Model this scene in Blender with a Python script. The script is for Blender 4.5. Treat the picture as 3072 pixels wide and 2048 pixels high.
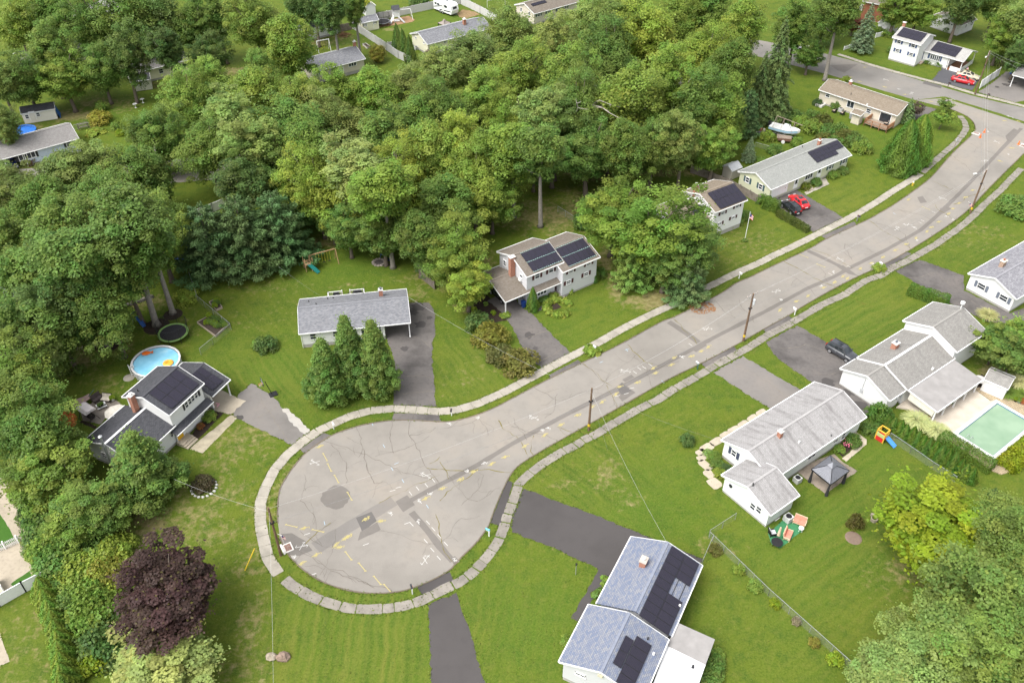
import bpy, math, random
import numpy as np
from mathutils import Vector, Matrix
R = math.radians
SC = bpy.context.scene
COL = SC.collection
for _o in list(bpy.data.objects):
 bpy.data.objects.remove(_o)

# ------------------------------------------------------------------ camera, sky, sun, exposure
CAM_H, CAM_PITCH, CAM_F = 82.0,39.92,2666.4
cam = bpy.data.cameras.new('camera')
cam.sensor_width = 36.0
cam.lens = CAM_F/3072*36.0
cam.clip_start, cam.clip_end = 1.0,2000.0
camo = bpy.data.objects.new('camera', cam)
camo.location = (0,0, CAM_H)
camo.rotation_euler = (R(90 - CAM_PITCH),0,0)
COL.objects.link(camo)
SC.camera = camo

SUN_EL, SUN_AZ = 58.0,-125.0          # azimuth measured from +Y (away from the camera) towards +X
world = bpy.data.worlds.new('World')
SC.world = world
world.use_nodes = True
wn, wl = world.node_tree.nodes, world.node_tree.links
wn.clear()
w_out = wn.new('ShaderNodeOutputWorld'); w_bg = wn.new('ShaderNodeBackground')
w_sky = wn.new('ShaderNodeTexSky'); w_hsv = wn.new('ShaderNodeHueSaturation')
w_sky.sky_type = 'NISHITA'; w_sky.sun_disc = False
w_sky.sun_elevation = R(SUN_EL); w_sky.sun_rotation = R(SUN_AZ)
w_sky.air_density = 1.0; w_sky.dust_density = 4.0; w_sky.ozone_density = 1.0
w_hsv.inputs['Saturation'].default_value = 0.22      # thin even cloud: a pale, nearly neutral sky
w_bg.inputs['Strength'].default_value = 0.15
wl.new(w_sky.outputs[0], w_hsv.inputs['Color']); wl.new(w_hsv.outputs[0], w_bg.inputs[0]); wl.new(w_bg.outputs[0], w_out.inputs[0])
sun = bpy.data.lights.new('sun', 'SUN')
sun.energy = 1.15; sun.angle = R(36); sun.color = (1.0,0.97,0.92)
suno = bpy.data.objects.new('sun', sun); COL.objects.link(suno)
_d = Vector((math.sin(R(SUN_AZ))*math.cos(R(SUN_EL)), math.cos(R(SUN_AZ))*math.cos(R(SUN_EL)), math.sin(R(SUN_EL))))
suno.rotation_euler = _d.to_track_quat('Z', 'Y').to_euler()
SC.view_settings.view_transform = 'Standard'
SC.view_settings.look = 'None'
SC.view_settings.exposure = 1.18
SC.view_settings.gamma = 1.0
SC.render.engine = 'CYCLES'
SC.cycles.max_bounces = 6; SC.cycles.diffuse_bounces = 4; SC.cycles.transparent_max_bounces = 8
SC.cycles.use_denoising = True

# ------------------------------------------------------------------ survey: map reading (0..2352 wide) -> metres on the plane z
_CP, _SP = math.cos(R(CAM_PITCH)), math.sin(R(CAM_PITCH))
_K = 3072/2352
def ray(x, y):
 X = (x*_K - 1536)/CAM_F; Y = (1024 - y*_K)/CAM_F
 return np.array([X, _CP+Y*_SP,-_SP+Y*_CP])
def P(x, y, z=0.0):
 d = ray(x, y); t = (z - CAM_H)/d[2]
 return np.array([d[0]*t, d[1]*t, z])
def T(i, x, y):
 return ((i % 4)*588+x*.25,(i // 4)*392+y*.25)
_V = {1: (2143.75,0,.19536),2: (765.6,0,.18229),3: (1669.1,260.3,.09766),4: (2143.75,803.9,.09768),
      5: (1117.8,528.3,.13183),6: (153.1,872.8,.07813),7: (2182,535.9,.12694),8: (0,252.7,.09276)}
def V(i, x, y):
 a = _V[i]; return (a[0]+x*a[2], a[1]+y*a[2])
def hgt(base, top):
 b = P(*base)
 lo, hi = 0.,40.
 for _ in range(40):
  m = (lo+hi)/2
  v = b + [0,0, m - CAM_H]
  yy = (1024 - CAM_F*(v[1]*_SP+v[2]*_CP)/(v[1]*_CP - v[2]*_SP))/_K
  if yy > top[1]: lo = m
  else: hi = m
 return lo

# ------------------------------------------------------------------ object helpers
ORG = {}
def setp(o, label=None, cat=None, group=None, kind=None):
 if label: o['label'] = label
 if cat: o['category'] = cat
 if group: o['group'] = group
 if kind: o['kind'] = kind
 return o
def thing(name, label, cat, loc=(0,0,0), rz=0.0, group=None):
 o = bpy.data.objects.new(name, None)
 o.empty_display_size = .3
 COL.objects.link(o)
 o.location = loc; o.rotation_euler = (0,0, rz)
 ORG[o.name] = np.array([float(loc[0]), float(loc[1]), float(loc[2])])
 return setp(o, label, cat, group)

class MB:
 """collects faces; build() links them as one mesh object"""
 def __init__(s): s.v = []; s.f = []; s.uv = []; s.m = []; s.n = 0; s.mi = 0
 def add(s, verts, faces, uvs=None):
  b = s.n
  s.v.extend([tuple(map(float, q)) for q in verts]); s.n += len(verts)
  for k, f in enumerate(faces):
   s.f.append(tuple(b+i for i in f)); s.m.append(s.mi)
   s.uv.append(uvs[k] if uvs else None)
  return s
 def box(s, c, size, rz=0.0, M=None):
  x, y, z = [q/2 for q in size]
  pts = [(-x,-y,-z),(x,-y,-z),(x, y,-z),(-x, y,-z),(-x,-y, z),(x,-y, z),(x, y, z),(-x, y, z)]
  ca, sa = math.cos(rz), math.sin(rz)
  if M is not None: pts = [tuple(M @ Vector(q)) for q in pts]
  else: pts = [(a*ca - b*sa, a*sa+b*ca, d) for a, b, d in pts]
  pts = [(a+c[0], b+c[1], d+c[2]) for a, b, d in pts]
  return s.add(pts,[(0,3,2,1),(4,5,6,7),(0,1,5,4),(1,2,6,5),(2,3,7,6),(3,0,4,7)])
 def bar(s, a, b, w, h=None, up=(0,0,1)):
  h = h or w
  a = Vector(a); b = Vector(b); d = (b - a)
  L = d.length
  if L < 1e-6: return s
  d /= L; up = Vector(up)
  if abs(d.dot(up)) > .98: up = Vector((1,0,0))
  x = d.cross(up).normalized(); z = x.cross(d).normalized()
  pts = []
  for e in (a, b):
   for i, j in ((-1,-1),(1,-1),(1,1),(-1,1)):
    pts.append(tuple(e+x*(i*w/2)+z*(j*h/2)))
  return s.add(pts,[(3,2,1,0),(4,5,6,7),(0,1,5,4),(1,2,6,5),(2,3,7,6),(3,0,4,7)])
 def tube(s, pts, r, n=6, cap=True):
  pts = [Vector(p) for p in pts]
  rs = r if hasattr(r, '__len__') else [r]*len(pts)
  rings = []
  for i, p in enumerate(pts):
   d = (pts[min(i+1, len(pts) - 1)] - pts[max(i - 1,0)]).normalized()
   up = Vector((0,0,1)) if abs(d.z) < .95 else Vector((1,0,0))
   x = d.cross(up).normalized(); y = d.cross(x).normalized()
   rings.append([tuple(p+(x*math.cos(2*math.pi*k/n)+y*math.sin(2*math.pi*k/n))*rs[i]) for k in range(n)])
  vv = [q for rg in rings for q in rg]
  ff = [(i*n+k, i*n+(k+1) % n,(i+1)*n+(k+1) % n,(i+1)*n+k) for i in range(len(pts) - 1) for k in range(n)]
  if cap:
   ff.append(tuple(range(n))[::-1]); ff.append(tuple((len(pts) - 1)*n+k for k in range(n)))
  return s.add(vv, ff)
 def lathe(s, prof, n=16, c=(0,0,0), sx=1.0, sy=1.0, cap=True):
  vv = [(c[0]+r*sx*math.cos(2*math.pi*k/n), c[1]+r*sy*math.sin(2*math.pi*k/n), c[2]+z) for r, z in prof for k in range(n)]
  ff = [(i*n+k, i*n+(k+1) % n,(i+1)*n+(k+1) % n,(i+1)*n+k) for i in range(len(prof) - 1) for k in range(n)]
  if cap:
   ff.append(tuple(range(n))[::-1]); ff.append(tuple((len(prof) - 1)*n+k for k in range(n)))
  return s.add(vv, ff)
 def prism(s, poly, z0, z1):
  n = len(poly)
  vv = [(p[0], p[1], z0) for p in poly] + [(p[0], p[1], z1) for p in poly]
  a = sum(poly[i][0]*poly[(i+1) % n][1] - poly[(i+1) % n][0]*poly[i][1] for i in range(n))
  ff = [tuple(range(n,2*n)), tuple(range(n))[::-1]] + [(i,(i+1) % n, n+(i+1) % n, n+i) for i in range(n)]
  if a < 0: ff = [f[::-1] for f in ff]
  return s.add(vv, ff)
 def loft(s, rings, closed=True, cap=True):
  n = len(rings[0])
  vv = [q for rg in rings for q in rg]
  m = n if closed else n - 1
  ff = [(i*n+k, i*n+(k+1) % n,(i+1)*n+(k+1) % n,(i+1)*n+k) for i in range(len(rings) - 1) for k in range(m)]
  if cap:
   ff.append(tuple(range(n))[::-1]); ff.append(tuple((len(rings) - 1)*n+k for k in range(n)))
  return s.add(vv, ff)
 def mesh(s, name, mats, off=(0,0,0), smooth=False):
  me = bpy.data.meshes.new(name)
  o = off
  me.from_pydata([(a - o[0], b - o[1], c - o[2]) for a, b, c in s.v],[], s.f)
  for m in (mats if isinstance(mats,(list, tuple)) else [mats]): me.materials.append(m)
  if any(s.m): me.polygons.foreach_set('material_index', s.m)
  if any(u is not None for u in s.uv):
   ul = me.uv_layers.new(name='UVMap')
   fl = []
   for f, u in zip(s.f, s.uv):
    for k in range(len(f)): fl.extend(u[k] if u else (0.,0.))
   ul.data.foreach_set('uv', fl)
  if smooth: me.polygons.foreach_set('use_smooth',[True]*len(me.polygons))
  me.update()
  return me
 def build(s, name, mats, parent=None, smooth=False, loc=None, **kw):
  """vertices are given in the parent's frame when the parent was made with local=True coords, else in the world"""
  off = ORG.get(parent.name, np.zeros(3)) if parent is not None else np.zeros(3)
  if loc is not None and parent is None: off = np.array([float(q) for q in loc])
  me = s.mesh(name, mats, off, smooth)
  o = bpy.data.objects.new(name, me)
  COL.objects.link(o)
  if parent is not None: o.parent = parent
  elif loc is not None: o.location = loc
  ORG[o.name] = off
  return setp(o, **kw)
def local(o):
 """from here on children of o are given in o's own frame"""
 ORG[o.name] = np.zeros(3); return o
def share(name, me, parent=None, loc=(0,0,0), rz=0.0, sc=None):
 o = bpy.data.objects.new(name, me); COL.objects.link(o)
 o.parent = parent; o.location = loc; o.rotation_euler = (0,0, rz)
 if sc is not None: o.scale = sc
 return o
_kids = {}
def copy_tree(o, parent=None):
 c = o.copy(); COL.objects.link(c); c.parent = parent
 for ch in o.children: copy_tree(ch, c)
 return c

# ------------------------------------------------------------------ materials
MATS = {}; RIDGE_COL = {}
def _ramp(nt, fac, stops):
 r = nt.nodes.new('ShaderNodeValToRGB')
 el = r.color_ramp.elements
 while len(el) < len(stops): el.new(.5)
 for e,(p, c) in zip(el, stops):
  e.position = p; e.color = (*c,1) if len(c) == 3 else c
 nt.links.new(fac, r.inputs[0]); return r.outputs[0]
class NT:
 def __init__(s, name, rough=.7, spec=.3, metal=0.0):
  s.m = bpy.data.materials.new(name); s.m.use_nodes = True
  s.t = s.m.node_tree; s.b = s.t.nodes['Principled BSDF']
  s.b.inputs['Roughness'].default_value = rough; s.b.inputs['Specular IOR Level'].default_value = spec
  s.b.inputs['Metallic'].default_value = metal
 def n(s, t, **kw):
  q = s.t.nodes.new(t)
  for k, v in kw.items(): setattr(q, k, v)
  return q
 def l(s, a, b): s.t.links.new(a, b)
 def coord(s, which='Object', scale=(1,1,1), rot=(0,0,0)):
  if which == 'Position': o = s.n('ShaderNodeNewGeometry').outputs['Position']
  elif which == 'UV': o = s.n('ShaderNodeUVMap').outputs[0]
  else: o = s.n('ShaderNodeTexCoord').outputs[which]
  if scale == (1,1,1) and rot == (0,0,0): return o
  mp = s.n('ShaderNodeMapping'); mp.inputs['Scale'].default_value = scale; mp.inputs['Rotation'].default_value = rot
  s.l(o, mp.inputs[0]); return mp.outputs[0]
 def noise(s, co, scale, detail=3, rough=.55, out='Fac'):
  q = s.n('ShaderNodeTexNoise'); q.inputs['Scale'].default_value = scale; q.inputs['Detail'].default_value = detail
  q.inputs['Roughness'].default_value = rough
  if co is not None: s.l(co, q.inputs['Vector'])
  return q.outputs[out]
 def math(s, op, a, b=None, c=None, clamp=False):
  q = s.n('ShaderNodeMath', operation=op); q.use_clamp = clamp
  for i, x in enumerate((a, b, c)):
   if x is None: continue
   if isinstance(x,(int, float)): q.inputs[i].default_value = x
   else: s.l(x, q.inputs[i])
  return q.outputs[0]
 def mix(s, fac, a, b, mode='MIX'):
  q = s.n('ShaderNodeMix', data_type='RGBA', blend_type=mode)
  for i, x in ((0, fac),(6, a),(7, b)):
   if isinstance(x,(int, float)): q.inputs[i].default_value = x
   elif isinstance(x, tuple): q.inputs[i].default_value = (*x,1) if len(x) == 3 else x
   else: s.l(x, q.inputs[i])
  return q.outputs[2]
 def ramp(s, fac, stops): return _ramp(s.t, fac, stops)
 def base(s, c):
  if isinstance(c, tuple): s.b.inputs['Base Color'].default_value = (*c,1)
  else: s.l(c, s.b.inputs['Base Color'])
  return s
 def bump(s, h, strength=.4, dist=.02):
  q = s.n('ShaderNodeBump'); q.inputs['Strength'].default_value = strength; q.inputs['Distance'].default_value = dist
  s.l(h, q.inputs['Height']); s.l(q.outputs[0], s.b.inputs['Normal']); return s
def mul(c, k): return tuple(min(1, x*k) for x in c)
def plain(name, col, rough=.6, spec=.3, metal=0.0, var=.12, vs=3.0):
 """painted or solid surface with slight unevenness"""
 if name in MATS: return MATS[name]
 t = NT(name, rough, spec, metal)
 f = t.noise(t.coord('Object'), vs,4)
 t.base(t.ramp(f,[(.3, mul(col,1 - var)),(.7, mul(col,1+var*.6))]))
 MATS[name] = t.m; return t.m
def mat_wall(name, col, course=.2, dirt=(.35,.33,.28), brick=None):
 if name in MATS: return MATS[name]
 t = NT(name,.55,.3)
 uv = t.coord('UV')
 sep = t.n('ShaderNodeSeparateXYZ'); t.l(uv, sep.inputs[0])
 fr = t.math('FRACT', t.math('DIVIDE', sep.outputs[1], course))
 lap = t.math('LESS_THAN', fr,.14)
 c0 = t.mix(t.math('MULTIPLY', lap,.16), col, mul(col,.55))
 big = t.noise(t.coord('Position',(1,1,2.5)),.9,4)
 c1 = t.mix(t.math('MULTIPLY', t.math('SUBTRACT', big,.52, clamp=True),.9), c0, mul(col,.82))
 t.base(c1); t.bump(fr,.35,.015)
 MATS[name] = t.m; return t.m
def mat_roof(name, a, b, streak=(.2,.19,.18), st=.35, tab=(.33,.145), scatter=.5):
 """asphalt shingles: u along the eave, v down the slope, metres"""
 if name in MATS: return MATS[name]
 t = NT(name,.9,.15)
 uv = t.coord('UV')
 br = t.n('ShaderNodeTexBrick'); br.offset = .5
 t.l(uv, br.inputs['Vector'])
 br.inputs['Scale'].default_value = 1.0; br.inputs['Brick Width'].default_value = tab[0]; br.inputs['Row Height'].default_value = tab[1]
 br.inputs['Mortar Size'].default_value = .012; br.inputs['Mortar Smooth'].default_value = .2; br.inputs['Bias'].default_value = 0
 br.inputs['Color1'].default_value = (*a,1); br.inputs['Color2'].default_value = (*b,1); br.inputs['Mortar'].default_value = (*mul(a,.5),1)
 c = br.outputs['Color']
 fine = t.noise(t.coord('UV'),9,3,.7)
 c = t.mix(t.math('MULTIPLY', t.math('SUBTRACT', fine,.45, clamp=True),1.6*scatter), c, mul(b,1.25))
 sn = t.noise(t.coord('UV',(1.2,.22,1)),1.1,5,.6)
 sf = t.math('MULTIPLY', t.math('SUBTRACT', sn,.47, clamp=True),4.0*st, clamp=True)
 c = t.mix(sf, c, streak)
 lg = t.noise(t.coord('UV'),.35,2)
 c = t.mix(t.math('MULTIPLY', t.math('SUBTRACT', lg,.45, clamp=True),.8), c, mul(a,.8))
 t.base(c); t.bump(br.outputs['Fac'],.25,.01)
 MATS[name] = t.m; RIDGE_COL[name] = tuple((x+y)/2*1.08 for x, y in zip(a, b)); return t.m
def mat_brick(name='chimney_brick', a=(.36,.13,.07), b=(.25,.08,.045), mortar=(.4,.36,.31)):
 if name in MATS: return MATS[name]
 t = NT(name,.85,.2)
 co = t.coord('UV')
 br = t.n('ShaderNodeTexBrick'); t.l(co, br.inputs['Vector'])
 br.inputs['Scale'].default_value = 1; br.inputs['Brick Width'].default_value = .21; br.inputs['Row Height'].default_value = .075
 br.inputs['Mortar Size'].default_value = .008
 for k, c in (('Color1', a),('Color2', b),('Mortar', mortar)): br.inputs[k].default_value = (*c,1)
 n = t.noise(t.coord('Object'),5,3)
 t.base(t.mix(t.math('MULTIPLY', n,.35), br.outputs['Color'], mul(a,1.3)))
 t.bump(br.outputs['Fac'],.3,.01)
 MATS[name] = t.m; return t.m
def mat_asphalt(name, col, var=.25, blot=.12, warm=(1.05,1.0,.94), sp=1.0):
 if name in MATS: return MATS[name]
 t = NT(name,.92,.15)
 p = t.coord('Position')
 n1 = t.noise(p,.08*sp,4,.6); n2 = t.noise(p,.9*sp,5,.65); n3 = t.noise(p,14,3,.7)
 c = t.ramp(n1,[(.32, mul(col,1 - var)),(.5, col),(.7, tuple(x*w for x, w in zip(mul(col,1+var*.5), warm)))])
 c = t.mix(t.math('MULTIPLY', t.math('SUBTRACT', n2,.5, clamp=True),1.6), c, mul(col,1 - blot*2.2))
 c = t.mix(t.math('MULTIPLY', t.math('SUBTRACT', n3,.42, clamp=True),1.0), c, mul(col,1.35))
 t.base(c); t.bump(n3,.25,.01)
 MATS[name] = t.m; return t.m
def mat_concrete(name, col, var=.2):
 if name in MATS: return MATS[name]
 t = NT(name,.85,.2)
 oi = t.n('ShaderNodeObjectInfo')
 p = t.coord('Position')
 n1 = t.noise(p,.7,5,.65); n2 = t.noise(p,7,4,.7)
 c = t.ramp(n1,[(.3, mul(col,1 - var*1.5)),(.55, col),(.75, mul(col,1+var*.4))])
 c = t.mix(t.math('MULTIPLY', t.math('SUBTRACT', n2,.5, clamp=True),1.4), c, mul(col,.6))
 c = t.mix(t.math('MULTIPLY', oi.outputs['Random'],.35), c, mul(col,.62))
 t.base(c); t.bump(n2,.2,.01)
 MATS[name] = t.m; return t.m
def mat_leaf(name='leaf', transl=.46, spread=.55, rough=.5, spec=.25):
 """foliage: the crown's own colour (object colour), varied leaf by leaf"""
 if name in MATS: return MATS[name]
 t = NT(name, rough, spec)
 oi = t.n('ShaderNodeObjectInfo')
 at = t.n('ShaderNodeAttribute', attribute_name='lv')
 sp = t.n('ShaderNodeSeparateColor'); t.l(at.outputs['Color'], sp.inputs[0])
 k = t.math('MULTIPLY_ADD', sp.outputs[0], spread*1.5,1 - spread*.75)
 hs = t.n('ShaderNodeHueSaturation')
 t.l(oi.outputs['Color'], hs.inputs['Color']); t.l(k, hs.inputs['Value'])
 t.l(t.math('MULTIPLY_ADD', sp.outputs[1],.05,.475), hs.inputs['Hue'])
 col = t.mix(t.math('MULTIPLY', t.math('SUBTRACT', sp.outputs[2],.93, clamp=True),6), hs.outputs[0],(.30,.32,.04))
 t.base(col)
 tr = t.n('ShaderNodeBsdfTranslucent'); t.l(col, tr.inputs[0])
 mx = t.n('ShaderNodeMixShader'); mx.inputs[0].default_value = transl
 out = t.t.nodes['Material Output']
 t.l(t.b.outputs[0], mx.inputs[1]); t.l(tr.outputs[0], mx.inputs[2]); t.l(mx.outputs[0], out.inputs[0])
 MATS[name] = t.m; return t.m
def mat_bark(name='bark', col=(.16,.13,.105)):
 if name in MATS: return MATS[name]
 t = NT(name,.9,.1)
 n = t.noise(t.coord('Object',(6,6,1.2)),2.0,5,.7)
 t.base(t.ramp(n,[(.3, mul(col,.5)),(.6, col),(.8, mul(col,1.5))])); t.bump(n,.6,.05)
 MATS[name] = t.m; return t.m
def mat_glass(name='window_glass', col=(.026,.031,.037)):
 if name in MATS: return MATS[name]
 t = NT(name,.12,.28)
 n = t.noise(t.coord('Object'),.8,2)
 t.base(t.ramp(n,[(.35, mul(col,.6)),(.65, mul(col,1.8))]))
 MATS[name] = t.m; return t.m
def mat_solar(name='solar_cells'):
 if name in MATS: return MATS[name]
 t = NT(name,.3,.3)
 br = t.n('ShaderNodeTexBrick'); br.offset = 0
 t.l(t.coord('UV'), br.inputs['Vector'])
 br.inputs['Scale'].default_value = 1; br.inputs['Brick Width'].default_value = .16; br.inputs['Row Height'].default_value = .16
 br.inputs['Mortar Size'].default_value = .006
 for k, c in (('Color1',(.018,.017,.028)),('Color2',(.026,.022,.034)),('Mortar',(.045,.043,.055))): br.inputs[k].default_value = (*c,1)
 t.base(br.outputs['Color'])
 MATS[name] = t.m; return t.m
WHITE = plain('white_trim',(.78,.78,.77),.45,.35, var=.06)
# ------------------------------------------------------------------ ground
rng = np.random.default_rng(7)
random.seed(7)
GZ = {'drive': .008, 'street': .012, 'patch': .016, 'trench': .020, 'crack': .024, 'paint': .028}

def smooth_noise(x, y, s, seed):
 """cheap value noise for painting the lawns"""
 def h(i, j):
  n = np.sin(i*127.1+j*311.7+seed*74.7)*43758.5453
  return n - np.floor(n)
 xs, ys = x/s, y/s
 i, j = np.floor(xs), np.floor(ys); f, g = xs - i, ys - j
 f = f*f*(3 - 2*f); g = g*g*(3 - 2*g)
 return (h(i, j)*(1 - f)+h(i+1, j)*f)*(1 - g)+(h(i, j+1)*(1 - f)+h(i+1, j+1)*f)*g

# bare and dry spots,(map x, map y, radius x m, radius y m, strength)
DRY = [(560,1010,6,5,.5),(500,1060,4,3,.45),(430,1180,5,4,.55),(520,1130,4,3,.5),(345,1195,3,2.5,.9),(250,1265,3,2,1.0),
       (600,1165,3,3,.6),(570,1300,3,5,.5),(575,1430,2,6,.55),(560,1530,3,3,.5),(480,1230,6,3,.5),(420,1140,3,2,.5),
       (1440,460,6,9,.8),(1330,470,7,8,.7),(1260,500,8,7,.75),(1180,500,6,5,.6),(1420,650,2.2,6,.85),(1390,600,2,4,.8),(1500,690,5,2.5,1.0),
       (1100,600,4,4,.6),(1000,640,8,2.5,.6),(960,680,3,3,.55),(1010,660,3,2,.5),(800,655,5,1.5,.4),(730,560,5,3,.7),
       (1740,560,8,6,.35),(1700,540,5,4,.3),(1650,600,6,3,.3),(2190,520,8,5,.3),(2260,530,6,4,.35),(2200,560,8,3,.3),
       (150,265,7,3,.9),(60,300,6,4,.9),(230,235,5,3,.8),(280,240,6,5,.5),(350,195,6,3,.6),(530,165,8,2.5,.8),(430,170,6,3,.7),
       (720,95,7,4,.7),(790,85,5,3,.6),(820,110,6,4,.4),(1290,30,5,2,.9),(1330,22,4,2,.9),(900,68,3,1.5,.8),
       (1450,385,7,3,1.0),(1520,395,6,2,1.0),(1600,395,6,2,.7),(1350,405,6,3,.9),(230,805,6,3,.7),(180,830,4,3,.8),(320,690,6,3,.7),
       (240,880,4,3,.45),(390,760,5,4,.4),(60,400,6,4,.6),(1390,1080,2,4,.55),(1440,1140,2,3,.5),(1290,1110,3,2,.4),(1640,1255,3,2,.45),
       (1350,1260,3,1.5,.5),(2050,1330,5,4,.3),(1120,820,3,5,.3),(1060,870,4,3,.3),(2110,1500,4,3,.5),(2100,1310,4,3,.55),(1950,900,2,2,.3),
       (1860,145,4,3,.5),(1920,250,4,3,.25),(2080,400,3,2,.35),(30,1560,6,5,.3),(80,1450,5,6,.35),(2290,1250,5,3,.2),(660,1090,1.2,3,.7),(640,1130,1,3,.7),
       (2050,1010,1,1,.2),(600,660,7,3,.35),(560,740,6,4,.25),(640,720,6,5,.2),(1080,700,3,2,.8),(2270,850,2,2,.9),(1930,500,5,3,.2)]
# mowing direction: (map x, map y, radius m, direction degrees in plan, strength)
MOW = [(800,1490,13,90,1.0),(690,1440,6,95,.6),(1960,740,9,34,1.0),(1900,700,6,34,.9),(2030,690,6,34,.8),(1900,1120,12,36,.7),(2000,1380,16,36,.6),(1850,1260,8,36,.5),
       (1740,560,9,36,1.0),(1680,600,7,36,.9),(1090,840,8,118,.9),(1060,880,6,118,.8),(600,880,10,125,.7),(650,700,10,125,.4),(1350,1060,10,128,.8),(1300,1120,9,135,.9),
       (1480,1000,10,33,.5),(1950,460,9,36,.6),(2230,560,10,36,.5),(80,1480,8,100,.6),(1380,760,9,36,.4),(2150,300,9,60,.35),(2050,120,10,150,.6),(1010,40,14,40,.5),
       (2320,1230,8,36,1.0),(1800,1400,10,60,.4),(1190,1450,9,80,.5),(1560,1480,8,70,.3),(970,560,9,20,.3)]
# lusher spots
LUSH = [(1830,1190,9,.7),(1500,1150,9,.5),(1460,1180,6,.6),(1560,1090,6,.4),(640,860,7,.6),(560,900,5,.5),(880,730,6,.3),(1000,60,16,.8),(2010,140,12,.5),(1930,1050,8,.6),(1780,1330,8,.4),
  (1350,740,9,.35),(2060,300,14,.35),(1260,1440,7,.7),(1200,1400,5,.5),(780,610,12,.45),(230,260,6,.5),(300,330,7,.5),(2320,1230,8,.4),(1960,720,10,.4),(850,1500,12,.4),(2290,480,8,.3)]

def build_ground():
 def axis(lo, hi, step, far):
  inner = np.arange(lo, hi+.01, step)
  outer = np.array([20,50,100,200,400.])
  return np.concatenate([lo - outer[::-1], inner, hi+outer])
 xs = axis(-150,150,.8,400); ys = axis(36,262,.8,400)
 X, Y = np.meshgrid(xs, ys)
 nx, ny = len(xs), len(ys)
 x, y = X.ravel(), Y.ravel()
 dry = np.zeros_like(x); st = np.zeros_like(x); ca = np.zeros_like(x); sa = np.zeros_like(x); lush = np.zeros_like(x)
 wob = smooth_noise(x, y,2.2,1)*.6+smooth_noise(x, y,.9,2)*.5
 for mx, my, rx, ry, k in DRY:
  p = P(mx, my)
  d = np.sqrt(((x - p[0])/rx) ** 2+((y - p[1])/ry) ** 2)+(wob - .5)*.9
  dry = np.maximum(dry, k*np.clip(1.35 - d,0,1))
 for mx, my, r, a, k in MOW:
  p = P(mx, my)
  d = np.hypot(x - p[0], y - p[1])/r
  w = k*np.clip(1.6 - 1.3*d,0,1)
  b = w > st
  st = np.where(b, w, st); ca = np.where(b, math.cos(R(a))*.5+.5, ca); sa = np.where(b, math.sin(R(a))*.5+.5, sa)
 for mx, my, r, k in LUSH:
  p = P(mx, my)
  d = np.hypot(x - p[0], y - p[1])/r+(wob - .5)*.8
  lush = np.maximum(lush, k*np.clip(1.4 - 1.2*d,0,1))
 me = bpy.data.meshes.new('ground')
 z = np.zeros_like(x)
 i = np.arange(nx - 1)[None, :]+np.arange(ny - 1)[:, None]*nx
 f = np.stack([i, i+1, i+1+nx, i+nx],-1).reshape(-1,4)
 me.from_pydata(np.stack([x, y, z],1).tolist(),[], f.tolist())
 a = me.color_attributes.new('lawn', 'FLOAT_COLOR', 'POINT')
 a.data.foreach_set('color', np.stack([dry, st, lush, np.ones_like(dry)],1).astype(np.float32).ravel())
 a = me.color_attributes.new('mow', 'FLOAT_COLOR', 'POINT')
 a.data.foreach_set('color', np.stack([ca, sa, np.zeros_like(ca), np.ones_like(ca)],1).astype(np.float32).ravel())
 t = NT('lawn_grass',.85,.15)
 p = t.coord('Position')
 at = t.n('ShaderNodeAttribute', attribute_name='lawn'); am = t.n('ShaderNodeAttribute', attribute_name='mow')
 s1 = t.n('ShaderNodeSeparateColor'); t.l(at.outputs['Color'], s1.inputs[0])
 s2 = t.n('ShaderNodeSeparateColor'); t.l(am.outputs['Color'], s2.inputs[0])
 sp = t.n('ShaderNodeSeparateXYZ'); t.l(p, sp.inputs[0])
 n1 = t.noise(p,.055,5,.6); n2 = t.noise(p,.5,6,.65); n3 = t.noise(p,4.5,4,.75); n4 = t.noise(p,1.6,4,.6)
 n5 = t.noise(p,1.15,7,.7); n6 = t.noise(p,.18,5,.65); n7 = t.noise(p,11.0,3,.8)
 c = t.ramp(n1,[(.3,(0.055,0.099,0.008)),(.5,(0.075,0.114,0.009)),(.7,(0.101,0.125,0.012))])
 c = t.mix(t.math('MULTIPLY', t.math('SUBTRACT', n6,.5, clamp=True),3.2, clamp=True), c,(0.106,0.129,0.014))
 c = t.mix(t.math('MULTIPLY', t.math('SUBTRACT', n2,.46, clamp=True),5.0, clamp=True), c,(0.046,0.088,0.008))
 c = t.mix(t.math('MULTIPLY', t.math('SUBTRACT', n5,.52, clamp=True),5.0, clamp=True), c,(0.124,0.134,0.024))
 c = t.mix(t.math('MULTIPLY', s1.outputs[2],.7), c, t.mix(n4,(0.040,0.101,0.008),(0.070,0.133,0.011)))
 # mowing bands across the mowing direction, broken up so that no line is even
 cx = t.math('MULTIPLY_ADD', s2.outputs[0],2,-1); sy = t.math('MULTIPLY_ADD', s2.outputs[1],2,-1)
 dd = t.math('ADD', t.math('MULTIPLY', sp.outputs[0], sy), t.math('MULTIPLY', t.math('MULTIPLY', sp.outputs[1], cx),-1))
 dl = t.math('ADD', t.math('MULTIPLY', sp.outputs[0], cx), t.math('MULTIPLY', sp.outputs[1], sy))
 dd = t.math('MULTIPLY_ADD', t.noise(p,.22,3),1.6, dd)
 cb = t.n('ShaderNodeCombineXYZ'); t.l(t.math('MULTIPLY', dd,1.0), cb.inputs[0]); t.l(t.math('MULTIPLY', dl,.045), cb.inputs[1])
 band = t.noise(cb.outputs[0],1.15,4,.62)
 wv = t.math('SINE', t.math('MULTIPLY', dd,2*math.pi/.95))
 amt = s1.outputs[1]
 c = t.mix(t.math('MULTIPLY', t.math('MULTIPLY', t.math('SUBTRACT', band,.5, clamp=True),4.5, clamp=True), t.math('MULTIPLY', amt,.9)), c,(0.129,0.141,0.022))
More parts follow.
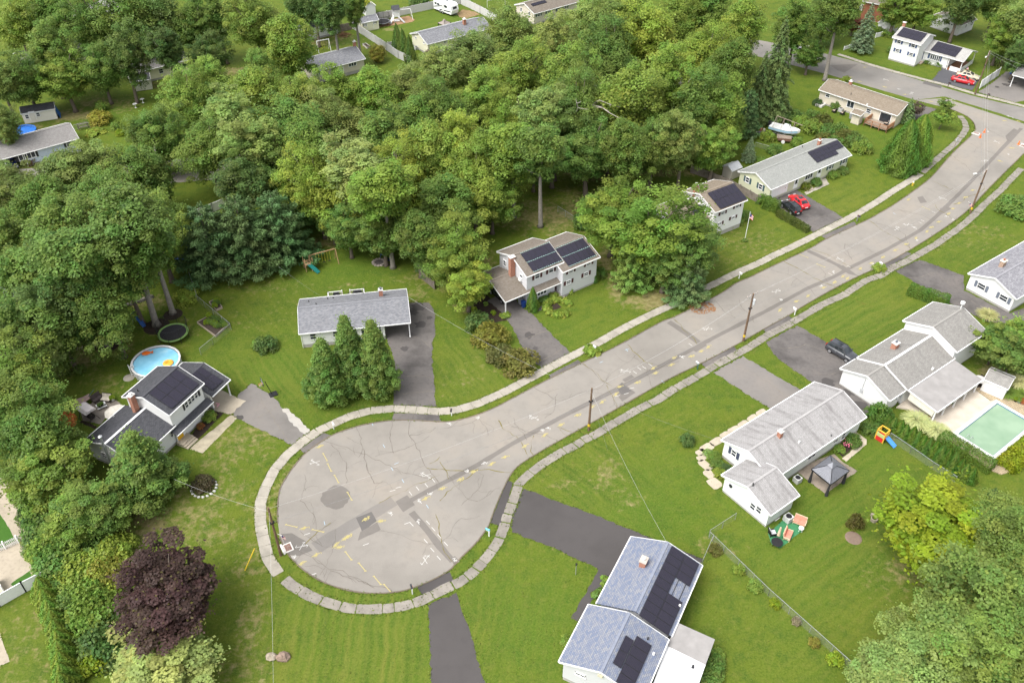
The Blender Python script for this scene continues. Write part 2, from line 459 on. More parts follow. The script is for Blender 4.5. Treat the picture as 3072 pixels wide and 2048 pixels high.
 c = t.mix(t.math('MULTIPLY', t.math('MULTIPLY', t.math('SUBTRACT',.5, band, clamp=True),4.5, clamp=True), t.math('MULTIPLY', amt,.7)), c,(0.039,0.076,0.007))
 c = t.mix(t.math('MULTIPLY', t.math('MULTIPLY_ADD', wv,.5,.5), t.math('MULTIPLY', amt,.34)), c,(0.124,0.138,0.024))
 # fine blades
 c = t.mix(t.math('MULTIPLY', t.math('SUBTRACT', n3,.46, clamp=True),2.4, clamp=True), c,(0.137,0.165,0.029))
 c = t.mix(t.math('MULTIPLY', t.math('SUBTRACT',.47, n3, clamp=True),2.8, clamp=True), c,(0.029,0.058,0.007))
 c = t.mix(t.math('MULTIPLY', t.math('SUBTRACT', n7,.56, clamp=True),2.2, clamp=True), c,(0.158,0.154,0.042))
 # dry and bare patches with ragged edges
 df = t.math('MULTIPLY', t.math('SUBTRACT', t.math('ADD', s1.outputs[0], t.math('MULTIPLY_ADD', n5,2.6,-1.3)),.34, clamp=True),1.9, clamp=True)
 df = t.math('MULTIPLY', df, t.math('GREATER_THAN', s1.outputs[0],.02))
 dc = t.ramp(n4,[(.3,(.15,.12,.052)),(.55,(.24,.20,.09)),(.75,(.30,.255,.14))])
 c = t.mix(t.math('MULTIPLY', df,.8), c, dc)
 t.base(c); t.bump(n3,.6,.08)
 me.materials.append(t.m)
 o = bpy.data.objects.new('ground', me); COL.objects.link(o)
 return setp(o, 'mown green lawns with dry patches', None, None, 'structure')
build_ground()

PAVED = []
def rough_poly(pts, step=.7, jit=.05):
 out = []
 n = len(pts)
 for i in range(n):
  a, b = np.array(pts[i][:2]), np.array(pts[(i+1) % n][:2])
  L = np.linalg.norm(b - a); k = max(1, int(L/step))
  nn = np.array([-(b - a)[1],(b - a)[0]])/max(L,1e-6)
  for j in range(k):
   q = a+(b - a)*j/k
   out.append(q+nn*(random.uniform(-jit, jit)))
 return out
def sheet(name, px, z, mat, parent=None, kind='structure', jit=.05, step=.7, world=False, label=None):
 pts = [p if world else P(*p)[:2] for p in px]
 pts = rough_poly(pts, step, jit)
 a = sum(pts[i][0]*pts[(i+1) % len(pts)][1] - pts[(i+1) % len(pts)][0]*pts[i][1] for i in range(len(pts)))
 if a < 0: pts = pts[::-1]
 if parent is None: PAVED.append(np.array(pts))
 m = MB(); m.add([(q[0], q[1], z) for q in pts],[tuple(range(len(pts)))])
 o = m.build(name, mat, parent)
 if parent is None and kind: setp(o, label, kind=kind)
 return o

A_ROAD = mat_asphalt('old_asphalt',(.232,.214,.190),.20,.14)
A_CROSS = mat_asphalt('cross_street_asphalt',(.20,.188,.172),.22,.12)
A_NEW = mat_asphalt('sealed_driveway',(.072,.066,.064),.2,.1,(1,1,1))
A_MID = mat_asphalt('worn_driveway',(.120,.110,.104),.45,.32,(1.03,1,.97),2.5)
A_GREY = mat_asphalt('grey_driveway',(.175,.162,.150),.2,.14,(1.03,1,.97),2.0)
A_PATCH = mat_asphalt('trench_patch',(.158,.144,.13),.2,.12,(1,1,1))
A_PATCH2 = mat_asphalt('dark_patch',(.118,.11,.104),.2,.12,(1,1,1))
CONC = mat_concrete('sidewalk_concrete',(.36,.33,.277))
CONC_OLD = mat_concrete('weathered_concrete',(.255,.232,.20),.25)
CONC_PALE = mat_concrete('pale_concrete',(.46,.40,.31),.15)

north = [(638,1201),(637,1175),(638,1154),(642,1121),(665,1084),(698,1041),(743,1010),(768,996),(818,979),(860,970),(900,965),(945,964),(1013,969),(1038,968),(1088,956),(1138,936),(1176,915),(1261,870),(1336,833),(1383,812),(1438,784),(1521,737),(1546,730),(1586,709),(1638,684),(1668,667),(1691,649),(1721,638),(1764,616),(1864,570),(1896,549),(1964,518),(1994,505),(2051,472),(2086,448),(2134,413),(2155,390),(2189,350),(2226,317),(2241,300),(2240,288),(2232,275),(2214,263),(2181,250)]
cross_s = [(2101,230),(2081,224),(1989,197),(1904,172),(1820,150),(1700,120)]
cross_n = [(1700,85),(1850,112),(1944,136),(2039,162),(2126,189),(2164,200),(2236,221),(2289,234),(2352,248),(2480,280)]
cross_se = [(2480,400),(2400,355),(2352,352)]
south = [(2352,352),(2314,390),(2266,437),(2226,482),(2164,528),(2084,578),(2014,616),(1971,634),(1901,670),(1836,708),(1813,724),(1764,750),(1686,795),(1612,834),(1537,869),(1416,939),(1303,1001),(1226,1045),(1190,1069),(1176,1084),(1163,1107),(1135,1169),(1125,1203),(1115,1218),(1095,1246),(1055,1283),(1033,1312),(963,1346),(913,1360),(858,1363),(800,1357),(738,1336),(695,1308),(673,1286),(658,1268),(642,1233)]
def smooth_px(pts, it=1):
 w = [P(*p)[:2] for p in pts]
 for _ in range(it):
  o = [w[0]]
  for a, b in zip(w[:-1], w[1:]):
   o += [a*.75+b*.25, a*.25+b*.75]
  o.append(w[-1]); w = o
 return w
N_W, S_W = smooth_px(north,2), smooth_px(south,2)
road = sheet('road', N_W + [P(*p)[:2] for p in cross_s[:1]] + [P(2170,226)[:2]] + [P(2300,268)[:2], P(2400,300)[:2], P(2400,352)[:2]]+S_W, GZ['street'], A_ROAD, world=True, jit=.04, step=.6,
             label='pale cracked asphalt street ending in a round turning circle')
xs_ = [P(*p)[:2] for p in cross_s] + [P(*p)[:2] for p in cross_n] + [P(2480,330)[:2], P(2400,296)[:2], P(2300,262)[:2], P(2170,222)[:2]]
sheet('cross_street', xs_, GZ['street']+.003, A_CROSS, world=True, label='darker asphalt street crossing at the top right')
sheet('back_street',[(-60,455),(340,425),(750,390),(1060,352),(1400,285),(1700,170),(1700,120),(1400,225),(1060,298),(750,340),(340,370),(-60,395)], GZ['street'], A_ROAD, label='asphalt street half hidden under the trees')

def ribbon(pts, w, z, jit=0.0):
 """flat strip along world points, returns MB data"""
 pts = [np.array(p[:2]) for p in pts]
 L, Rr = [],[]
 for i, p in enumerate(pts):
  d = pts[min(i+1, len(pts) - 1)] - pts[max(i - 1,0)]
  d = d/max(np.linalg.norm(d),1e-9); n = np.array([-d[1], d[0]])
  ww = (w[i] if hasattr(w, '__len__') else w)/2*(1+random.uniform(-jit, jit))
  L.append(p+n*ww); Rr.append(p - n*ww)
 vv = [(a[0], a[1], z) for a in L] + [(a[0], a[1], z) for a in Rr]
 k = len(pts)
 return vv,[(i, k+i, k+i+1, i+1) for i in range(k - 1)]
def resample(pts, step):
 pts = [np.array(p[:2], float) for p in pts]
 out = [pts[0]]; carry = 0.
 for a, b in zip(pts[:-1], pts[1:]):
  L = np.linalg.norm(b - a)
  if L < 1e-9: continue
  t = step - carry
  while t <= L:
   out.append(a+(b - a)*t/L); t += step
  carry = (carry+L) % step
 out.append(pts[-1]); return out
# low asphalt lip along the street edges
CURB = mat_asphalt('asphalt_lip',(.15,.125,.095),.3,.2)
for w_, nm in ((N_W, 'curb'),(S_W, 'curb')):
 m = MB(); r = resample(w_,.8)
 for a, b in zip(r[:-1], r[1:]):
  m.bar((a[0], a[1],.02),(b[0], b[1],.02),.13+random.uniform(-.03,.05),.07+random.uniform(-.02,.02))
 setp(m.build(nm, CURB, None), 'low crumbling asphalt lip along the street edge', kind='structure')

# driveways
def drive(px, mat, label, z=GZ['drive']): return sheet('driveway', px, z, mat, label=label, jit=.13, step=.5)
drive([(905,931),(1003,934),(997,880),(992,814),(994,784),(1000,767),(998,717),(985,694),(940,696),(885,700),(883,768),(904,821)], A_MID, 'long worn asphalt driveway beside the grey roofed ranch')
drive([(1243,844),(1311,810),(1283,784),(1223,722),(1200,705),(1165,668),(1120,690),(1150,715),(1176,748),(1191,784),(1226,831)], A_MID, 'patched asphalt driveway of the house with string lights')
drive([(546,906),(577,881),(588,885),(620,904),(638,919),(648,939),(713,991),(670,1021),(588,981),(535,954)], A_GREY, 'grey asphalt driveway with a basketball hoop')
drive([(1201,1121),(1351,1176),(1496,1235),(1568,1262),(1615,1283),(1608,1296),(1450,1330),(1395,1322),(1365,1375),(1328,1426),(1313,1419),(1375,1307),(1290,1265),(1176,1222),(1172,1205)], A_NEW, 'wide fresh black driveway of the blue roofed house')
drive([(983,1388),(1048,1360),(1063,1403),(1083,1468),(1113,1568),(1128,1620),(990,1620),(990,1568)], A_NEW, 'fresh black driveway running out of view at the bottom')
drive([(1638,855),(1706,818),(1764,851),(1836,894),(1850,905),(1790,945),(1756,931)], A_GREY, 'smooth grey driveway of the long white ranch')
drive([(1758,786),(1831,747),(1896,784),(1925,815),(1969,816),(2000,900),(2016,940),(1996,958),(1864,878),(1786,824)], A_MID, 'dark driveway with the parked grey car')
drive([(2055,622),(2111,596),(2214,632),(2214,667),(2319,719),(2360,705),(2400,760),(2352,745),(2270,740),(2190,700)], A_MID, 'dark cracked driveway beside the white house at the right edge')
drive([(1779,458),(1829,436),(1939,501),(1866,534),(1850,515),(1790,475)], A_MID, 'driveway with the red and black cars')
drive([(2139,185),(2164,157),(2196,150),(2251,180),(2234,209)], mat_asphalt('blue_black_driveway',(.085,.085,.092),.15,.1,(1,1,1)), 'bluish black driveway with the red and beige sedans')
drive([(2246,212),(2284,187),(2310,165),(2400,165),(2400,225),(2329,236)], A_GREY, 'stained driveway under the far carport')
drive([(2121,243),(2152,251),(2120,268),(2099,278),(2080,268)], A_MID, 'short driveway of the tan corner house')
for px in ([(905,948),(1008,952),(1013,968),(900,964)],[(1263,860),(1327,826),(1336,833),(1261,870)],[(689,1031),(743,994),(762,1000),(698,1041)],[(1166,1101),(1178,1108),(1150,1208),(1126,1200)],
           [(958,1348),(1034,1312),(1042,1333),(970,1366)],[(1611,836),(1686,794),(1694,806),(1622,845)],[(1811,724),(1826,735),(1764,768),(1752,757)],[(2026,609),(2085,578),(2094,583),(2036,616)],[(1886,542),(1961,509),(1969,516),(1896,549)]):
 sheet('driveway_apron', px,.0045, A_MID if px[0][0] not in (1166,958) else A_NEW, label=None)
m_ = mat_asphalt('white_gravel',(.34,.325,.30),.2,.3)
sheet('gravel_edge',[(648,940),(658,936),(680,955),(714,989),(700,999),(684,985),(668,968)],.013, m_, jit=.15, step=.4, label='strip of pale gravel along the driveway')
drive([(481,924),(505,894),(564,920),(531,951),(490,944)], CONC_PALE, 'pale concrete pad under the carport',.011)
sheet('carport_slab',[(430,905),(505,894),(481,924),(490,944),(455,960)],.006, CONC_PALE)
sheet('garden_path',[V(5,870,1390),V(5,1000,1290),V(5,1290,1150),V(5,1420,1140),V(5,1250,1250),V(5,900,1420)],.011, A_MID, label='narrow asphalt path to the front steps of the lit house')
sheet('gravel_yard',[(-20,1100),(0,1095),(36,1110),(60,1180),(112,1322),(0,1390),(-60,1420),(-60,1100)],.006, mat_asphalt('pea_gravel',(.36,.31,.24),.15,.35,(1,1,1),3), label='pea gravel yard behind the white vinyl fence')
sheet('gravel_strip',[(-30,1440),(0,1453),(22,1518),(0,1530),(-40,1545)],.006, MATS['pea_gravel'], label='corner of pea gravel at the left edge')
sheet('lawn_patch',[(24,1340),(68,1310),(74,1322),(31,1348)],.011, plain('artificial_turf',(.05,.12,.02),.9,.1), label='small rectangle of artificial turf on the gravel')
sheet('lawn_patch',[(-30,1165),(0,1180),(22,1215),(36,1240),(0,1260),(-40,1275)],.011, MATS['artificial_turf'], label='rounded lawn beside the pea gravel')
sheet('mulch_bed',[(440,1000),(480,940),(492,943),(514,948),(452,1012),(430,1030)],.011, plain('dark_mulch',(.045,.033,.026),.95,.1, var=.4, vs=8), label='dark mulch bed along the white front wall')
sheet('walk',[V(6,80,0)]*0 + [T(8,1740,985),T(8,2120,675),T(8,2185,700),T(8,1860,1028)],.012, mat_concrete('pavers',(.42,.37,.27),.3), label='pale paver walk to the yellow door')
# stone play area, wood chip bed
sheet('bark_play_area',[V(2,560,350),V(2,700,250),V(2,950,200),V(2,1030,250),V(2,1000,280),V(2,780,320)],.006, plain('wood_chips',(.30,.19,.11),.95,.1, var=.35, vs=6), label='wood chip bed under the white play set')
sheet('bare_earth',[V(2,1540,180),V(2,1640,120),V(2,1780,150),V(2,1850,190),V(2,1640,240)],.005, plain('bare_soil',(.24,.17,.09),.95,.1, var=.3, vs=2), jit=.3, label='bare earth beside the trailer')
sheet('mulch_bed',[T(5,2000,1180),T(5,2100,1130),T(5,2250,1250),T(5,2330,1370),T(5,2150,1400),T(5,2000,1330)],.006, MATS['dark_mulch'], jit=.15, label='dark flower bed by the carport')

# trenches and patches in the street (parts of the road)
def strip_px(px, w, mat, name='trench_patch', z=GZ['trench'], parent=road):
 m = MB(); m.add(*ribbon(resample([P(*p) for p in px],1.2), w, z,.12)); return m.build(name, mat, parent)
strip_px([(930,1156),(1000,1118),(1100,1066),(1176,1019),(1296,954),(1396,904),(1451,876),(1526,836),(1596,799),(1640,775),(1764,712),(1851,664),(1919,634),(1954,614),(2039,572),(2114,529),(2151,497),(2176,472),(2209,439),(2254,392),(2301,342),(2346,295)],.68, A_PATCH)
strip_px([(945,1176),(978,1213),(1013,1258),(1040,1288)],.8, A_PATCH)
strip_px([(1856,576),(1900,597),(1944,619)],.8, A_PATCH)
strip_px([(1536,739),(1575,764),(1605,787)],.9, A_PATCH)
strip_px([(905,1150),(860,1176),(800,1210),(725,1258)],1.7, mat_asphalt('faded_patch',(.185,.172,.158),.2,.1), z=GZ['patch'])
for px, mt in (([T(9,1280,1470),T(9,1390,1410),T(9,1460,1500),T(9,1350,1568)], A_PATCH),([T(13,918,50),T(13,1060,-5),T(13,1110,80),T(13,975,180)], A_PATCH2),([T(13,960,180),T(13,1115,90),T(13,1147,160),T(13,935,262)], A_PATCH),
               ([T(10,930,440),T(10,1010,375),T(10,1135,470),T(10,1010,552)], A_PATCH),([T(10,965,425),T(10,1010,380),T(10,1100,455),T(10,1005,490)], A_PATCH2),([T(10,1010,350),T(10,1095,305),T(10,1125,330),T(10,1040,372)], A_PATCH),
               ([T(10,1650,75),T(10,1760,10),T(10,1790,35),T(10,1690,100)], A_PATCH),([T(7,630,880),T(7,690,870),T(7,830,968),T(7,740,950)], A_PATCH),([T(7,1580,350),T(7,1640,325),T(7,1690,350),T(7,1600,400)], A_PATCH),
               ([T(7,1370,245),T(7,1420,235),T(7,1460,290),T(7,1400,300)], A_PATCH),([T(13,230,200),T(13,330,190),T(13,450,260),T(13,520,350),T(13,400,400),T(13,300,390)], mat_asphalt('stained_patch',(.15,.138,.125),.3,.2)),
               ([T(13,1790,420),T(13,1830,400),T(13,1870,450),T(13,1820,490)], A_PATCH),([T(3,1440,745),T(3,1600,790),T(3,1590,815),T(3,1420,770)], A_PATCH2),([T(3,2180,1250),T(3,2260,1180),T(3,2300,1200),T(3,2200,1300)], A_PATCH)):
 sheet('asphalt_patch', px, GZ['trench']+random.uniform(.0005,.0035), mt, road, jit=.03)
m = MB(); c = P(772,1141)
m.add([(c[0]+math.cos(a)*1.75*random.uniform(.9,1.1), c[1]+math.sin(a)*1.75*random.uniform(.9,1.1), GZ['patch']) for a in np.linspace(0,2*math.pi,28)[:-1]],[tuple(range(27))])
m.build('asphalt_patch', A_PATCH, road)
# cross street lane patch and leaf litter
sheet('asphalt_patch',[T(3,560,600),T(3,830,590),T(3,700,670),T(3,640,650)], GZ['trench']+.002, A_PATCH, road)
def litter(px, r, n, col, name, label):
 m = MB(); c = P(*px)
 for _ in range(n):
  a = random.uniform(0,6.28); d = r*math.sqrt(random.random())
  x, y = c[0]+math.cos(a)*d*1.4, c[1]+math.sin(a)*d; s = random.uniform(.06,.16); b = random.uniform(0,3)
  m.add([(x+s*math.cos(b+k*1.57), y+s*math.sin(b+k*1.57),.035+random.uniform(0,.05)) for k in range(4)],[(0,1,2,3)])
 return setp(m.build(name, plain(name + '_brown', col,.9,.1), None), label, kind='stuff')
litter(T(6,1745,1262),1.5,260,(.26,.13,.06), 'fallen_leaves', 'rust brown leaf litter at the street edge')

# cracks
def walk(a, b, step=.5, dev=.22):
 a, b = np.array(a[:2]), np.array(b[:2]); L = np.linalg.norm(b - a); k = max(2, int(L/step))
 n = np.array([-(b - a)[1],(b - a)[0]])/L
 o, off = [],0.
 for i in range(k+1):
  t = i/k
  off += random.uniform(-dev, dev); q = a+(b - a)*t+n*off*min(1,4*t,4*(1 - t)+.15)
  o.append(q)
 return o
M_CRACK = plain('crack_dark',(.12,.103,.085),.95,.1, var=.3)
M_WEED = plain('crack_weeds',(.16,.135,.035),.95,.1, var=.4)
mk, mw = MB(), MB()
cr = [((743,1012),(1000,1100)),((818,980),(822,1050)),((760,1020),(795,1060)),((795,1060),(795,1110)),((945,965),(940,1000)),((940,1000),(1010,1110)),((862,1048),(985,1000)),((900,965),(905,1040)),((835,1030),(860,1110)),((860,1110),(880,1105)),
      ((1030,1090),(1100,1150)),((1100,1150),(1150,1120)),((1060,1160),(1110,1090)),((875,1217),(1000,1248)),((1010,1250),(1060,1190)),((735,1320),(770,1215)),((700,1300),(760,1310)),((760,1310),(860,1350)),((690,1220),(740,1255)),((740,1255),(720,1180)),
      ((720,1180),(690,1150)),((690,1150),(700,1090)),((650,1250),(900,1350)),((1180,980),(1280,1010)),((1280,905),(1250,960)),((1226,890),(1290,920)),((1290,920),(1380,890)),((1337,835),(1390,880)),((1380,890),(1480,800)),((1440,815),(1480,850)),((1480,850),(1560,830)),
      ((1180,960),(1210,1010)),((1190,1000),(1240,990)),((1395,900),(1420,935)),((1485,860),(1500,890)),((1600,720),(1700,700)),((1640,690),(1690,730)),((1700,700),(1730,740)),((1770,620),(1830,640)),((1830,640),(1900,700)),((1940,560),(1960,600)),((2000,510),(2080,540)),
      ((2080,540),(2090,570)),((2060,480),(2150,510)),((2120,430),(2180,440)),((2190,360),(2260,430)),((2230,330),(2300,360)),((2260,290),(2330,330)),((1990,570),(2030,590)),((1880,610),(1890,660)),((940,1000),(1000,980)),((1010,985),(1100,960)),((1100,960),(1120,1000))]
for a, b in cr:
 w_ = walk(P(*a), P(*b)); mk.add(*ribbon(w_, random.uniform(.022,.045), GZ['crack'],.5))
 for _ in range(2):
  i = random.randrange(len(w_)); q = w_[i]+rng.uniform(-2.2,2.2,2)
  mk.add(*ribbon(walk(w_[i], q),.02, GZ['crack'],.5))
for a, b in [((1145,965),(1186,1002)),((1186,1002),(1262,1080)),((1010,1060),(1030,1100)),((980,1075),(1190,1085)),((985,1065),(1010,1048)),((870,1155),(1010,1090)),((1337,833),(1410,890)),((1393,885),(1415,938)),((1410,1000),(1280,980)),((1010,1150),(1100,1075)),
             ((1286,985),(1304,1000)),((1226,1000),(1226,1044)),((1800,600),(1990,700)),((1864,572),(2000,640)),((1995,506),(2090,570)),((2190,470),(2260,432)),((2220,520),(2150,470)),((1546,732),(1600,790)),((1440,790),(1500,835)),((1600,870),(1640,840)),((700,1250),(760,1200)),((1000,1180),(1040,1290)),((2140,415),(2200,440))]:
 mw.add(*ribbon(walk(P(*a), P(*b)), random.uniform(.035,.075), GZ['crack']+.002,.9))
setp(mk.build('cracks', M_CRACK, road), kind='stuff'); setp(mw.build('weedy_cracks', M_WEED, road), kind='stuff')

# cracks and oil stains on the driveways
md = MB(); ms = MB()
for a, b in [((915,860),(995,868)),((905,905),(1000,900)),((940,770),(990,800)),((1200,780),(1260,760)),((1240,830),(1290,800)),((590,960),(640,930)),((660,1010),(600,900)),((1790,800),(1850,790)),((1850,790),(1905,810)),((1880,860),(1950,845)),((2080,640),(2150,625)),((2150,625),(2200,670)),((2230,690),(2290,725)),((1810,470),(1870,500)),((1850,515),(1900,495)),((1800,905),(1690,840)),((2260,210),(2330,190))]:
 md.add(*ribbon(walk(P(*a), P(*b),.5,.16), random.uniform(.03,.05),.0145,.6))
for x, y, r in [(960,705,1.2),(948,718,.9),(985,730,.5),(965,745,1.0),(945,770,.7),(930,800,.6),(550,958,.6),(1215,770,.8),(1230,800,.5),(1830,470,.5),(1900,880,1.2),(1950,900,1.0),(1975,930,1.1),(1940,880,.7),(2310,195,1.0),(2325,190,1.0),(2290,200,.6),(1480,1260,.8)]:
 c = P(x, y); ms.add([(c[0]+math.cos(q)*r*random.uniform(.5,1.2), c[1]+math.sin(q)*r*random.uniform(.5,1.1),.0135) for q in np.linspace(0,6.283,15)[:-1]],[tuple(range(14))])
setp(md.build('driveway_cracks', plain('crack_pale',(.2,.175,.14),.95,.1, var=.3), None), 'fine cracks across the driveways', kind='stuff'); setp(ms.build('driveway_stains', A_NEW, None), 'dark damp stains on the driveways', kind='stuff')
# survey paint
Y_P = plain('yellow_survey_paint',(.42,.36,.15),.8,.2, var=.3, vs=9); W_P = plain('white_survey_paint',(.52,.51,.48),.8,.2, var=.25, vs=9); B_P = plain('blue_survey_paint',(.35,.5,.62),.8,.2)
def scribble(n, sx, sy, w, arrow=True):
 m = MB()
 for _ in range(n):
  c = (random.gauss(0, sx*.33), random.gauss(0, sy*.33)); a = random.uniform(0,3.14); l = random.uniform(.15,.4)
  p = [np.array([c[0] - math.cos(a)*l/2, c[1] - math.sin(a)*l/2]), np.array([c[0]+random.uniform(-.08,.08), c[1]+random.uniform(-.08,.08)]), np.array([c[0]+math.cos(a)*l/2, c[1]+math.sin(a)*l/2])]
  m.add(*ribbon(p, w, random.uniform(0,.003)))
 if arrow: m.add(*ribbon([np.array([-sx,0.]), np.array([0,.03]), np.array([sx,0.])], w*1.2,.004))
 return m
def xmark(l, w):
 m = MB()
 m.add(*ribbon([np.array([-l,-.1]), np.array([l,.12])], w,0)); m.add(*ribbon([np.array([-.3*l,-l*.7]), np.array([.25*l, l*.7])], w,.002))
 for s_ in (-1,1): m.add(*ribbon([np.array([s_*l*.8,-.12]), np.array([s_*l, s_*.1]), np.array([s_*l*.8,.2])], w,.003))
 for _ in range(5):
  c = np.array([random.uniform(.2,.7), random.uniform(.1,.5)]); m.add(*ribbon([c, c+rng.uniform(-.2,.2,2), c+rng.uniform(-.25,.25,2)], w*.7,.004))
 return m
Y_ME = [scribble(17,.6,.32,.05).mesh('yellow_paint_mark', Y_P) for _ in range(5)]
W_ME = [xmark(.7,.055).mesh('white_paint_mark', W_P) for _ in range(3)]
W_SC = [scribble(7,.4,.3,.06, False).mesh('white_paint_mark', W_P) for _ in range(3)]
D_ME = MB().add(*ribbon([np.array([-.35,0]), np.array([.35,0])],.07,0)).mesh('paint_dash', W_P)
DY_ME = (lambda m: (m.add(*ribbon([np.array([-.7,0]), np.array([.7,0])],.09,0)), m.add(*ribbon([np.array([-.75,-.1]), np.array([-.62,.1])],.12,.002)), m.add(*ribbon([np.array([.62,-.1]), np.array([.75,.1])],.12,.002)), m)[-1])(MB()).mesh('paint_dash', Y_P)
DB_ME = MB().add(*ribbon([np.array([-.3,0]), np.array([.3,0])],.05,0)).mesh('paint_dash', B_P)
def mark(me, px, rz, s=1.0): share(me.name.split('.')[0], me, road,(*P(*px)[:2], GZ['paint']), rz,(s, s,1))
for i, q in enumerate([(120,960),(300,860),(450,765),(605,675),(740,600),(830,555),(955,485),(990,415),(1155,375),(1320,290),(1300,245),(1465,215),(1490,150),(1650,135),(1740,90),(1805,50)]): mark(Y_ME[i % 5], T(10, *q), R(36)+random.uniform(-.2,.2))
for i, q in enumerate([(2290,1060),(2165,1125),(2000,1195),(1880,1265),(1715,1350),(1560,1440),(585,965)]): mark(Y_ME[i % 5], T(9, *q), R(34)+random.uniform(-.2,.2))
for i, q in enumerate([(110,1280),(260,1200),(370,1150),(510,1075),(610,1025),(690,970),(730,990),(850,900),(950,850),(1055,795),(1170,730),(1270,675),(1360,620),(1460,560),(1500,520),(1570,470),(1660,395),(1700,350),(1755,300),(1815,245),(1880,180),(1290,265)]): mark(Y_ME[(i*2) % 5], T(7, *q), R(38)+random.uniform(-.3,.3))
for i, q in enumerate([(445,145),(735,300),(770,320),(850,220),(820,240),(555,390),(420,470),(1150,80),(1010,60)]): mark(Y_ME[i % 5], T(13, *q), R(30)+random.uniform(-.4,.4))
for i, q in enumerate([(890,620),(760,710),(840,750),(1070,800),(1500,935),(1260,870),(2170,1110),(2130,1480),(2240,1360),(2300,1115)]): mark(Y_ME[i % 5], T(3, *q), R(-15)+random.uniform(-.4,.4))
for q, a in (((635,1062),-60),((675,1157),-62),((740,1262),-60),((860,1420),-60)): mark(DY_ME, T(9, *q), R(a))
for q, a in (((850,400),-52),((975,502),-50),((1115,625),-50),((1210,700),-48),((325,125),-15),((570,170),-15)): mark(DY_ME, T(13, *q), R(a))
for q, a in (((330,785),-40),((485,872),-40),((1450,345),-45)): mark(DY_ME, T(7, *q), R(a))
for i,(tl, q) in enumerate([(9,(545,1110)),(9,(1565,1230)),(13,(1555,440)),(13,(420,315)),(10,(1045,270)),(10,(205,700)),(7,(1605,255)),(7,(1185,535)),(7,(1285,495)),(7,(665,815)),(7,(75,1110)),(6,(1795,1450)),(3,(1085,735)),(3,(1320,860)),(3,(1690,915)),(3,(2105,1305)),(3,(2230,1075)),(3,(1990,1480))]): mark(W_ME[i % 3], T(tl, *q), random.uniform(0,3))
for i,(tl, q) in enumerate([(9,(2040,700)),(9,(1780,755)),(9,(2100,1115)),(9,(1940,1190)),(9,(1600,1400)),(9,(1500,1465)),(13,(350,410)),(13,(1240,10)),(13,(1490,85)),(10,(280,815)),(10,(335,795)),(10,(1560,140)),(7,(960,855)),(7,(1370,640)),(7,(1340,520)),(7,(1700,450)),(7,(1640,420)),(7,(600,930)),(7,(120,1185)),(7,(490,1060)),(3,(1200,820)),(3,(2020,1210)),(3,(2210,1420)),(13,(1830,440)),(13,(180,540))]): mark(W_SC[i % 3], T(tl, *q), random.uniform(0,3))
for tl, q, a in [(9,(1255,1370),20),(9,(1310,1340),20),(9,(1485,1350),-55),(9,(1565,1320),-55),(9,(1630,1275),-55),(9,(1420,1395),-55),(13,(1390,100),25),(13,(1430,110),-50),(13,(1580,95),-50),(13,(1630,155),-50),(13,(1685,220),-50),(13,(1745,290),-50),(13,(1560,265),-50),(13,(1620,345),-50),(13,(1680,420),-50),(13,(1010,295),25),(13,(525,570),25),(13,(470,200),25),(10,(1130,285),-50),(10,(1170,250),-50),(10,(1215,240),-50),(10,(1270,215),-50),(10,(1560,145),-50),(10,(1100,430),20),(10,(970,500),20),(10,(1050,480),20),(10,(1640,30),-50),(7,(570,950),-50),(7,(1350,530),-50),(7,(1400,480),-50),(7,(1420,460),-50),(7,(740,880),-50),(7,(1520,380),-50)]: mark(D_ME, T(tl, *q), R(a))
for tl, q, a in [(9,(1070,760),-70),(9,(1175,960),-60),(9,(1250,1170),-60),(9,(1350,1280),-60),(9,(1575,1515),-60),(9,(1290,1120),30),(10,(1055,75),20),(10,(1055,80),-70),(10,(820,190),30),(10,(765,145),-60),(10,(1385,370),-60),(7,(1160,395),-60),(13,(630,100),-70)]: mark(DB_ME, T(tl, *q), R(a))

# storm drains and manholes
def drain(px, rz, s=1.0, nm='storm_drain', label='storm drain'):
 t = local(thing(nm, label, 'drain',(*P(*px)[:2],.03), rz))
 MB().box((0,0,.02),(1.25*s,1.0*s,.04)).build('frame', plain('drain_concrete',(.6,.58,.54),.8), t)
 m = MB()
 for k in range(7): m.box((-.42*s+k*.14*s,0,.065),(.07*s,.7*s,.05))
 m.build('grate', plain('rusty_iron',(.17,.07,.045),.8,.3), t)
 MB().box((0,.62*s,.07),(1.5*s,.22,.14)).build('curb_stone', plain('drain_concrete',(.6,.58,.54),.8), t)
drain(T(13,295,325), R(-60+180),1.0, label='storm drain with rusty grate beside the pole at the turning circle')
drain(T(3,1912,1228), R(140),1.0, label='white framed storm drain next to the traffic cones at the corner')
drain(T(3,2345,1345), R(-50),1.0, label='storm drain at the right edge of the picture near one cone')

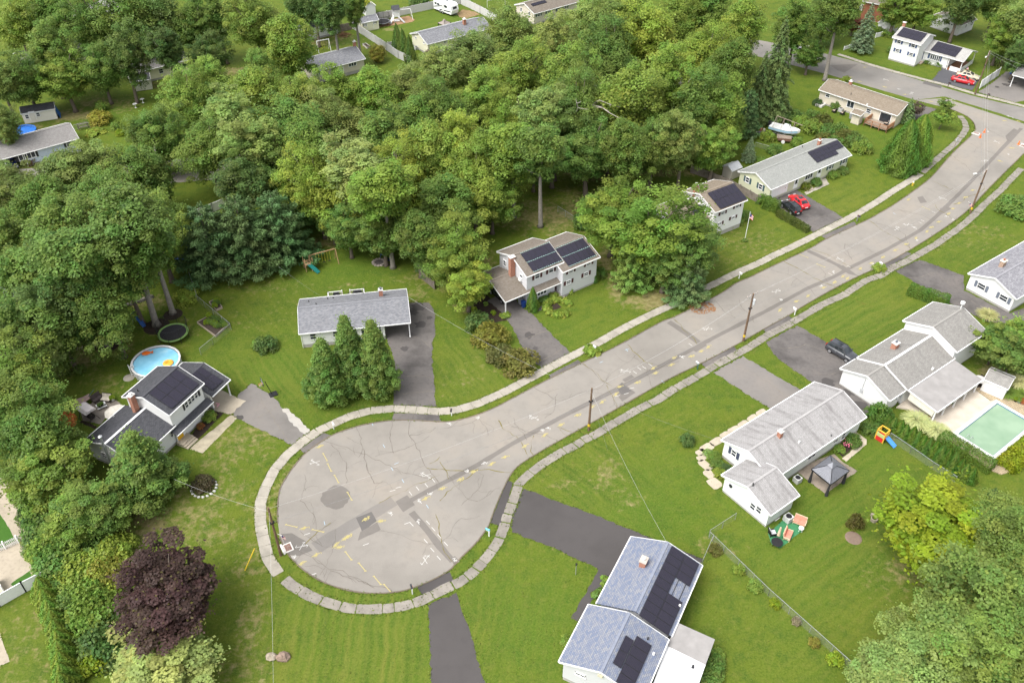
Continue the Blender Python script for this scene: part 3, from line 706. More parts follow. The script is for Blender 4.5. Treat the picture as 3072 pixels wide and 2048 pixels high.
# sidewalks: every slab is a piece
SLAB_N = [(640,1318),(615,1281),(605,1238),(598,1201),(598,1154),(610,1119),(630,1079),(660,1044),(693,1016),(728,991),(763,974),(803,956),(850,943),(903,938),(953,941),(1010,945),(1050,941),(1100,926),(1150,904),(1176,891),(1226,864),(1263,844),(1301,824),(1336,806),(1376,786),(1426,757),(1463,738),(1513,714),(1561,694),(1606,669),(1651,647),(1691,627),(1721,614),(1748,602),(1776,587),(1809,572),(1846,554),(1889,532),(1939,507),(1976,487),(2014,464),(2051,439),(2084,419),(2119,397)]
SLAB_NE = [(2119,397),(2131,385),(2164,355),(2194,330),(2211,310),(2219,295),(2216,280),(2204,266)]
SLAB_S = [(2346,387),(2326,407),(2296,439),(2264,467),(2239,492),(2221,509),(2196,529),(2174,544),(2149,562),(2114,582),(2079,602),(2046,617),(2026,632),(1989,644),(1939,677),(1889,699),(1839,729),(1804,749),(1764,769),(1726,794),(1683,818),(1651,834),(1623,851),(1603,863),(1583,875),(1556,889),(1528,906),(1511,918),(1482,931),(1448,950),(1406,974),(1366,999),(1343,1009),(1321,1023),(1288,1039),(1253,1060),(1228,1079),(1205,1096),(1191,1111),(1181,1144),(1166,1181),(1158,1211),(1143,1246),(1120,1278),(1090,1311),(1058,1336),(1023,1351),(993,1366),(970,1378),(935,1390),(885,1397),(840,1399),(798,1396),(750,1383),(708,1366),(683,1351),(663,1338),(648,1324)]
SLAB_X = [(1925,125),(1941,130),(1989,146),(2051,164),(2126,184),(2174,196),(2239,216),(2301,231),(2352,244),(2400,258)]
def sidewalk(px, label, width=1.35, lens=(1.5,1.5), gap=(.025,.04), jit=.02, mat=None, zt=.035):
 root = thing('sidewalk', None, None, P(*px[0]))
 setp(root, label, kind='structure')
 r = resample([P(*p) for p in px],.25); i = 0
 while i < len(r) - 4:
  n_ = max(3, int(random.uniform(*lens)/.25)); j = min(len(r) - 1, i+n_)
  seg = r[i:j+1]
  a, mdl, b = seg[0], seg[len(seg) // 2], seg[-1]
  def nrm(k0, k1):
   d = k1 - k0; d = d/np.linalg.norm(d); return np.array([-d[1], d[0]]), d
  n0, d0 = nrm(seg[0], seg[1]); n1, d1 = nrm(seg[-2], seg[-1])
  g = random.uniform(*gap)/2; w0 = width/2*random.uniform(1 - jit*2,1); w1 = width/2*random.uniform(1 - jit*2,1)
  def J(): return rng.uniform(-jit, jit,2)
  ch = .04+jit*1.2
  nm_ = (n0+n1)/2
  poly = [a+d0*g - n0*(w0 - ch)+J(), a+d0*(g+ch) - n0*w0+J(), mdl - nm_*(w0+w1)/2+J(), b - d1*(g+ch) - n1*w1+J(), b - d1*g - n1*(w1 - ch)+J(),
    b - d1*g+n1*(w1 - ch)+J(), b - d1*(g+ch)+n1*w1+J(), mdl+nm_*(w0+w1)/2+J(), a+d0*(g+ch)+n0*w0+J(), a+d0*g+n0*(w0 - ch)+J()]
  dz = random.uniform(-.008,.012)
  MB().prism(poly,-.02, zt+dz).build('slab', mat or CONC, root)
  i = j
 return root
sidewalk(SLAB_N, 'continuous pale concrete sidewalk along the far side of the street')
sidewalk(SLAB_NE, 'broken weathered sidewalk around the corner lot',1.25,(1.4,3.0),(.1,.25),.06, CONC_OLD)
sidewalk(SLAB_S, 'old sidewalk slabs with grass filled gaps on the near side of the street',1.25,(1.3,3.0),(.03,.15),.05, CONC_OLD)
sidewalk(SLAB_X, 'narrow sidewalk along the cross street',1.1,(1.6,1.8))
# ------------------------------------------------------------------ foliage prototypes
LEAF = mat_leaf()
NEEDLE = mat_leaf('needle',.12,.6,.55,.25)
BARK = mat_bark()
BARK_PALE = mat_bark('pale_bark',(.26,.235,.205))
def unit(a): return a/np.maximum(np.linalg.norm(a, axis=-1, keepdims=True),1e-9)
def leaf_mesh(name, pos, nrm, size, lv, mat, aspect=.62, fold=0.0, axis=None, g=None):
 """one lozenge per leaf spray"""
 n = len(pos)
 g = g or np.random.default_rng(1)
 if axis is None: axis = g.normal(size=(n,3))
 t = unit(axis - nrm*(axis*nrm).sum(1, keepdims=True)); b = np.cross(nrm, t)
 s = size[:, None]
 v = np.empty((n,4,3))
 v[:,0] = pos - t*s*.5; v[:,2] = pos+t*s*.5
 v[:,1] = pos+b*s*.5*aspect - nrm*s*fold; v[:,3] = pos - b*s*.5*aspect - nrm*s*fold
 me = bpy.data.meshes.new(name)
 me.vertices.add(4*n); me.vertices.foreach_set('co', v.astype(np.float32).ravel())
 me.loops.add(4*n); me.loops.foreach_set('vertex_index', np.arange(4*n, dtype=np.int32))
 me.polygons.add(n); me.polygons.foreach_set('loop_start', np.arange(0,4*n,4, dtype=np.int32))
 me.polygons.foreach_set('loop_total', np.full(n,4, dtype=np.int32))
 a = me.color_attributes.new('lv', 'FLOAT_COLOR', 'POINT')
 col = np.ones((n,4,4), np.float32); col[:, :, :3] = lv[:, None, :]
 a.data.foreach_set('color', col.ravel())
 me.materials.append(mat); me.update(calc_edges=True); me.validate()
 return me
def blobs(g, ctr, rad, per, squash=.75, size=(.28,.46), up=.75, shell=(.7,1.05), cl_var=.5):
 """leaves over the outside of many small boughs"""
 nC = len(ctr)
 if hasattr(per, '__len__'): idx = np.repeat(np.arange(nC), per)
 else: idx = np.repeat(np.arange(nC), per)
 n = len(idx)
 d = unit(g.normal(size=(n,3)))
 d[:,2] = np.where((d[:,2] < -.25) & (g.random(n) < .75),-d[:,2], d[:,2])
 pos = ctr[idx]+d*(rad[idx]*g.uniform(shell[0], shell[1], n))[:, None]*np.array([1,1, squash])
 nr = unit(d*.65+np.array([0,0, up])+g.normal(size=(n,3))*.36)
 lv = np.stack([np.clip(.5+cl_var*(g.random(nC)[idx] - .5)+.5*(g.random(n) - .5),0,1), g.random(nC)[idx], g.random(n)],1)
 return pos, nr, g.uniform(size[0], size[1], n), lv
def lumpy_dir(g, k=9):
 ax = unit(g.normal(size=(k,3))); am = g.uniform(.16,.42, k)
 return lambda d: 1+sum(a*np.clip((d @ x)*2.2 - 1.1,-.3,1) for x, a in zip(ax, am))
def limbs(g, mb, base, top, ctr, nb=9, r0=.42):
 trunk = [base, base*.6+top*.4+np.array([g.uniform(-.3,.3), g.uniform(-.3,.3),0]), top]
 mb.tube([trunk[0], trunk[0]+(0,0,.5), trunk[1], trunk[2]],[r0*1.5, r0, r0*.72, r0*.3],8)
 for k in g.choice(len(ctr), min(nb, len(ctr)), replace=False):
  c = ctr[k]; t = g.uniform(.25,.8); s = trunk[1]*(1 - t)+trunk[2]*t
  m = (s+c)/2+np.array([0,0,-.4])
  mb.tube([s, m, c],[r0*.38, r0*.24, r0*.08],5)
PROTO = {}
ORD = 'first second third fourth fifth sixth seventh eighth ninth tenth eleventh twelfth thirteenth fourteenth fifteenth sixteenth seventeenth eighteenth nineteenth twentieth twenty-first twenty-second twenty-third twenty-fourth twenty-fifth'.split()
def proto_broad(name, seed, rx, h, crown0, nC, per, rc=(1.0,1.7), squash=.8, size=(.30,.5), r0=.42, top=1.0, pale=False, cl_var=.6, taper=0.0):
 g = np.random.default_rng(seed)
 zc = (h+crown0*h)/2; rz = (h - crown0*h)/2
 lump = lumpy_dir(g)
 d = unit(g.normal(size=(nC*3,3)))
 # spread boughs evenly over the crown
 keep = []
 for q in d:
  if all((q @ k) < 1 - 1.55/nC for k in keep): keep.append(q)
  if len(keep) >= nC: break
 d = np.array(keep); n = len(d)
 f = g.uniform(.60,1.0, n)*lump(d)*np.where(g.random(n) < .14,1.16,1.0)
 prof = np.where(d[:,2] > 0,1.0,.92)
 ctr = d*f[:, None]*np.array([rx*.86, rx*.86, rz*.86])*prof[:, None]
 ctr[:, :2] *= np.where(ctr[:,2] < 0,1 - .25*(ctr[:,2]/rz) ** 2,1)[:, None]
 ctr[:, :2] *= (1 - taper*np.clip(ctr[:,2:3]/rz,-.3,1))
 ctr += np.array([0,0, zc])
 inn = unit(g.normal(size=(int(n*.45),3)))*g.uniform(.25,.62,(int(n*.45),1))*np.array([rx, rx, rz])+np.array([0,0, zc])
 rad = g.uniform(rc[0], rc[1], n)*(rx/5.5) ** .5; rin = g.uniform(rc[0], rc[1], len(inn))*(rx/5.5) ** .5
 p1 = blobs(g, ctr, rad, per, squash, size, cl_var=cl_var)
 p2 = blobs(g, inn, rin*1.1, int(per*.5), squash,(size[0]*1.2, size[1]*1.3), cl_var=.3)
 # stray sprays that break the outline
 k = int(len(p1[0])*.08); pick = g.choice(len(p1[0]), k)
 out = p1[0][pick] - np.array([0,0, zc]); st = p1[0][pick]+unit(out)*g.uniform(.15,.8,(k,1))
 pos = np.concatenate([p1[0], p2[0], st]); nr = np.concatenate([p1[1], p2[1], unit(g.normal(size=(k,3)) + [0,0,.8])])
 sz = np.concatenate([p1[2], p2[2], p1[2][pick]]); lv = np.concatenate([p1[3], p2[3], p1[3][pick]])
 crown = leaf_mesh(name + '_crown', pos, nr, sz, lv, LEAF,.7,.08, g=g)
 mb = MB(); limbs(g, mb, np.zeros(3), np.array([g.uniform(-.4,.4), g.uniform(-.4,.4), zc+rz*.35]), ctr,12, r0)
 rr = float(np.percentile(np.hypot(pos[:,0], pos[:,1]),96))
 PROTO[name] = (crown, mb.mesh(name + '_trunk', BARK_PALE if pale else BARK, smooth=True), float(pos[:,2].max()), rr, zc)
def proto_conifer(name, seed, rx, h, n_whorl, droop=.25, size=(.22,.4), start=.06, dens=1.0, up=.2, fluffy=.35, pw=.85):
 g = np.random.default_rng(seed)
 P_, N_, S_, L_, AX = [],[],[],[],[]
 mb = MB(); mb.tube([(0,0,0),(0,0, h*.5),(0,0, h*.98)],[.028*h*.6,.018*h*.6,.02],7)
 for w in range(n_whorl):
  t = w/(n_whorl - 1); z = h*(start+(1 - start)*t*.985)
  rr = rx*(1 - t) ** pw*g.uniform(.85,1.1)+.12
  nb = max(5, int(11*(1 - t*.55)))
  a0 = g.uniform(0,6.28)
  for b in range(nb):
   a = a0+b*6.283/nb+g.uniform(-.2,.2); L = rr*g.uniform(.78,1.12)
   dr = np.array([math.cos(a), math.sin(a),0]); side = np.array([-dr[1], dr[0],0])
   m = max(6, int(26*L*dens))
   s = np.sqrt(g.random(m)); width = L*.34*(1 - s*.75)+.05
   lat = g.uniform(-1,1, m)*width
   zz = z+up*L*s - droop*L*s*s*1.6 - np.abs(lat)*.25+g.normal(size=m)*.09*fluffy*2
   P_.append(dr*(L*s)[:, None]+side*lat[:, None]+np.array([0,0,1])*zz[:, None])
   N_.append(unit(np.array([0,0,1.])+dr*.45+g.normal(size=(m,3))*fluffy))
   AX.append(unit(dr+side*(lat/np.maximum(width,.01))[:, None]*.8+g.normal(size=(m,3))*.15))
   S_.append(g.uniform(size[0], size[1], m)); cv = g.random()
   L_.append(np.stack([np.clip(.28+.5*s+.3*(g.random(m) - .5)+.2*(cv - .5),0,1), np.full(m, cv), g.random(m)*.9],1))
 me = leaf_mesh(name + '_crown', np.concatenate(P_), np.concatenate(N_), np.concatenate(S_), np.concatenate(L_), NEEDLE,.42,.05, np.concatenate(AX), g)
 PROTO[name] = (me, mb.mesh(name + '_trunk', BARK, smooth=True), h, rx, h*.45)
def proto_cone(name, seed, rx, h, n, size=(.12,.22), power=.75, base=.0):
 """dense clipped or columnar evergreen: upright sprays over a cone"""
 g = np.random.default_rng(seed)
 t = g.random(n) ** 1.25; a = g.uniform(0,6.283, n)
 ripple = 1+.10*np.sin(a*5+t*9+g.uniform(0,6))+.07*np.sin(a*9 - t*21)
 prof = np.where(t < .18,.78+.22*(t/.18),((1 - t)/.82)) ** power
 r = rx*prof*ripple*g.uniform(.86,1.03, n)
 pos = np.stack([r*np.cos(a), r*np.sin(a), base+h*t],1)
 d = np.stack([np.cos(a), np.sin(a), np.full(n,.35)],1)
 nr = unit(d+g.normal(size=(n,3))*.4)
 ax = unit(np.array([0,0,1.])+d*.3+g.normal(size=(n,3))*.3)
 lv = np.stack([np.clip(.45+.3*(ripple - 1)*5+.5*(g.random(n) - .5),0,1),(np.sin(a*3)*.5+.5), g.random(n)*.93],1)
 me = leaf_mesh(name + '_crown', pos, nr, g.uniform(size[0], size[1], n), lv, LEAF,.5,.05, ax, g)
 mb = MB(); mb.tube([(0,0,0),(0,0, h*.7)],[.09,.03],6)
 PROTO[name] = (me, mb.mesh(name + '_trunk', BARK), h, rx, h*.4)
def proto_bush(name, seed, rx, h, nC, per, size=(.10,.2), squash=.85, rc=.42):
 g = np.random.default_rng(seed)
 d = unit(g.normal(size=(nC,3))); d[:,2] = np.abs(d[:,2])
 ctr = d*g.uniform(.55,.85,(nC,1))*np.array([rx, rx, h*.9]) ; ctr[:,2] += h*.06
 rad = np.full(nC, rc*rx)*g.uniform(.7,1.2, nC)
 p = blobs(g, ctr, rad, per, squash, size, up=.45)
 p[0][:,2] = np.abs(p[0][:,2])
 me = leaf_mesh(name + '_crown', *p, LEAF,.65,.06, g=g)
 mb = MB()
 for k in range(5): mb.tube([(0,0,0), tuple(ctr[k]*.6)],[.04*rx+.01,.015],5)
 PROTO[name] = (me, mb.mesh(name + '_stem', BARK), h, rx, h*.5)

proto_broad('oak_a',11,5.6,18,.10,165,150, rc=(.7,1.25), squash=.85, size=(.21,.35), cl_var=.75)
proto_broad('oak_b',12,6.2,19,.08,185,150, rc=(.7,1.35), squash=.85, size=(.21,.35), cl_var=.75)
proto_broad('oak_c',13,5.0,20,.12,155,150, rc=(.7,1.2), squash=.9, size=(.21,.35), cl_var=.75)
proto_broad('oak_d',19,5.8,17,.06,170,150, rc=(.65,1.3), squash=.85, size=(.21,.35), cl_var=.75)
proto_broad('maple_a',14,5.2,14,.05,165,160, rc=(.6,1.1), squash=.8, size=(.18,.31), cl_var=.65)
proto_broad('maple_b',15,4.4,13,.04,145,160, rc=(.55,1.0), squash=.8, size=(.18,.31), cl_var=.65)
proto_broad('round_a',16,3.6,8,.03,150,170, rc=(.45,.8), squash=.8, size=(.13,.24), r0=.22, cl_var=.6)
proto_broad('tall_a',17,4.2,21,.26,130,150, rc=(.65,1.1), squash=.8, size=(.2,.34), pale=True, cl_var=.75)
proto_broad('high_a',20,4.8,21,.42,130,150, rc=(.65,1.2), squash=.85, size=(.2,.34), pale=True, cl_var=.75)
proto_broad('small_a',18,2.0,4.6,.28,48,120, rc=(.42,.7), size=(.14,.24), r0=.10)
def proto_ovate(name, seed, rx, h, nC, per, rc, size):
 g = np.random.default_rng(seed); t = (np.arange(nC)+.5)/nC; t = t ** .9; a = np.arange(nC)*2.399963+g.uniform(-.3,.3, nC)
 prof = np.where(t < .25,.72+.28*t/.25, np.clip(1 - (t - .25)/.77,0,1) ** .9)*(1+.18*np.sin(a*3+t*9))*g.uniform(.62,1.12, nC)
 ctr = np.stack([rx*.84*prof*np.cos(a), rx*.84*prof*np.sin(a),.5+(h - .9)*t],1); rad = g.uniform(*rc, nC)*(1.1 - .55*t)
 p1 = blobs(g, ctr, rad, per,1.0, size, cl_var=.65); p2 = blobs(g, ctr * [.5,.5,1], rad*1.2, per // 3,1.0, size, cl_var=.3)
 k = g.choice(len(p1[0]), len(p1[0]) // 9); p3 = (p1[0][k]+g.normal(size=(len(k),3)) * [.28,.28,.35], p1[1][k], p1[2][k], p1[3][k])
 q = [np.concatenate(x) for x in zip(p1, p2, p3)]; q[0][:,2] = np.maximum(q[0][:,2],.1)
 mb = MB(); mb.tube([(0,0,0),(0,0, h*.8)],[.2,.04],8)
 PROTO[name] = (leaf_mesh(name + '_crown', *q, LEAF,.7,.08, g=g), mb.mesh(name + '_trunk', BARK, smooth=True), float(q[0][:,2].max()), float(np.percentile(np.hypot(q[0][:,0], q[0][:,1]),96)), h*.45)
proto_ovate('pear_a',24,3.1,12,200,140,(.45,.85),(.17,.29))
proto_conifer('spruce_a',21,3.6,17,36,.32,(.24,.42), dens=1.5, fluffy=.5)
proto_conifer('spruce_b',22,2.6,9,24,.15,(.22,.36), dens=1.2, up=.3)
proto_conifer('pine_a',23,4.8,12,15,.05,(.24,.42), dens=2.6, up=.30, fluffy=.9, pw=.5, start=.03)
proto_cone('arborvitae_a',31,.8,3.0,3200)
proto_cone('arborvitae_b',32,1.5,5.6,5200,(.16,.28))
proto_cone('broad_cone',33,3.0,7.2,9000,(.2,.36),.6)
proto_bush('bush_a',41,1.0,1.1,26,90)
proto_bush('bush_b',42,1.0,.8,20,90,(.16,.3))
proto_bush('hosta',43,1.0,.6,14,40,(.25,.42), rc=.35)
def proto_grass(name, seed, n=900, r=1.3, h=1.5):
 g = np.random.default_rng(seed); mb_v, mb_f = [],[]
 for i in range(n):
  a = g.uniform(0,6.283); L = g.uniform(.6,1.05); out = r*g.uniform(.25,1.0); w = .025
  d = np.array([math.cos(a), math.sin(a)]); s = np.array([-d[1], d[0]])
  b0 = d*g.uniform(0,.25); pts = []
  for t in (0,.4,.75,1):
   q = b0+d*out*t ** 1.6+s*.04*math.sin(t*3+i); z = h*L*(t*1.55 - t*t*.75*(1+out/r*.5)); pts.append((q, max(z,.02)))
  k = len(mb_v)
  for j,(q, z) in enumerate(pts):
   ww = w*(1 - j/3.4)+.006
   mb_v += [(q[0] - s[0]*ww, q[1] - s[1]*ww, z),(q[0]+s[0]*ww, q[1]+s[1]*ww, z)]
  mb_f += [(k+2*j, k+2*j+1, k+2*j+3, k+2*j+2) for j in range(3)]
 me = bpy.data.meshes.new(name); me.from_pydata(mb_v,[], mb_f)
 a = me.color_attributes.new('lv', 'FLOAT_COLOR', 'POINT')
 cc = np.repeat(g.random((n,3)),8,0)*.9; cc[:,0] = np.clip(cc[:,0]*.6+np.tile([0,0,.1,.1,.3,.3,.5,.5], n),0,1)
 a.data.foreach_set('color', np.concatenate([cc, np.ones((n*8,1))],1).astype(np.float32).ravel())
 me.materials.append(LEAF); PROTO[name] = (me, None, h, r, h/2)
proto_grass('fountain_grass',51)

GREENS = {'oak': (0.164,0.253,0.052), 'bright': (0.223,0.319,0.057), 'olive': (0.220,0.283,0.075), 'dark': (0.121,0.195,0.050), 'deep': (0.150,0.239,0.051), 'pale': (0.264,0.346,0.095), 'silver': (0.338,0.406,0.123),
          'yellow': (0.285,0.361,0.057), 'lime': (0.260,0.350,0.028), 'blue': (0.082,0.138,0.046), 'pine': (0.107,0.175,0.057), 'spruce': (0.099,0.147,0.045), 'arb': (0.121,0.219,0.035), 'arbl': (0.203,0.312,0.048), 'maroon': (.078,.047,.038), 'red': (0.157,0.056,0.036),
          'rust': (0.403,0.134,0.036), 'gold': (0.314,0.302,0.056), 'tan': (0.280,0.224,0.071), 'cream': (0.500,0.520,0.240), 'chest': (0.180,0.253,0.055), 'bluesp': (0.128,0.181,0.093)}
BYNAME = {'oak_a': 'oak_tree', 'oak_b': 'oak_tree', 'oak_c': 'oak_tree', 'oak_d': 'oak_tree', 'maple_a': 'maple_tree', 'maple_b': 'maple_tree', 'round_a': 'round_tree', 'tall_a': 'tall_tree', 'high_a': 'tall_tree', 'small_a': 'small_tree', 'spruce_a': 'spruce_tree', 'spruce_b': 'blue_spruce',
          'pine_a': 'pine_tree', 'pear_a': 'pear_tree', 'arborvitae_a': 'arborvitae', 'arborvitae_b': 'arborvitae', 'broad_cone': 'conical_evergreen', 'bush_a': 'shrub', 'bush_b': 'shrub', 'hosta': 'perennial_plant', 'fountain_grass': 'ornamental_grass'}
def plant(kind, px, h=None, r=None, col='oak', label=None, group=None, cat=None, rz=None, at='base', name=None, hv=.06, sq=None):
 """at='base': the reading is where it stands; at='crown': the reading is the middle of the crown"""
 me, tr, h0, r0, zc = PROTO[kind]
 h = h or h0; r = r or r0
 sz, sx = h/h0, r/r0
 p = P(*px) if at == 'base' else P(px[0], px[1], zc*sz)
 c = GREENS[col] if isinstance(col, str) else col
 k = random.uniform(1 - hv*2,1+hv*2)
 c = (c[0]*k*random.uniform(1 - hv,1+hv), c[1]*k, c[2]*k*random.uniform(1 - hv,1+hv),1)
 cat = cat or ('shrub' if kind in ('bush_a', 'bush_b', 'hosta', 'fountain_grass') else 'tree')
 o = thing(name or BYNAME[kind], label, cat,(p[0], p[1],0), random.uniform(0,6.28) if rz is None else rz, group)
 cr = share('crown' if cat == 'tree' else 'foliage', me, o, sc=(sx, sx*(sq or 1), sz)); cr.color = c
 if tr: share('trunk' if cat == 'tree' else 'stem', tr, o, sc=(min(sx, sz), min(sx, sz), sz))
 return o
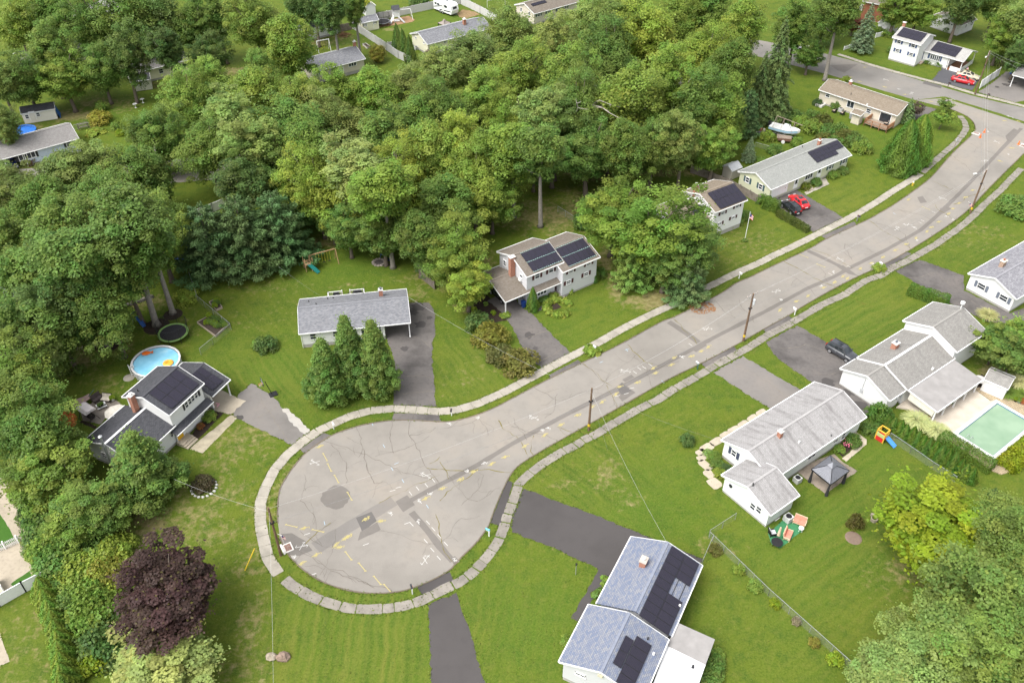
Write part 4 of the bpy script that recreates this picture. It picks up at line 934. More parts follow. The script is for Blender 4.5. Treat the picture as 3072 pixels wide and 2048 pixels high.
# ------------------------------------------------------------------ trees,(kind, map x, map y of crown middle, height, radius, colour, label)
TREES = [
 # woods along the top left
 ('oak_b',40,60,19,6.5, 'bright', 'sunlit green oak in the top left corner of the woods'),
 ('oak_a',130,40,19,6, 'oak', 'broad oak at the top edge right of the corner oak'),
 ('oak_c',110,120,18,5.5, 'oak', 'oak in front of the grey roof glimpsed at the top left'),
 ('oak_b',215,70,20,6.5, 'oak', 'tall spreading oak near the top edge above the white shed'),
 ('oak_d',300,50,20,6, 'deep', 'dense oak at the top edge left of the dark gap'),
 ('maple_a',60,190,15,5.2, 'deep', 'dark maple behind the small white shed'),
 ('maple_b',150,185,13,4.6, 'bright', 'bright low maple hanging over the bare soil by the white shed'),
 ('maple_a',235,170,14,5, 'deep', 'leafy maple left of the cream shed'),
 ('oak_c',285,130,18,5, 'dark', 'dark oak whose trunk stands left of the cream shed'),
 ('oak_b',5,190,17,5.5, 'olive', 'pale olive oak at the left edge above the blue pool cover'),
 ('oak_a',5,290,12,3.6, 'olive', 'small olive tree at the left edge beside the blue pool cover'),
 ('oak_d',370,40,19,5.5, 'dark', 'dark oak at the top edge over the yellow house'),
 ('tall_a',385,110,17,4, 'dark', 'thin dark tree leaning beside the wooden fence'),
 ('maple_b',440,70,16,4.8, 'deep', 'deep green maple in the shade at the top'),
 ('maple_a',480,140,13,4.5, 'dark', 'shaded maple above the wooden fence'),
 ('oak_c',500,40,19,5, 'deep', 'oak at the top edge left of the big bright oak'),
 ('oak_b',590,60,20,6.8, 'bright', 'big bright oak left of the white swing frame'),
 ('oak_a',655,105,19,6.2, 'bright', 'large sunlit oak overhanging the beige ranch roof'),
 ('oak_c',600,185,14,4.6, 'oak', 'lower oak in front of the large sunlit oak by the beige ranch'),
 ('maple_a',690,20,17,4.2, 'dark', 'dark maple at the top edge by the grey fence'),
 ('tall_a',765,25,19,3.4, 'dark', 'slender dark tree by the dark roofed garage at the top'),
 ('tall_a',815,15,17,3.2, 'deep', 'slender tree in front of the yellow shed'),
 ('oak_c',720,10,18,4.0, 'dark', 'dark tree top at the edge above the garage'),
 # middle woodland belt
 ('oak_d',350,315,13,4.4, 'oak', 'oak at the left end of the middle woodland'),
 ('oak_b',430,245,17,6.0, 'bright', 'yellow green oak with pointed tops in the middle woodland'),
 ('maple_a',365,330,15,5.0, 'deep', 'deep green maple above the dead snag'),
 ('oak_c',495,215,16,5.0, 'bright', 'bright oak below the shaded lawn'),
 ('tall_a',520,275,18,5.0, 'pale', 'pale silvery green oak left of centre'),
 ('oak_a',590,230,17,6.0, 'bright', 'bright oak crown below the beige ranch, left one'),
 ('oak_b',480,350,16,6.0, 'oak', 'wide oak above the white fence panel'),
 ('tall_a',590,330,19,5.2, 'pale', 'pale tall oak in the heart of the middle woodland'),
 ('oak_b',680,245,17,6, 'bright', 'bright oak crown below the beige ranch, middle one'),
 ('oak_d',690,310,18,5.8, 'oak', 'oak left of the roof gap in the woodland'),
 ('oak_c',785,230,16,5.4, 'bright', 'bright oak crown just below the front door of the beige ranch'),
 ('oak_b',780,290,17,5.6, 'olive', 'olive oak beside the glimpse of pavement'),
 ('oak_a',860,215,16,5.6, 'bright', 'yellow green oak below the round gold shrub'),
 ('oak_c',930,210,15,5.2, 'olive', 'olive oak at the end of the white fence'),
 ('oak_b',1030,165,15,6.2, 'pale', 'pale grey green oak hiding the front of the yellow ranch'),
 ('oak_d',1090,130,15,5.2, 'olive', 'olive oak at the right end of the yellow ranch'),
 ('oak_a',950,290,16,5.4, 'oak', 'oak with a white glimpse of a house behind it'),
 ('tall_a',870,310,17,4.6, 'oak', 'narrow oak in the middle of the woodland'),
 ('oak_b',1030,270,18,6.0, 'oak', 'broad oak in the middle of the upper woodland'),
 ('oak_c',1110,230,18,5.6, 'bright', 'bright oak left of the tall woodland mass'),
 ('oak_b',560,430,15,5.6, 'dark', 'dark oak behind the blue green pines'),
 ('maple_a',640,420,14,5.0, 'deep', 'deep green maple over the pines'),
 ('oak_b',730,440,17,5.8, 'yellow', 'yellow green oak above the wooden swing set'),
 ('oak_d',730,370,18,5.2, 'oak', 'oak behind the yellow green oak of the back yard'),
 ('tall_a',815,395,19,5.6, 'silver', 'silvery pale oak with bare twigs above the back yard'),
 ('oak_b',900,430,18,6.2, 'yellow', 'large golden green oak above the fire pit'),
 ('oak_a',985,370,19,5.6, 'bright', 'bright oak right of the golden oak'),
 ('oak_c',1060,340,19,5.8, 'yellow', 'sunlit yellow oak at the belt edge'),
 ('oak_b',1090,430,17,5.6, 'bright', 'bright oak overhanging the brown lawn on its left'),
 ('oak_d',1020,470,15,5.0, 'oak', 'oak behind the tree in front of the chimney house'),
 ('maple_a',800,530,11,4.2, 'deep', 'low maple right of the swing set'),
 ('maple_b',880,540,11,4.0, 'deep', 'leafy tree above the blue garden chairs'),
 ('oak_a',960,540,13,4.4, 'oak', 'oak left of the stockade fence'),
 ('maple_a',1050,590,13,5.0, 'bright', 'leaning bright maple in front of the brick chimney house'),
 ('maple_b',1075,660,8.5,3.6, 'yellow', 'yellow tipped lower maple left of the carport'),
 ('round_a',1000,580,9,3.2, 'bright', 'round leafy tree at the stockade fence'),
 ('maple_a',1130,470,12,4.0, 'bright', 'low bright tree at the left of the brown lawn'),
 # tall right woodland
 ('oak_b',1190,170,19,6.4, 'bright', 'sunlit oak left in the tall woodland row'),
 ('oak_d',1180,80,16,5.2, 'olive', 'olive oak below the brown roofed house'),
 ('oak_c',1260,100,17,5.4, 'olive', 'olive crown right below the brown roofed house'),
 ('oak_b',1350,60,19,6.6, 'pale', 'pale green oak at the top edge right of the brown roof'),
 ('oak_a',1440,30,18,6, 'bright', 'bright oak at the top edge over the middle'),
 ('oak_c',1290,190,20,6, 'bright', 'tall bright oak in the middle row of the woodland'),
 ('oak_b',1400,140,20,6.8, 'oak', 'great oak with a broad dome in the upper woodland'),
 ('oak_d',1490,90,20,6.2, 'yellow', 'yellow crowned oak near the top of the woodland'),
 ('oak_b',1560,50,19,6.4, 'bright', 'bright oak at the top edge, right of the yellow crown'),
 ('oak_c',1640,30,19,6, 'oak', 'oak at the top edge near the right woods'),
 ('oak_a',1700,70,19,5.6, 'bright', 'oak crown left of the leaning street tree'),
 ('tall_a',1240,260,19,4.8, 'pale', 'tall pale tree with a bare grey stem'),
 ('oak_b',1330,270,20,6.2, 'oak', 'oak above the bare fallen limb'),
 ('oak_d',1430,250,20,6.4, 'bright', 'broad sunlit oak in the centre of the tall woodland'),
 ('oak_c',1520,190,21,6.2, 'bright', 'sunlit oak in the right half of the woodland'),
 ('oak_b',1610,150,20,6.6, 'yellow', 'large yellow green oak at the right of the woodland'),
 ('oak_a',1690,170,19,5.4, 'oak', 'oak beside the dark spruce'),
 ('oak_c',1590,250,19,5.6, 'oak', 'oak with a forked trunk showing'),
 ('oak_d',1660,260,16,5.0, 'bright', 'bright oak above the blue green pine'),
 ('maple_a',1270,350,15,5.0, 'deep', 'deep green maple at the edge over the brown lawn'),
 ('maple_b',1350,360,15,4.6, 'deep', 'dark maple under the bare limb'),
 ('oak_a',1430,340,16,5.0, 'oak', 'low oak at the edge of the woodland'),
 ('maple_a',1500,350,15,4.6, 'deep', 'leafy maple at the right edge of the woodland'),
 ('oak_c',1570,330,16,4.8, 'olive', 'olive oak by the cluttered yard'),
 ('maple_b',1640,345,12,3.8, 'bright', 'feathery tree beside the small white shed roof'),
 ('maple_a',1160,300,15,4.8, 'bright', 'bright tree in the notch between the two woodlands'),
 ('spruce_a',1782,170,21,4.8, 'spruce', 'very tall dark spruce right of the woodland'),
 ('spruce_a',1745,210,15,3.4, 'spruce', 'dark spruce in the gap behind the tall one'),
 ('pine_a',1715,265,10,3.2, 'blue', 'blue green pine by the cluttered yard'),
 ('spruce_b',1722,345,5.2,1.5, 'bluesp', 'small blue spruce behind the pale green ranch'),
 ('oak_c',1830,60,17,5, 'oak', 'oak behind the leaning street tree'),
 ('oak_d',1900,20,16,5.0, 'oak', 'oak at the top edge above the leaning street tree'),
 ('maple_b',1860,125,9,3.4, 'deep', 'small green tree under the leaning street tree'),
 ('maple_a',2110,25,14,5.4, 'bright', 'spreading green tree left of the white garage'),
 ('maple_b',2060,20,13,4, 'bright', 'green tree at the top edge over the red brown barn'),
 ('oak_a',2210,5,16,5, 'dark', 'dark tree behind the white garage'),
 ('oak_b',2290,10,17,5.5, 'deep', 'deep green tree at the top right'),
 ('oak_d',2330,60,16,5.2, 'pale', 'pale tipped tree at the top right edge'),
 ('maple_a',2300,90,13,4.4, 'bright', 'light green maple right of the garage lawn'),
 ('maple_b',2340,130,10,3.6, 'dark', 'dark shrubby tree at the right edge behind the fence'),
 # left side
 ('oak_b',60,455,16,5.8, 'olive', 'olive oak in front of the blue ranch'),
 ('oak_a',160,420,15,5.4, 'olive', 'feathery oak beside the back street'),
 ('oak_c',240,395,16,5.4, 'pale', 'pale oak at the edge of the left yard'),
 ('oak_b',230,500,18,6.0, 'oak', 'large oak above the blue tarpaulin glimpses'),
 ('oak_d',140,560,17,5.6, 'oak', 'oak covering the hidden grey roof'),
 ('oak_c',30,560,16,5.2, 'deep', 'deep green oak at the left edge, middle height'),
 ('oak_b',290,630,17,5.2, 'deep', 'dark oak over the stone wall'),
 ('maple_a',370,560,15,4.6, 'bright', 'yellow green maple left of the blue rimmed trampoline'),
 ('oak_a',60,660,16,5.4, 'oak', 'oak at the left edge beside the dark trees'),
 ('oak_b',190,670,17,5.8, 'dark', 'dark oak over the metal swing set'),
 ('oak_c',130,740,15,5, 'dark', 'dark oak at the edge of the left back yard'),
 ('maple_a',30,780,15,5, 'oak', 'green maple at the left edge above the rust patched maple'),
 ('maple_b',70,830,12,4.2, 'pale', 'pale green maple left of the back yard lawn'),
 ('maple_a',35,880,14,5, 'bright', 'light green maple at the left edge above the gravel yard'),
 ('maple_b',175,715,13,4.4, 'deep', 'tree in front of the wooden lounge chairs'),
 ('maple_a',82,965,13,5.4, 'deep', 'maple with rust brown dead leaves'),
 ('maple_b',100,915,10,3.4, 'oak', 'maple next to the canopy swing'),
 ('maple_a',25,1005,11,4.0, 'deep', 'dark maple above the gravel yard'),
 ('round_a',120,1090,10,4.5,(.175,.265,.045), 'bright round tree left of the dark grey roof'),
 ('round_a',215,1165,8.5,3.7, 'oak', 'wide green tree below the dark grey roof'),
 ('round_a',165,1195,7.5,3.4, 'bright', 'yellow green tree above the purple maple'),
 ('maple_b',392,1370,10.5,5.5, 'maroon', 'large purple leaved maple at the bottom left'),
 ('round_a',375,1545,6.5,5.0, 'silver', 'pale silvery green tree cut by the bottom edge'),
 # right side
 ('round_a',2165,1218,10.5,6.4, 'lime', 'bright lime yellow maple on the lawn at the right'),
 ('oak_b',2315,1235,14,5.2, 'chest', 'olive chestnut tree at the right edge below the lime maple'),
 ('oak_d',2250,1370,14,5.4, 'chest', 'chestnut tree in the lower right corner, upper one'),
 ('oak_b',2340,1330,15,5.6, 'chest', 'large chestnut tree at the right edge'),
 ('oak_a',2170,1490,12,4.6, 'pale', 'pale tipped chestnut tree near the bottom right'),
 ('oak_c',2265,1500,13,5, 'chest', 'pale chestnut tree in the bottom right corner'),
 ('oak_d',2060,1550,10,4.0, 'pale', 'pale green tree cut by the bottom edge near the chain fence'),
 ('oak_b',2340,1460,14,5, 'chest', 'chestnut tree filling the right bottom corner'),
 ('small_a',2290,790,7.0,3.6, 'deep', 'dark green tree by the patio roof'),
 ('small_a',2330,820,7.0,3.4, 'deep', 'dark green tree above the pool shed'),
 ('small_a',2340,760,6.5,3.2, 'bright', 'green tree at the right edge by the pampas grass'),
 # big street trees
 ('maple_a',1490,545,16,7.6,(.175,.265,.045), 'large yellow green maple between the two split level houses'),
 ('maple_b',1410,500,14,5.0,(.17,.26,.042), 'bright tree behind the large street maple on its left'),
 ('maple_a',1590,570,12,5.0, 'oak', 'leafy maple at the right of the large street maple'),
 ('maple_b',1530,600,11,4.2, 'deep', 'dark lower maple leaning over the sidewalk'),
 ('pine_a',1455,600,10,3.6, 'deep', 'dark pine under the large street maple'),
 ('pine_a',1580,640,8,3.8, 'pine', 'pine with boughs hanging over the street edge'),
 ('maple_b',1380,480,8,2.8, 'deep', 'small dark tree at the fence of the brown lawn'),
]
for k_, x_, y_, h_, r_, c_, l_ in TREES:
 plant(k_,(x_, y_), h_, r_, c_, l_, 'trees of the woods and gardens', at='crown')
for i_,(x_, y_, h_, r_, c_) in enumerate([(1225,440,9,3.6, 'deep'),(1275,415,9,3.8, 'dark'),(1335,408,10,4.0, 'deep'),(1395,400,9,3.8, 'dark'),(1450,392,10,4.0, 'deep'),(1510,385,9,3.8, 'oak'),(1565,380,10,4.0, 'deep'),(1625,380,9,3.4, 'bright'),(1670,350,9,3.0, 'deep')]):
 plant('maple_b',(x_, y_), h_, r_, c_, 'low leafy tree at the foot of the tall woodland, %s from the left' % ORD[i_], 'trees of the woods and gardens')
for i_,(x_, y_, h_, r_, c_) in enumerate([(690,545,9,3.4, 'dark'),(770,560,8,3.0, 'deep'),(850,560,8,3.0, 'dark'),(935,575,8,3.0, 'deep')]):
 plant('maple_b',(x_, y_), h_, r_, c_, 'low shaded tree behind the back lawn swing set, %s from the left' % ORD[i_], 'trees of the woods and gardens')
for i_,(x_, y_, h_, r_, c_) in enumerate([(120,480,15,5.4, 'oak'),(330,400,14,4.4, 'oak'),(20,480,14,5, 'olive'),(250,720,13,4.4, 'deep'),(90,760,14,5, 'oak'),(10,960,13,5, 'oak'),(90,1010,12,4.4, 'deep'),(1150,370,17,5.4, 'bright')]):
 plant(['oak_a', 'oak_d', 'maple_a'][i_ % 3],(x_, y_), h_, r_, c_, 'leafy tree filling the wood between larger crowns, %s counted from the left yard' % ORD[i_], 'trees of the woods and gardens', at='crown')
for px_, h_, r_, c_, l_ in [(T(4,1440,1420),23,5.6, 'deep', 'tall oak with a long bare trunk beside the trampoline'),(T(4,1590,1310),20,4.6, 'oak', 'tall tree with a pale trunk behind the trampoline'),(T(8,990,40),20,5.2, 'deep', 'tall oak with a stout trunk on the left back lawn'),(T(5,1260,890),19,5.0, 'bright', 'oak with a stout trunk by the fire pit'),
      (T(6,15,425),18,4.6, 'bright', 'oak whose trunk stands left on the brown lawn'),(T(6,262,515),19,4.4, 'oak', 'tall tree whose long trunk stands on the brown lawn'),(T(3,520,740),20,4.8, 'oak', 'big street tree with a bare trunk by the tan ranch')]:
 plant('high_a', px_, h_, r_, c_, l_, 'trees of the woods and gardens')
plant('pear_a',(350,1135),10.8,3.9, 'deep', 'dense upright dark green tree in the front yard of the yellow door house', 'trees of the woods and gardens', name='round_tree')
# conifers and single garden trees given by where they stand
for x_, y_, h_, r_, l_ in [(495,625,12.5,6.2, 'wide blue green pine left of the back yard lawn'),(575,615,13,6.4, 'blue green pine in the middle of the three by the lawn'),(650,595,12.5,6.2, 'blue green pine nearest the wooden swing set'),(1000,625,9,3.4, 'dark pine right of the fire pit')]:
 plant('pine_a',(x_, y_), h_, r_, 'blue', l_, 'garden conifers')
for x_, y_, h_, r_, l_ in [(760,918,11.0,2.7, 'leafy pear tree in front of the grey roofed ranch, left of three'),(815,897,13.4,2.7, 'leafy pear tree in front of the grey roofed ranch, middle of three'),(872,902,13.0,2.8, 'leafy pear tree in front of the grey roofed ranch, right of three')]:
 plant('pear_a',(x_, y_), h_, r_, 'deep', l_, 'three pear trees')
plant('spruce_b', T(3,850,480),11.5,3.0, 'bluesp', 'tall blue spruce across the cross street', 'garden conifers')
plant('round_a', T(3,1000,310),2.0,1.3, 'bright', 'small green tree by the white gate', 'trees of the woods and gardens', name='small_tree')
plant('maple_b', T(3,760,330),5.5,2.6, 'red', 'dark red maple beside the tall blue spruce', 'trees of the woods and gardens')
plant('broad_cone', T(3,1190,1560),10.0,3.7, 'arb', 'huge broad evergreen at the corner lot, left one', 'big evergreens at the corner lot')
plant('broad_cone', T(3,1310,1500),9.8,3.4, 'arbl', 'huge broad evergreen at the corner lot, right one', 'big evergreens at the corner lot')
plant('small_a', T(3,1570,1190),4.6,2.1, 'bright', 'small open tree on the corner lawn', 'trees of the woods and gardens')
plant('small_a', T(3,1610,1040),3.6,1.9, 'deep', 'round headed small tree near the cross street', 'trees of the woods and gardens')
plant('spruce_b', T(3,1260,1130),5.5,1.7, 'pine', 'dark evergreen at the end of the tan ranch', 'garden conifers')
plant('small_a', T(3,1340,1100),4.2,1.8,(.14,.10,.08), 'greyish pink small tree by the tan ranch', 'trees of the woods and gardens')
for x_, y_, h_, l_ in [(1305,470,6.6, 'dark green arborvitae by the white fence, leftmost'),(1360,520,6.6, 'dark green arborvitae by the white fence, middle'),(1420,575,6.4, 'dark green arborvitae by the white fence, rightmost')]:
 plant('arborvitae_b', T(1, x_, y_), h_,1.5, 'deep', l_, 'arborvitae by the white fence')
plant('round_a', T(1,1130,570),4.3,2.1, 'gold', 'round golden Japanese maple beside the beige ranch', 'trees of the woods and gardens', name='small_tree')
# ------------------------------------------------------------------ house kit
GLASS = mat_glass(); SOLAR = mat_solar(); BRICK = mat_brick()
FND = plain('foundation_concrete',(.36,.345,.32),.85,.2)
PANEL_FRAME = plain('panel_frame_black',(.02,.02,.022),.4,.4)
GUTTER = plain('gutter_white',(.74,.74,.73),.4,.4, var=.1)
_WM = {}; RIDGE = {}
def win_mesh(w, h, style):
 k = (round(w,2), round(h,2), style)
 if k in _WM: return _WM[k]
 m = MB(); t = .085; y = -.045
 for c, s in (((0, y, h/2 - t/2),(w,.09, t)),((0, y,-h/2+t/2),(w+.1,.13, t)),((-w/2+t/2, y,0),(t,.09, h)),((w/2 - t/2, y,0),(t,.09, h))): m.box(c, s)
 panes = []
 iw, ih = w - 2*t, h - 2*t
 if style == 'hung': m.box((0, y+.01,0),(iw,.06,.06)); panes = [(0, ih/4, iw, ih/2 - .03),(0,-ih/4, iw, ih/2 - .03)]
 elif style == 'slide': m.box((0, y+.01,0),(.06,.06, ih)); panes = [(-iw/4,0, iw/2 - .03, ih),(iw/4,0, iw/2 - .03, ih)]
 elif style.startswith('row'):
  n = int(style[3:]); cw = iw/n
  for i in range(1, n): m.box((-iw/2+i*cw, y+.01,0),(.09,.07, ih))
  panes = [(-iw/2+(i+.5)*cw,0, cw - .09, ih) for i in range(n)]
 else: panes = [(0,0, iw, ih)]
 fm = m.mesh('window', WHITE)
 pm = [MB().box((0,-.012,0),(pw,.024, ph)).mesh('pane', GLASS) for _, _, pw, ph in panes]
 _WM[k] = (fm,[(q, me) for q, me in zip(panes, pm)]); return _WM[k]
_SM = {}
class Blk:
 """one gabled volume; local a runs along the front eave, d runs back from it"""
 def __init__(s, house, ze, rise, wall, roof, fl=None, fr=None, bl=None, br=None, ang=None, L=None, depth=8.1, e=.38, g=.28, fnd=.45, wa=None, walls=True, trim=None, foundation=True, gl=True, gr=True, roofname='roof', dd=None):
  s.h, s.ze, s.rise = house, ze, rise
  pt = {k: P(*q, ze) for k, q in (('fl', fl),('fr', fr),('bl', bl),('br', br)) if q is not None}
  if ang is None: v = pt['fr'] - pt['fl']; ang = math.degrees(math.atan2(v[1], v[0]))
  s.ang = R(ang); u = np.array([math.cos(s.ang), math.sin(s.ang),0]); n = np.array([-u[1], u[0],0]); s.u, s.n = u, n
  anchor = 'fl' if 'fl' in pt else ('fr' if 'fr' in pt else ('br' if 'br' in pt else 'bl'))
  O = pt[anchor]
  al = {k: (q - O) @ u for k, q in pt.items()}; de = {k: (q - O) @ n for k, q in pt.items()}
  if anchor[0] == 'b': O = O - n*depth
  elif 'bl' in pt and depth is None: depth = de['bl']
  elif 'br' in pt and depth is None: depth = de['br']
  if L is None:
   l_ = [al[k] for k in al if k[1] == 'l']; r_ = [al[k] for k in al if k[1] == 'r']
   L = np.mean(r_) - np.mean(l_)
  if anchor[1] == 'r': O = O - u*L
  s.O, s.L, s.D = np.array([O[0], O[1],0.]), L, depth
  s.e, s.g = e, g
  s.a0, s.a1 = (g, L - g) if wa is None else wa
  s.d0, s.d1 = (e, depth - e) if dd is None else dd
  s.slope = math.hypot(depth/2, rise)
  W = s.W
  k = rise/(depth/2)
  zt = lambda d: ze+k*min(d, depth - d) - .10
  if walls:
   m = MB(); f0 = fnd if foundation else 0.0
   F = [(s.a0, s.d0),(s.a1, s.d0),(s.a1, s.d1),(s.a0, s.d1)]
   for i in range(4):
    (a, d),(b, c) = F[i], F[(i+1) % 4]
    if abs(d - c) < 1e-6:
     z1 = zt(d); w_ = abs(a - b)
     m.add([W(a, d, f0), W(b, c, f0), W(b, c, z1), W(a, d, z1)],[(0,1,2,3)],[[(0, f0),(w_, f0),(w_, z1),(0, z1)]])
    else:
     zm = zt(depth/2); w_ = abs(d - c); z1 = zt(d); z2 = zt(c)
     m.add([W(a, d, f0), W(b, c, f0), W(b, c, z2), W(a, depth/2, zm), W(a, d, z1)],[(0,1,2,3,4)],[[(0, f0),(w_, f0),(w_, z2),(abs(d - depth/2), zm),(0, z1)]])
   s.wallo = m.build('wall', wall, house)
   if foundation:
    i_ = .03; m = MB(); m.prism([W(s.a0+i_, s.d0+i_)[:2], W(s.a1 - i_, s.d0+i_)[:2], W(s.a1 - i_, s.d1 - i_)[:2], W(s.a0+i_, s.d1 - i_)[:2]],-.05, fnd+.02)
    m.build('foundation', FND, house)
  th = .14; m = MB()
  for side in (0,1):
   q = []
   for a in (0, L):
    for d, z in ((0, ze),(depth/2, ze+rise)):
     q.append(W(a, d if side == 0 else depth - d, z))
   # q0 eave-left q1 ridge-left q2 eave-right q3 ridge-right
   dn = np.array([0,0,-th]); sl = s.slope
   up = [q[0], q[2], q[3], q[1]]; lo = [x+dn for x in up]
   fs = [(0,1,2,3),(7,6,5,4),(0,4,5,1),(1,5,6,2),(3,2,6,7),(3,7,4,0)]
   if side: fs = [f[::-1] for f in fs]
   uvq = [(0, sl),(L, sl),(L,0),(0,0)]; uv8 = uvq+uvq
   m.add(up+lo, fs,[[uv8[i] for i in f] for f in fs])
  s.roofo = m.build(roofname, roof, house)
  # ridge cap
  m = MB(); m.bar(W(0, depth/2, ze+rise+.012), W(L, depth/2, ze+rise+.012),.3,.03); m.build('ridge_cap', RIDGE.get(roof.name, roof) if trim is None else trim, house)
  for d in (-.05, depth+.05): MB().bar(W(-.02, d, ze - .06), W(L+.02, d, ze - .06),.11,.13).build('gutter', GUTTER, house)
  for a, ok in ((-.03, gl),(L+.03, gr)):
   if ok:
    for d in (0, depth): MB().bar(W(a, d, ze - .09), W(a, depth/2, ze+rise - .09),.05,.22).build('rake_board', GUTTER, house)
 def W(s, a, d, z=0.0): return s.O+s.u*a+s.n*d+np.array([0,0, z])
 def face(s, f):
  if f == 'F': return s.W(0, s.d0), s.u,-s.n, s.ang
  if f == 'B': return s.W(0, s.d1),-s.u, s.n, s.ang+math.pi
  if f == 'L': return s.W(s.a0,0),-s.n,-s.u, s.ang - math.pi/2
  if f == 'R': return s.W(s.a1,0), s.n, s.u, s.ang+math.pi/2
 def hit(s, f, px):
  o, t, n, _ = s.face(f); d = ray(*px); c = np.array([0,0, CAM_H])
  k = ((o - c) @ n)/(d @ n); return c+d*k
 def place(s, f, pos): # pos: px or (along, z)
  o, t, n, rz = s.face(f)
  if pos[0] == '#': return o+t*pos[1]+np.array([0,0, pos[2]]), rz, n
  return s.hit(f, pos), rz, n
 def win(s, f, pos, w=.95, h=1.2, style='hung', sh=None, shw=.38):
  p, rz, n = s.place(f, pos)
  fm, pn = win_mesh(w, h, style)
  org = ORG[s.h.name]
  o = share('window', fm, s.h, tuple(p - org+n*.003), rz)
  for (x, z, pw, ph), me in pn: share('pane', me, o,(x,0, z))
  if sh is not None:
   k = (round(h,2), sh.name)
   if k not in _SM: _SM[k] = MB().box((0,-.03,0),(shw,.05, h)).mesh('shutter', sh)
   t = np.array([math.cos(rz), math.sin(rz),0])
   for q in (-1,1): share('shutter', _SM[k], s.h, tuple(p - org+t*q*(w/2+shw/2+.05)+n*.003), rz)
  return o
 def door(s, f, pos, w=.95, h=2.05, mat=None, name='door', glass=False, panels=0):
  p, rz, n = s.place(f, pos); org = ORG[s.h.name]
  o = thing(name, None, None, tuple(p - org+n*.003), rz); o.parent = s.h; local(o)
  bpy.data.objects.remove(o)
  m = MB(); m.box((0,-.03,0),(w,.06, h))
  d = share(name, m.mesh(name, mat or WHITE), s.h, tuple(p - org+n*.003), rz)
  fr_ = MB()
  for c, q in (((0,-.045, h/2+.05),(w+.2,.09,.1)),((-w/2 - .05,-.045,0),(.1,.09, h)),((w/2+.05,-.045,0),(.1,.09, h))): fr_.box(c, q)
  share('door_frame', fr_.mesh('door_frame', WHITE), d)
  if glass: share('pane', MB().box((0,-.065, h*.18),(w*.62,.02, h*.5)).mesh('pane', GLASS), d)
  if panels:
   for i in range(panels): share('pane', MB().box((-w/2+(i+.5)*w/panels,-.065, h*.36),(w/panels*.62,.02,.26)).mesh('pane', GLASS), d)
  else: share('handle', MB().box((w*.38,-.09,-.05),(.05,.06,.14)).mesh('handle', plain('brass',(.4,.3,.12),.3,.5,1)), d)
  return d
 def slope_frame(s, side='F'):
  k = s.rise/(s.D/2); c = 1/math.hypot(1, k)
  if side == 'F': up = s.n*c+np.array([0,0, k*c]); nr = -s.n*k*c+np.array([0,0, c]); o = s.W(0,0, s.ze)
  else: up = -s.n*c+np.array([0,0, k*c]); nr = s.n*k*c+np.array([0,0, c]); o = s.W(0, s.D, s.ze)
  return o, s.u, up, nr
 def shit(s, px, side='F'):
  o, u, up, nr = s.slope_frame(side); d = ray(*px); c = np.array([0,0, CAM_H])
  k = ((o - c) @ nr)/(d @ nr); p = c+d*k; return (p - o) @ u,(p - o) @ up
 def solar(s, tl, br, rows, cols, side='F', skip=(), ext=None):
  """array between two corner readings on the slope; every panel its own part"""
  if ext: a0, a1, s0, s1 = ext
  else: a0, s1 = s.shit(tl, side); a1, s0 = s.shit(br, side)
  if a0 > a1: a0, a1 = a1, a0
  if s0 > s1: s0, s1 = s1, s0
  s1 = min(s1, s.slope - .15); s0 = max(s0,.1)
  o, u, up, nr = s.slope_frame(side); pw, ph = (a1 - a0)/cols,(s1 - s0)/rows
  mp = Matrix((u, up, nr)).transposed()
  g_ = .012; w, h = pw - 2*g_, ph - 2*g_
  m = MB(); m.box((0,0,-.02),(w, h,.04)); m.mi = 1
  m.add([(-w/2+.03,-h/2+.03,.003),(w/2 - .03,-h/2+.03,.003),(w/2 - .03, h/2 - .03,.003),(-w/2+.03, h/2 - .03,.003)],[(0,1,2,3)],[[(0,0),(w,0),(w, h),(0, h)]])
  me = m.mesh('solar_panel',[PANEL_FRAME, SOLAR]); org = ORG[s.h.name]
  for i in range(rows):
   for j in range(cols):
    if (i, j) in skip: continue
    p = o+u*(a0+(j+.5)*pw)+up*(s1 - (i+.5)*ph)+nr*.14
    q = share('solar_panel', me, s.h, tuple(p - org)); q.rotation_euler = mp.to_euler()
  rl = MB()
  for i in range(rows):
   for fr_ in (.25,.75):
    if all((i, j) in skip for j in range(cols)): continue
    sv = s1 - (i+fr_)*ph
    js = [j for j in range(cols) if (i, j) not in skip]
    rl.bar(o+u*(a0+min(js)*pw)+up*sv+nr*.06, o+u*(a0+(max(js)+1)*pw)+up*sv+nr*.06,.05,.09)
  if rl.n: rl.build('mounting_rail', PANEL_FRAME, s.h)
  return a0, a1, s0, s1
 def on_roof(s, px, side='F'):
  a, t = s.shit(px, side); o, u, up, nr = s.slope_frame(side); return o+u*a+up*t
 def chimney(s, px, w=.75, d=.6, up=1.0, side='F', cap=(.62,.6,.56), down=.8, mat=None, flue='white', pos=None):
  p = s.on_roof(px, side) if pos is None else pos
  box_uv(s.h, 'chimney', mat or BRICK, p,(w, d), p[2] - down, p[2]+up, s.ang, cap, flue)
 def vent(s, px, side='F', r=.06, h=.4, col=(.05,.05,.05)):
  p = s.on_roof(px, side); m = MB(); m.lathe([(r*2.2,0),(r*2.0,.03),(r,.06),(r, h)],8, p); m.build('vent_pipe', plain('vent_%d' % int(col[0]*100), col,.5), s.h)
 def rbox(s, px, side='F', size=(.3,.3,.2), col=(.6,.6,.58)):
  p = s.on_roof(px, side); m = MB(); m.box(p + [0,0, size[2]/2], size, s.ang); m.build('roof_vent', plain('roof_vent_%d' % int(col[0]*100), col,.5), s.h)
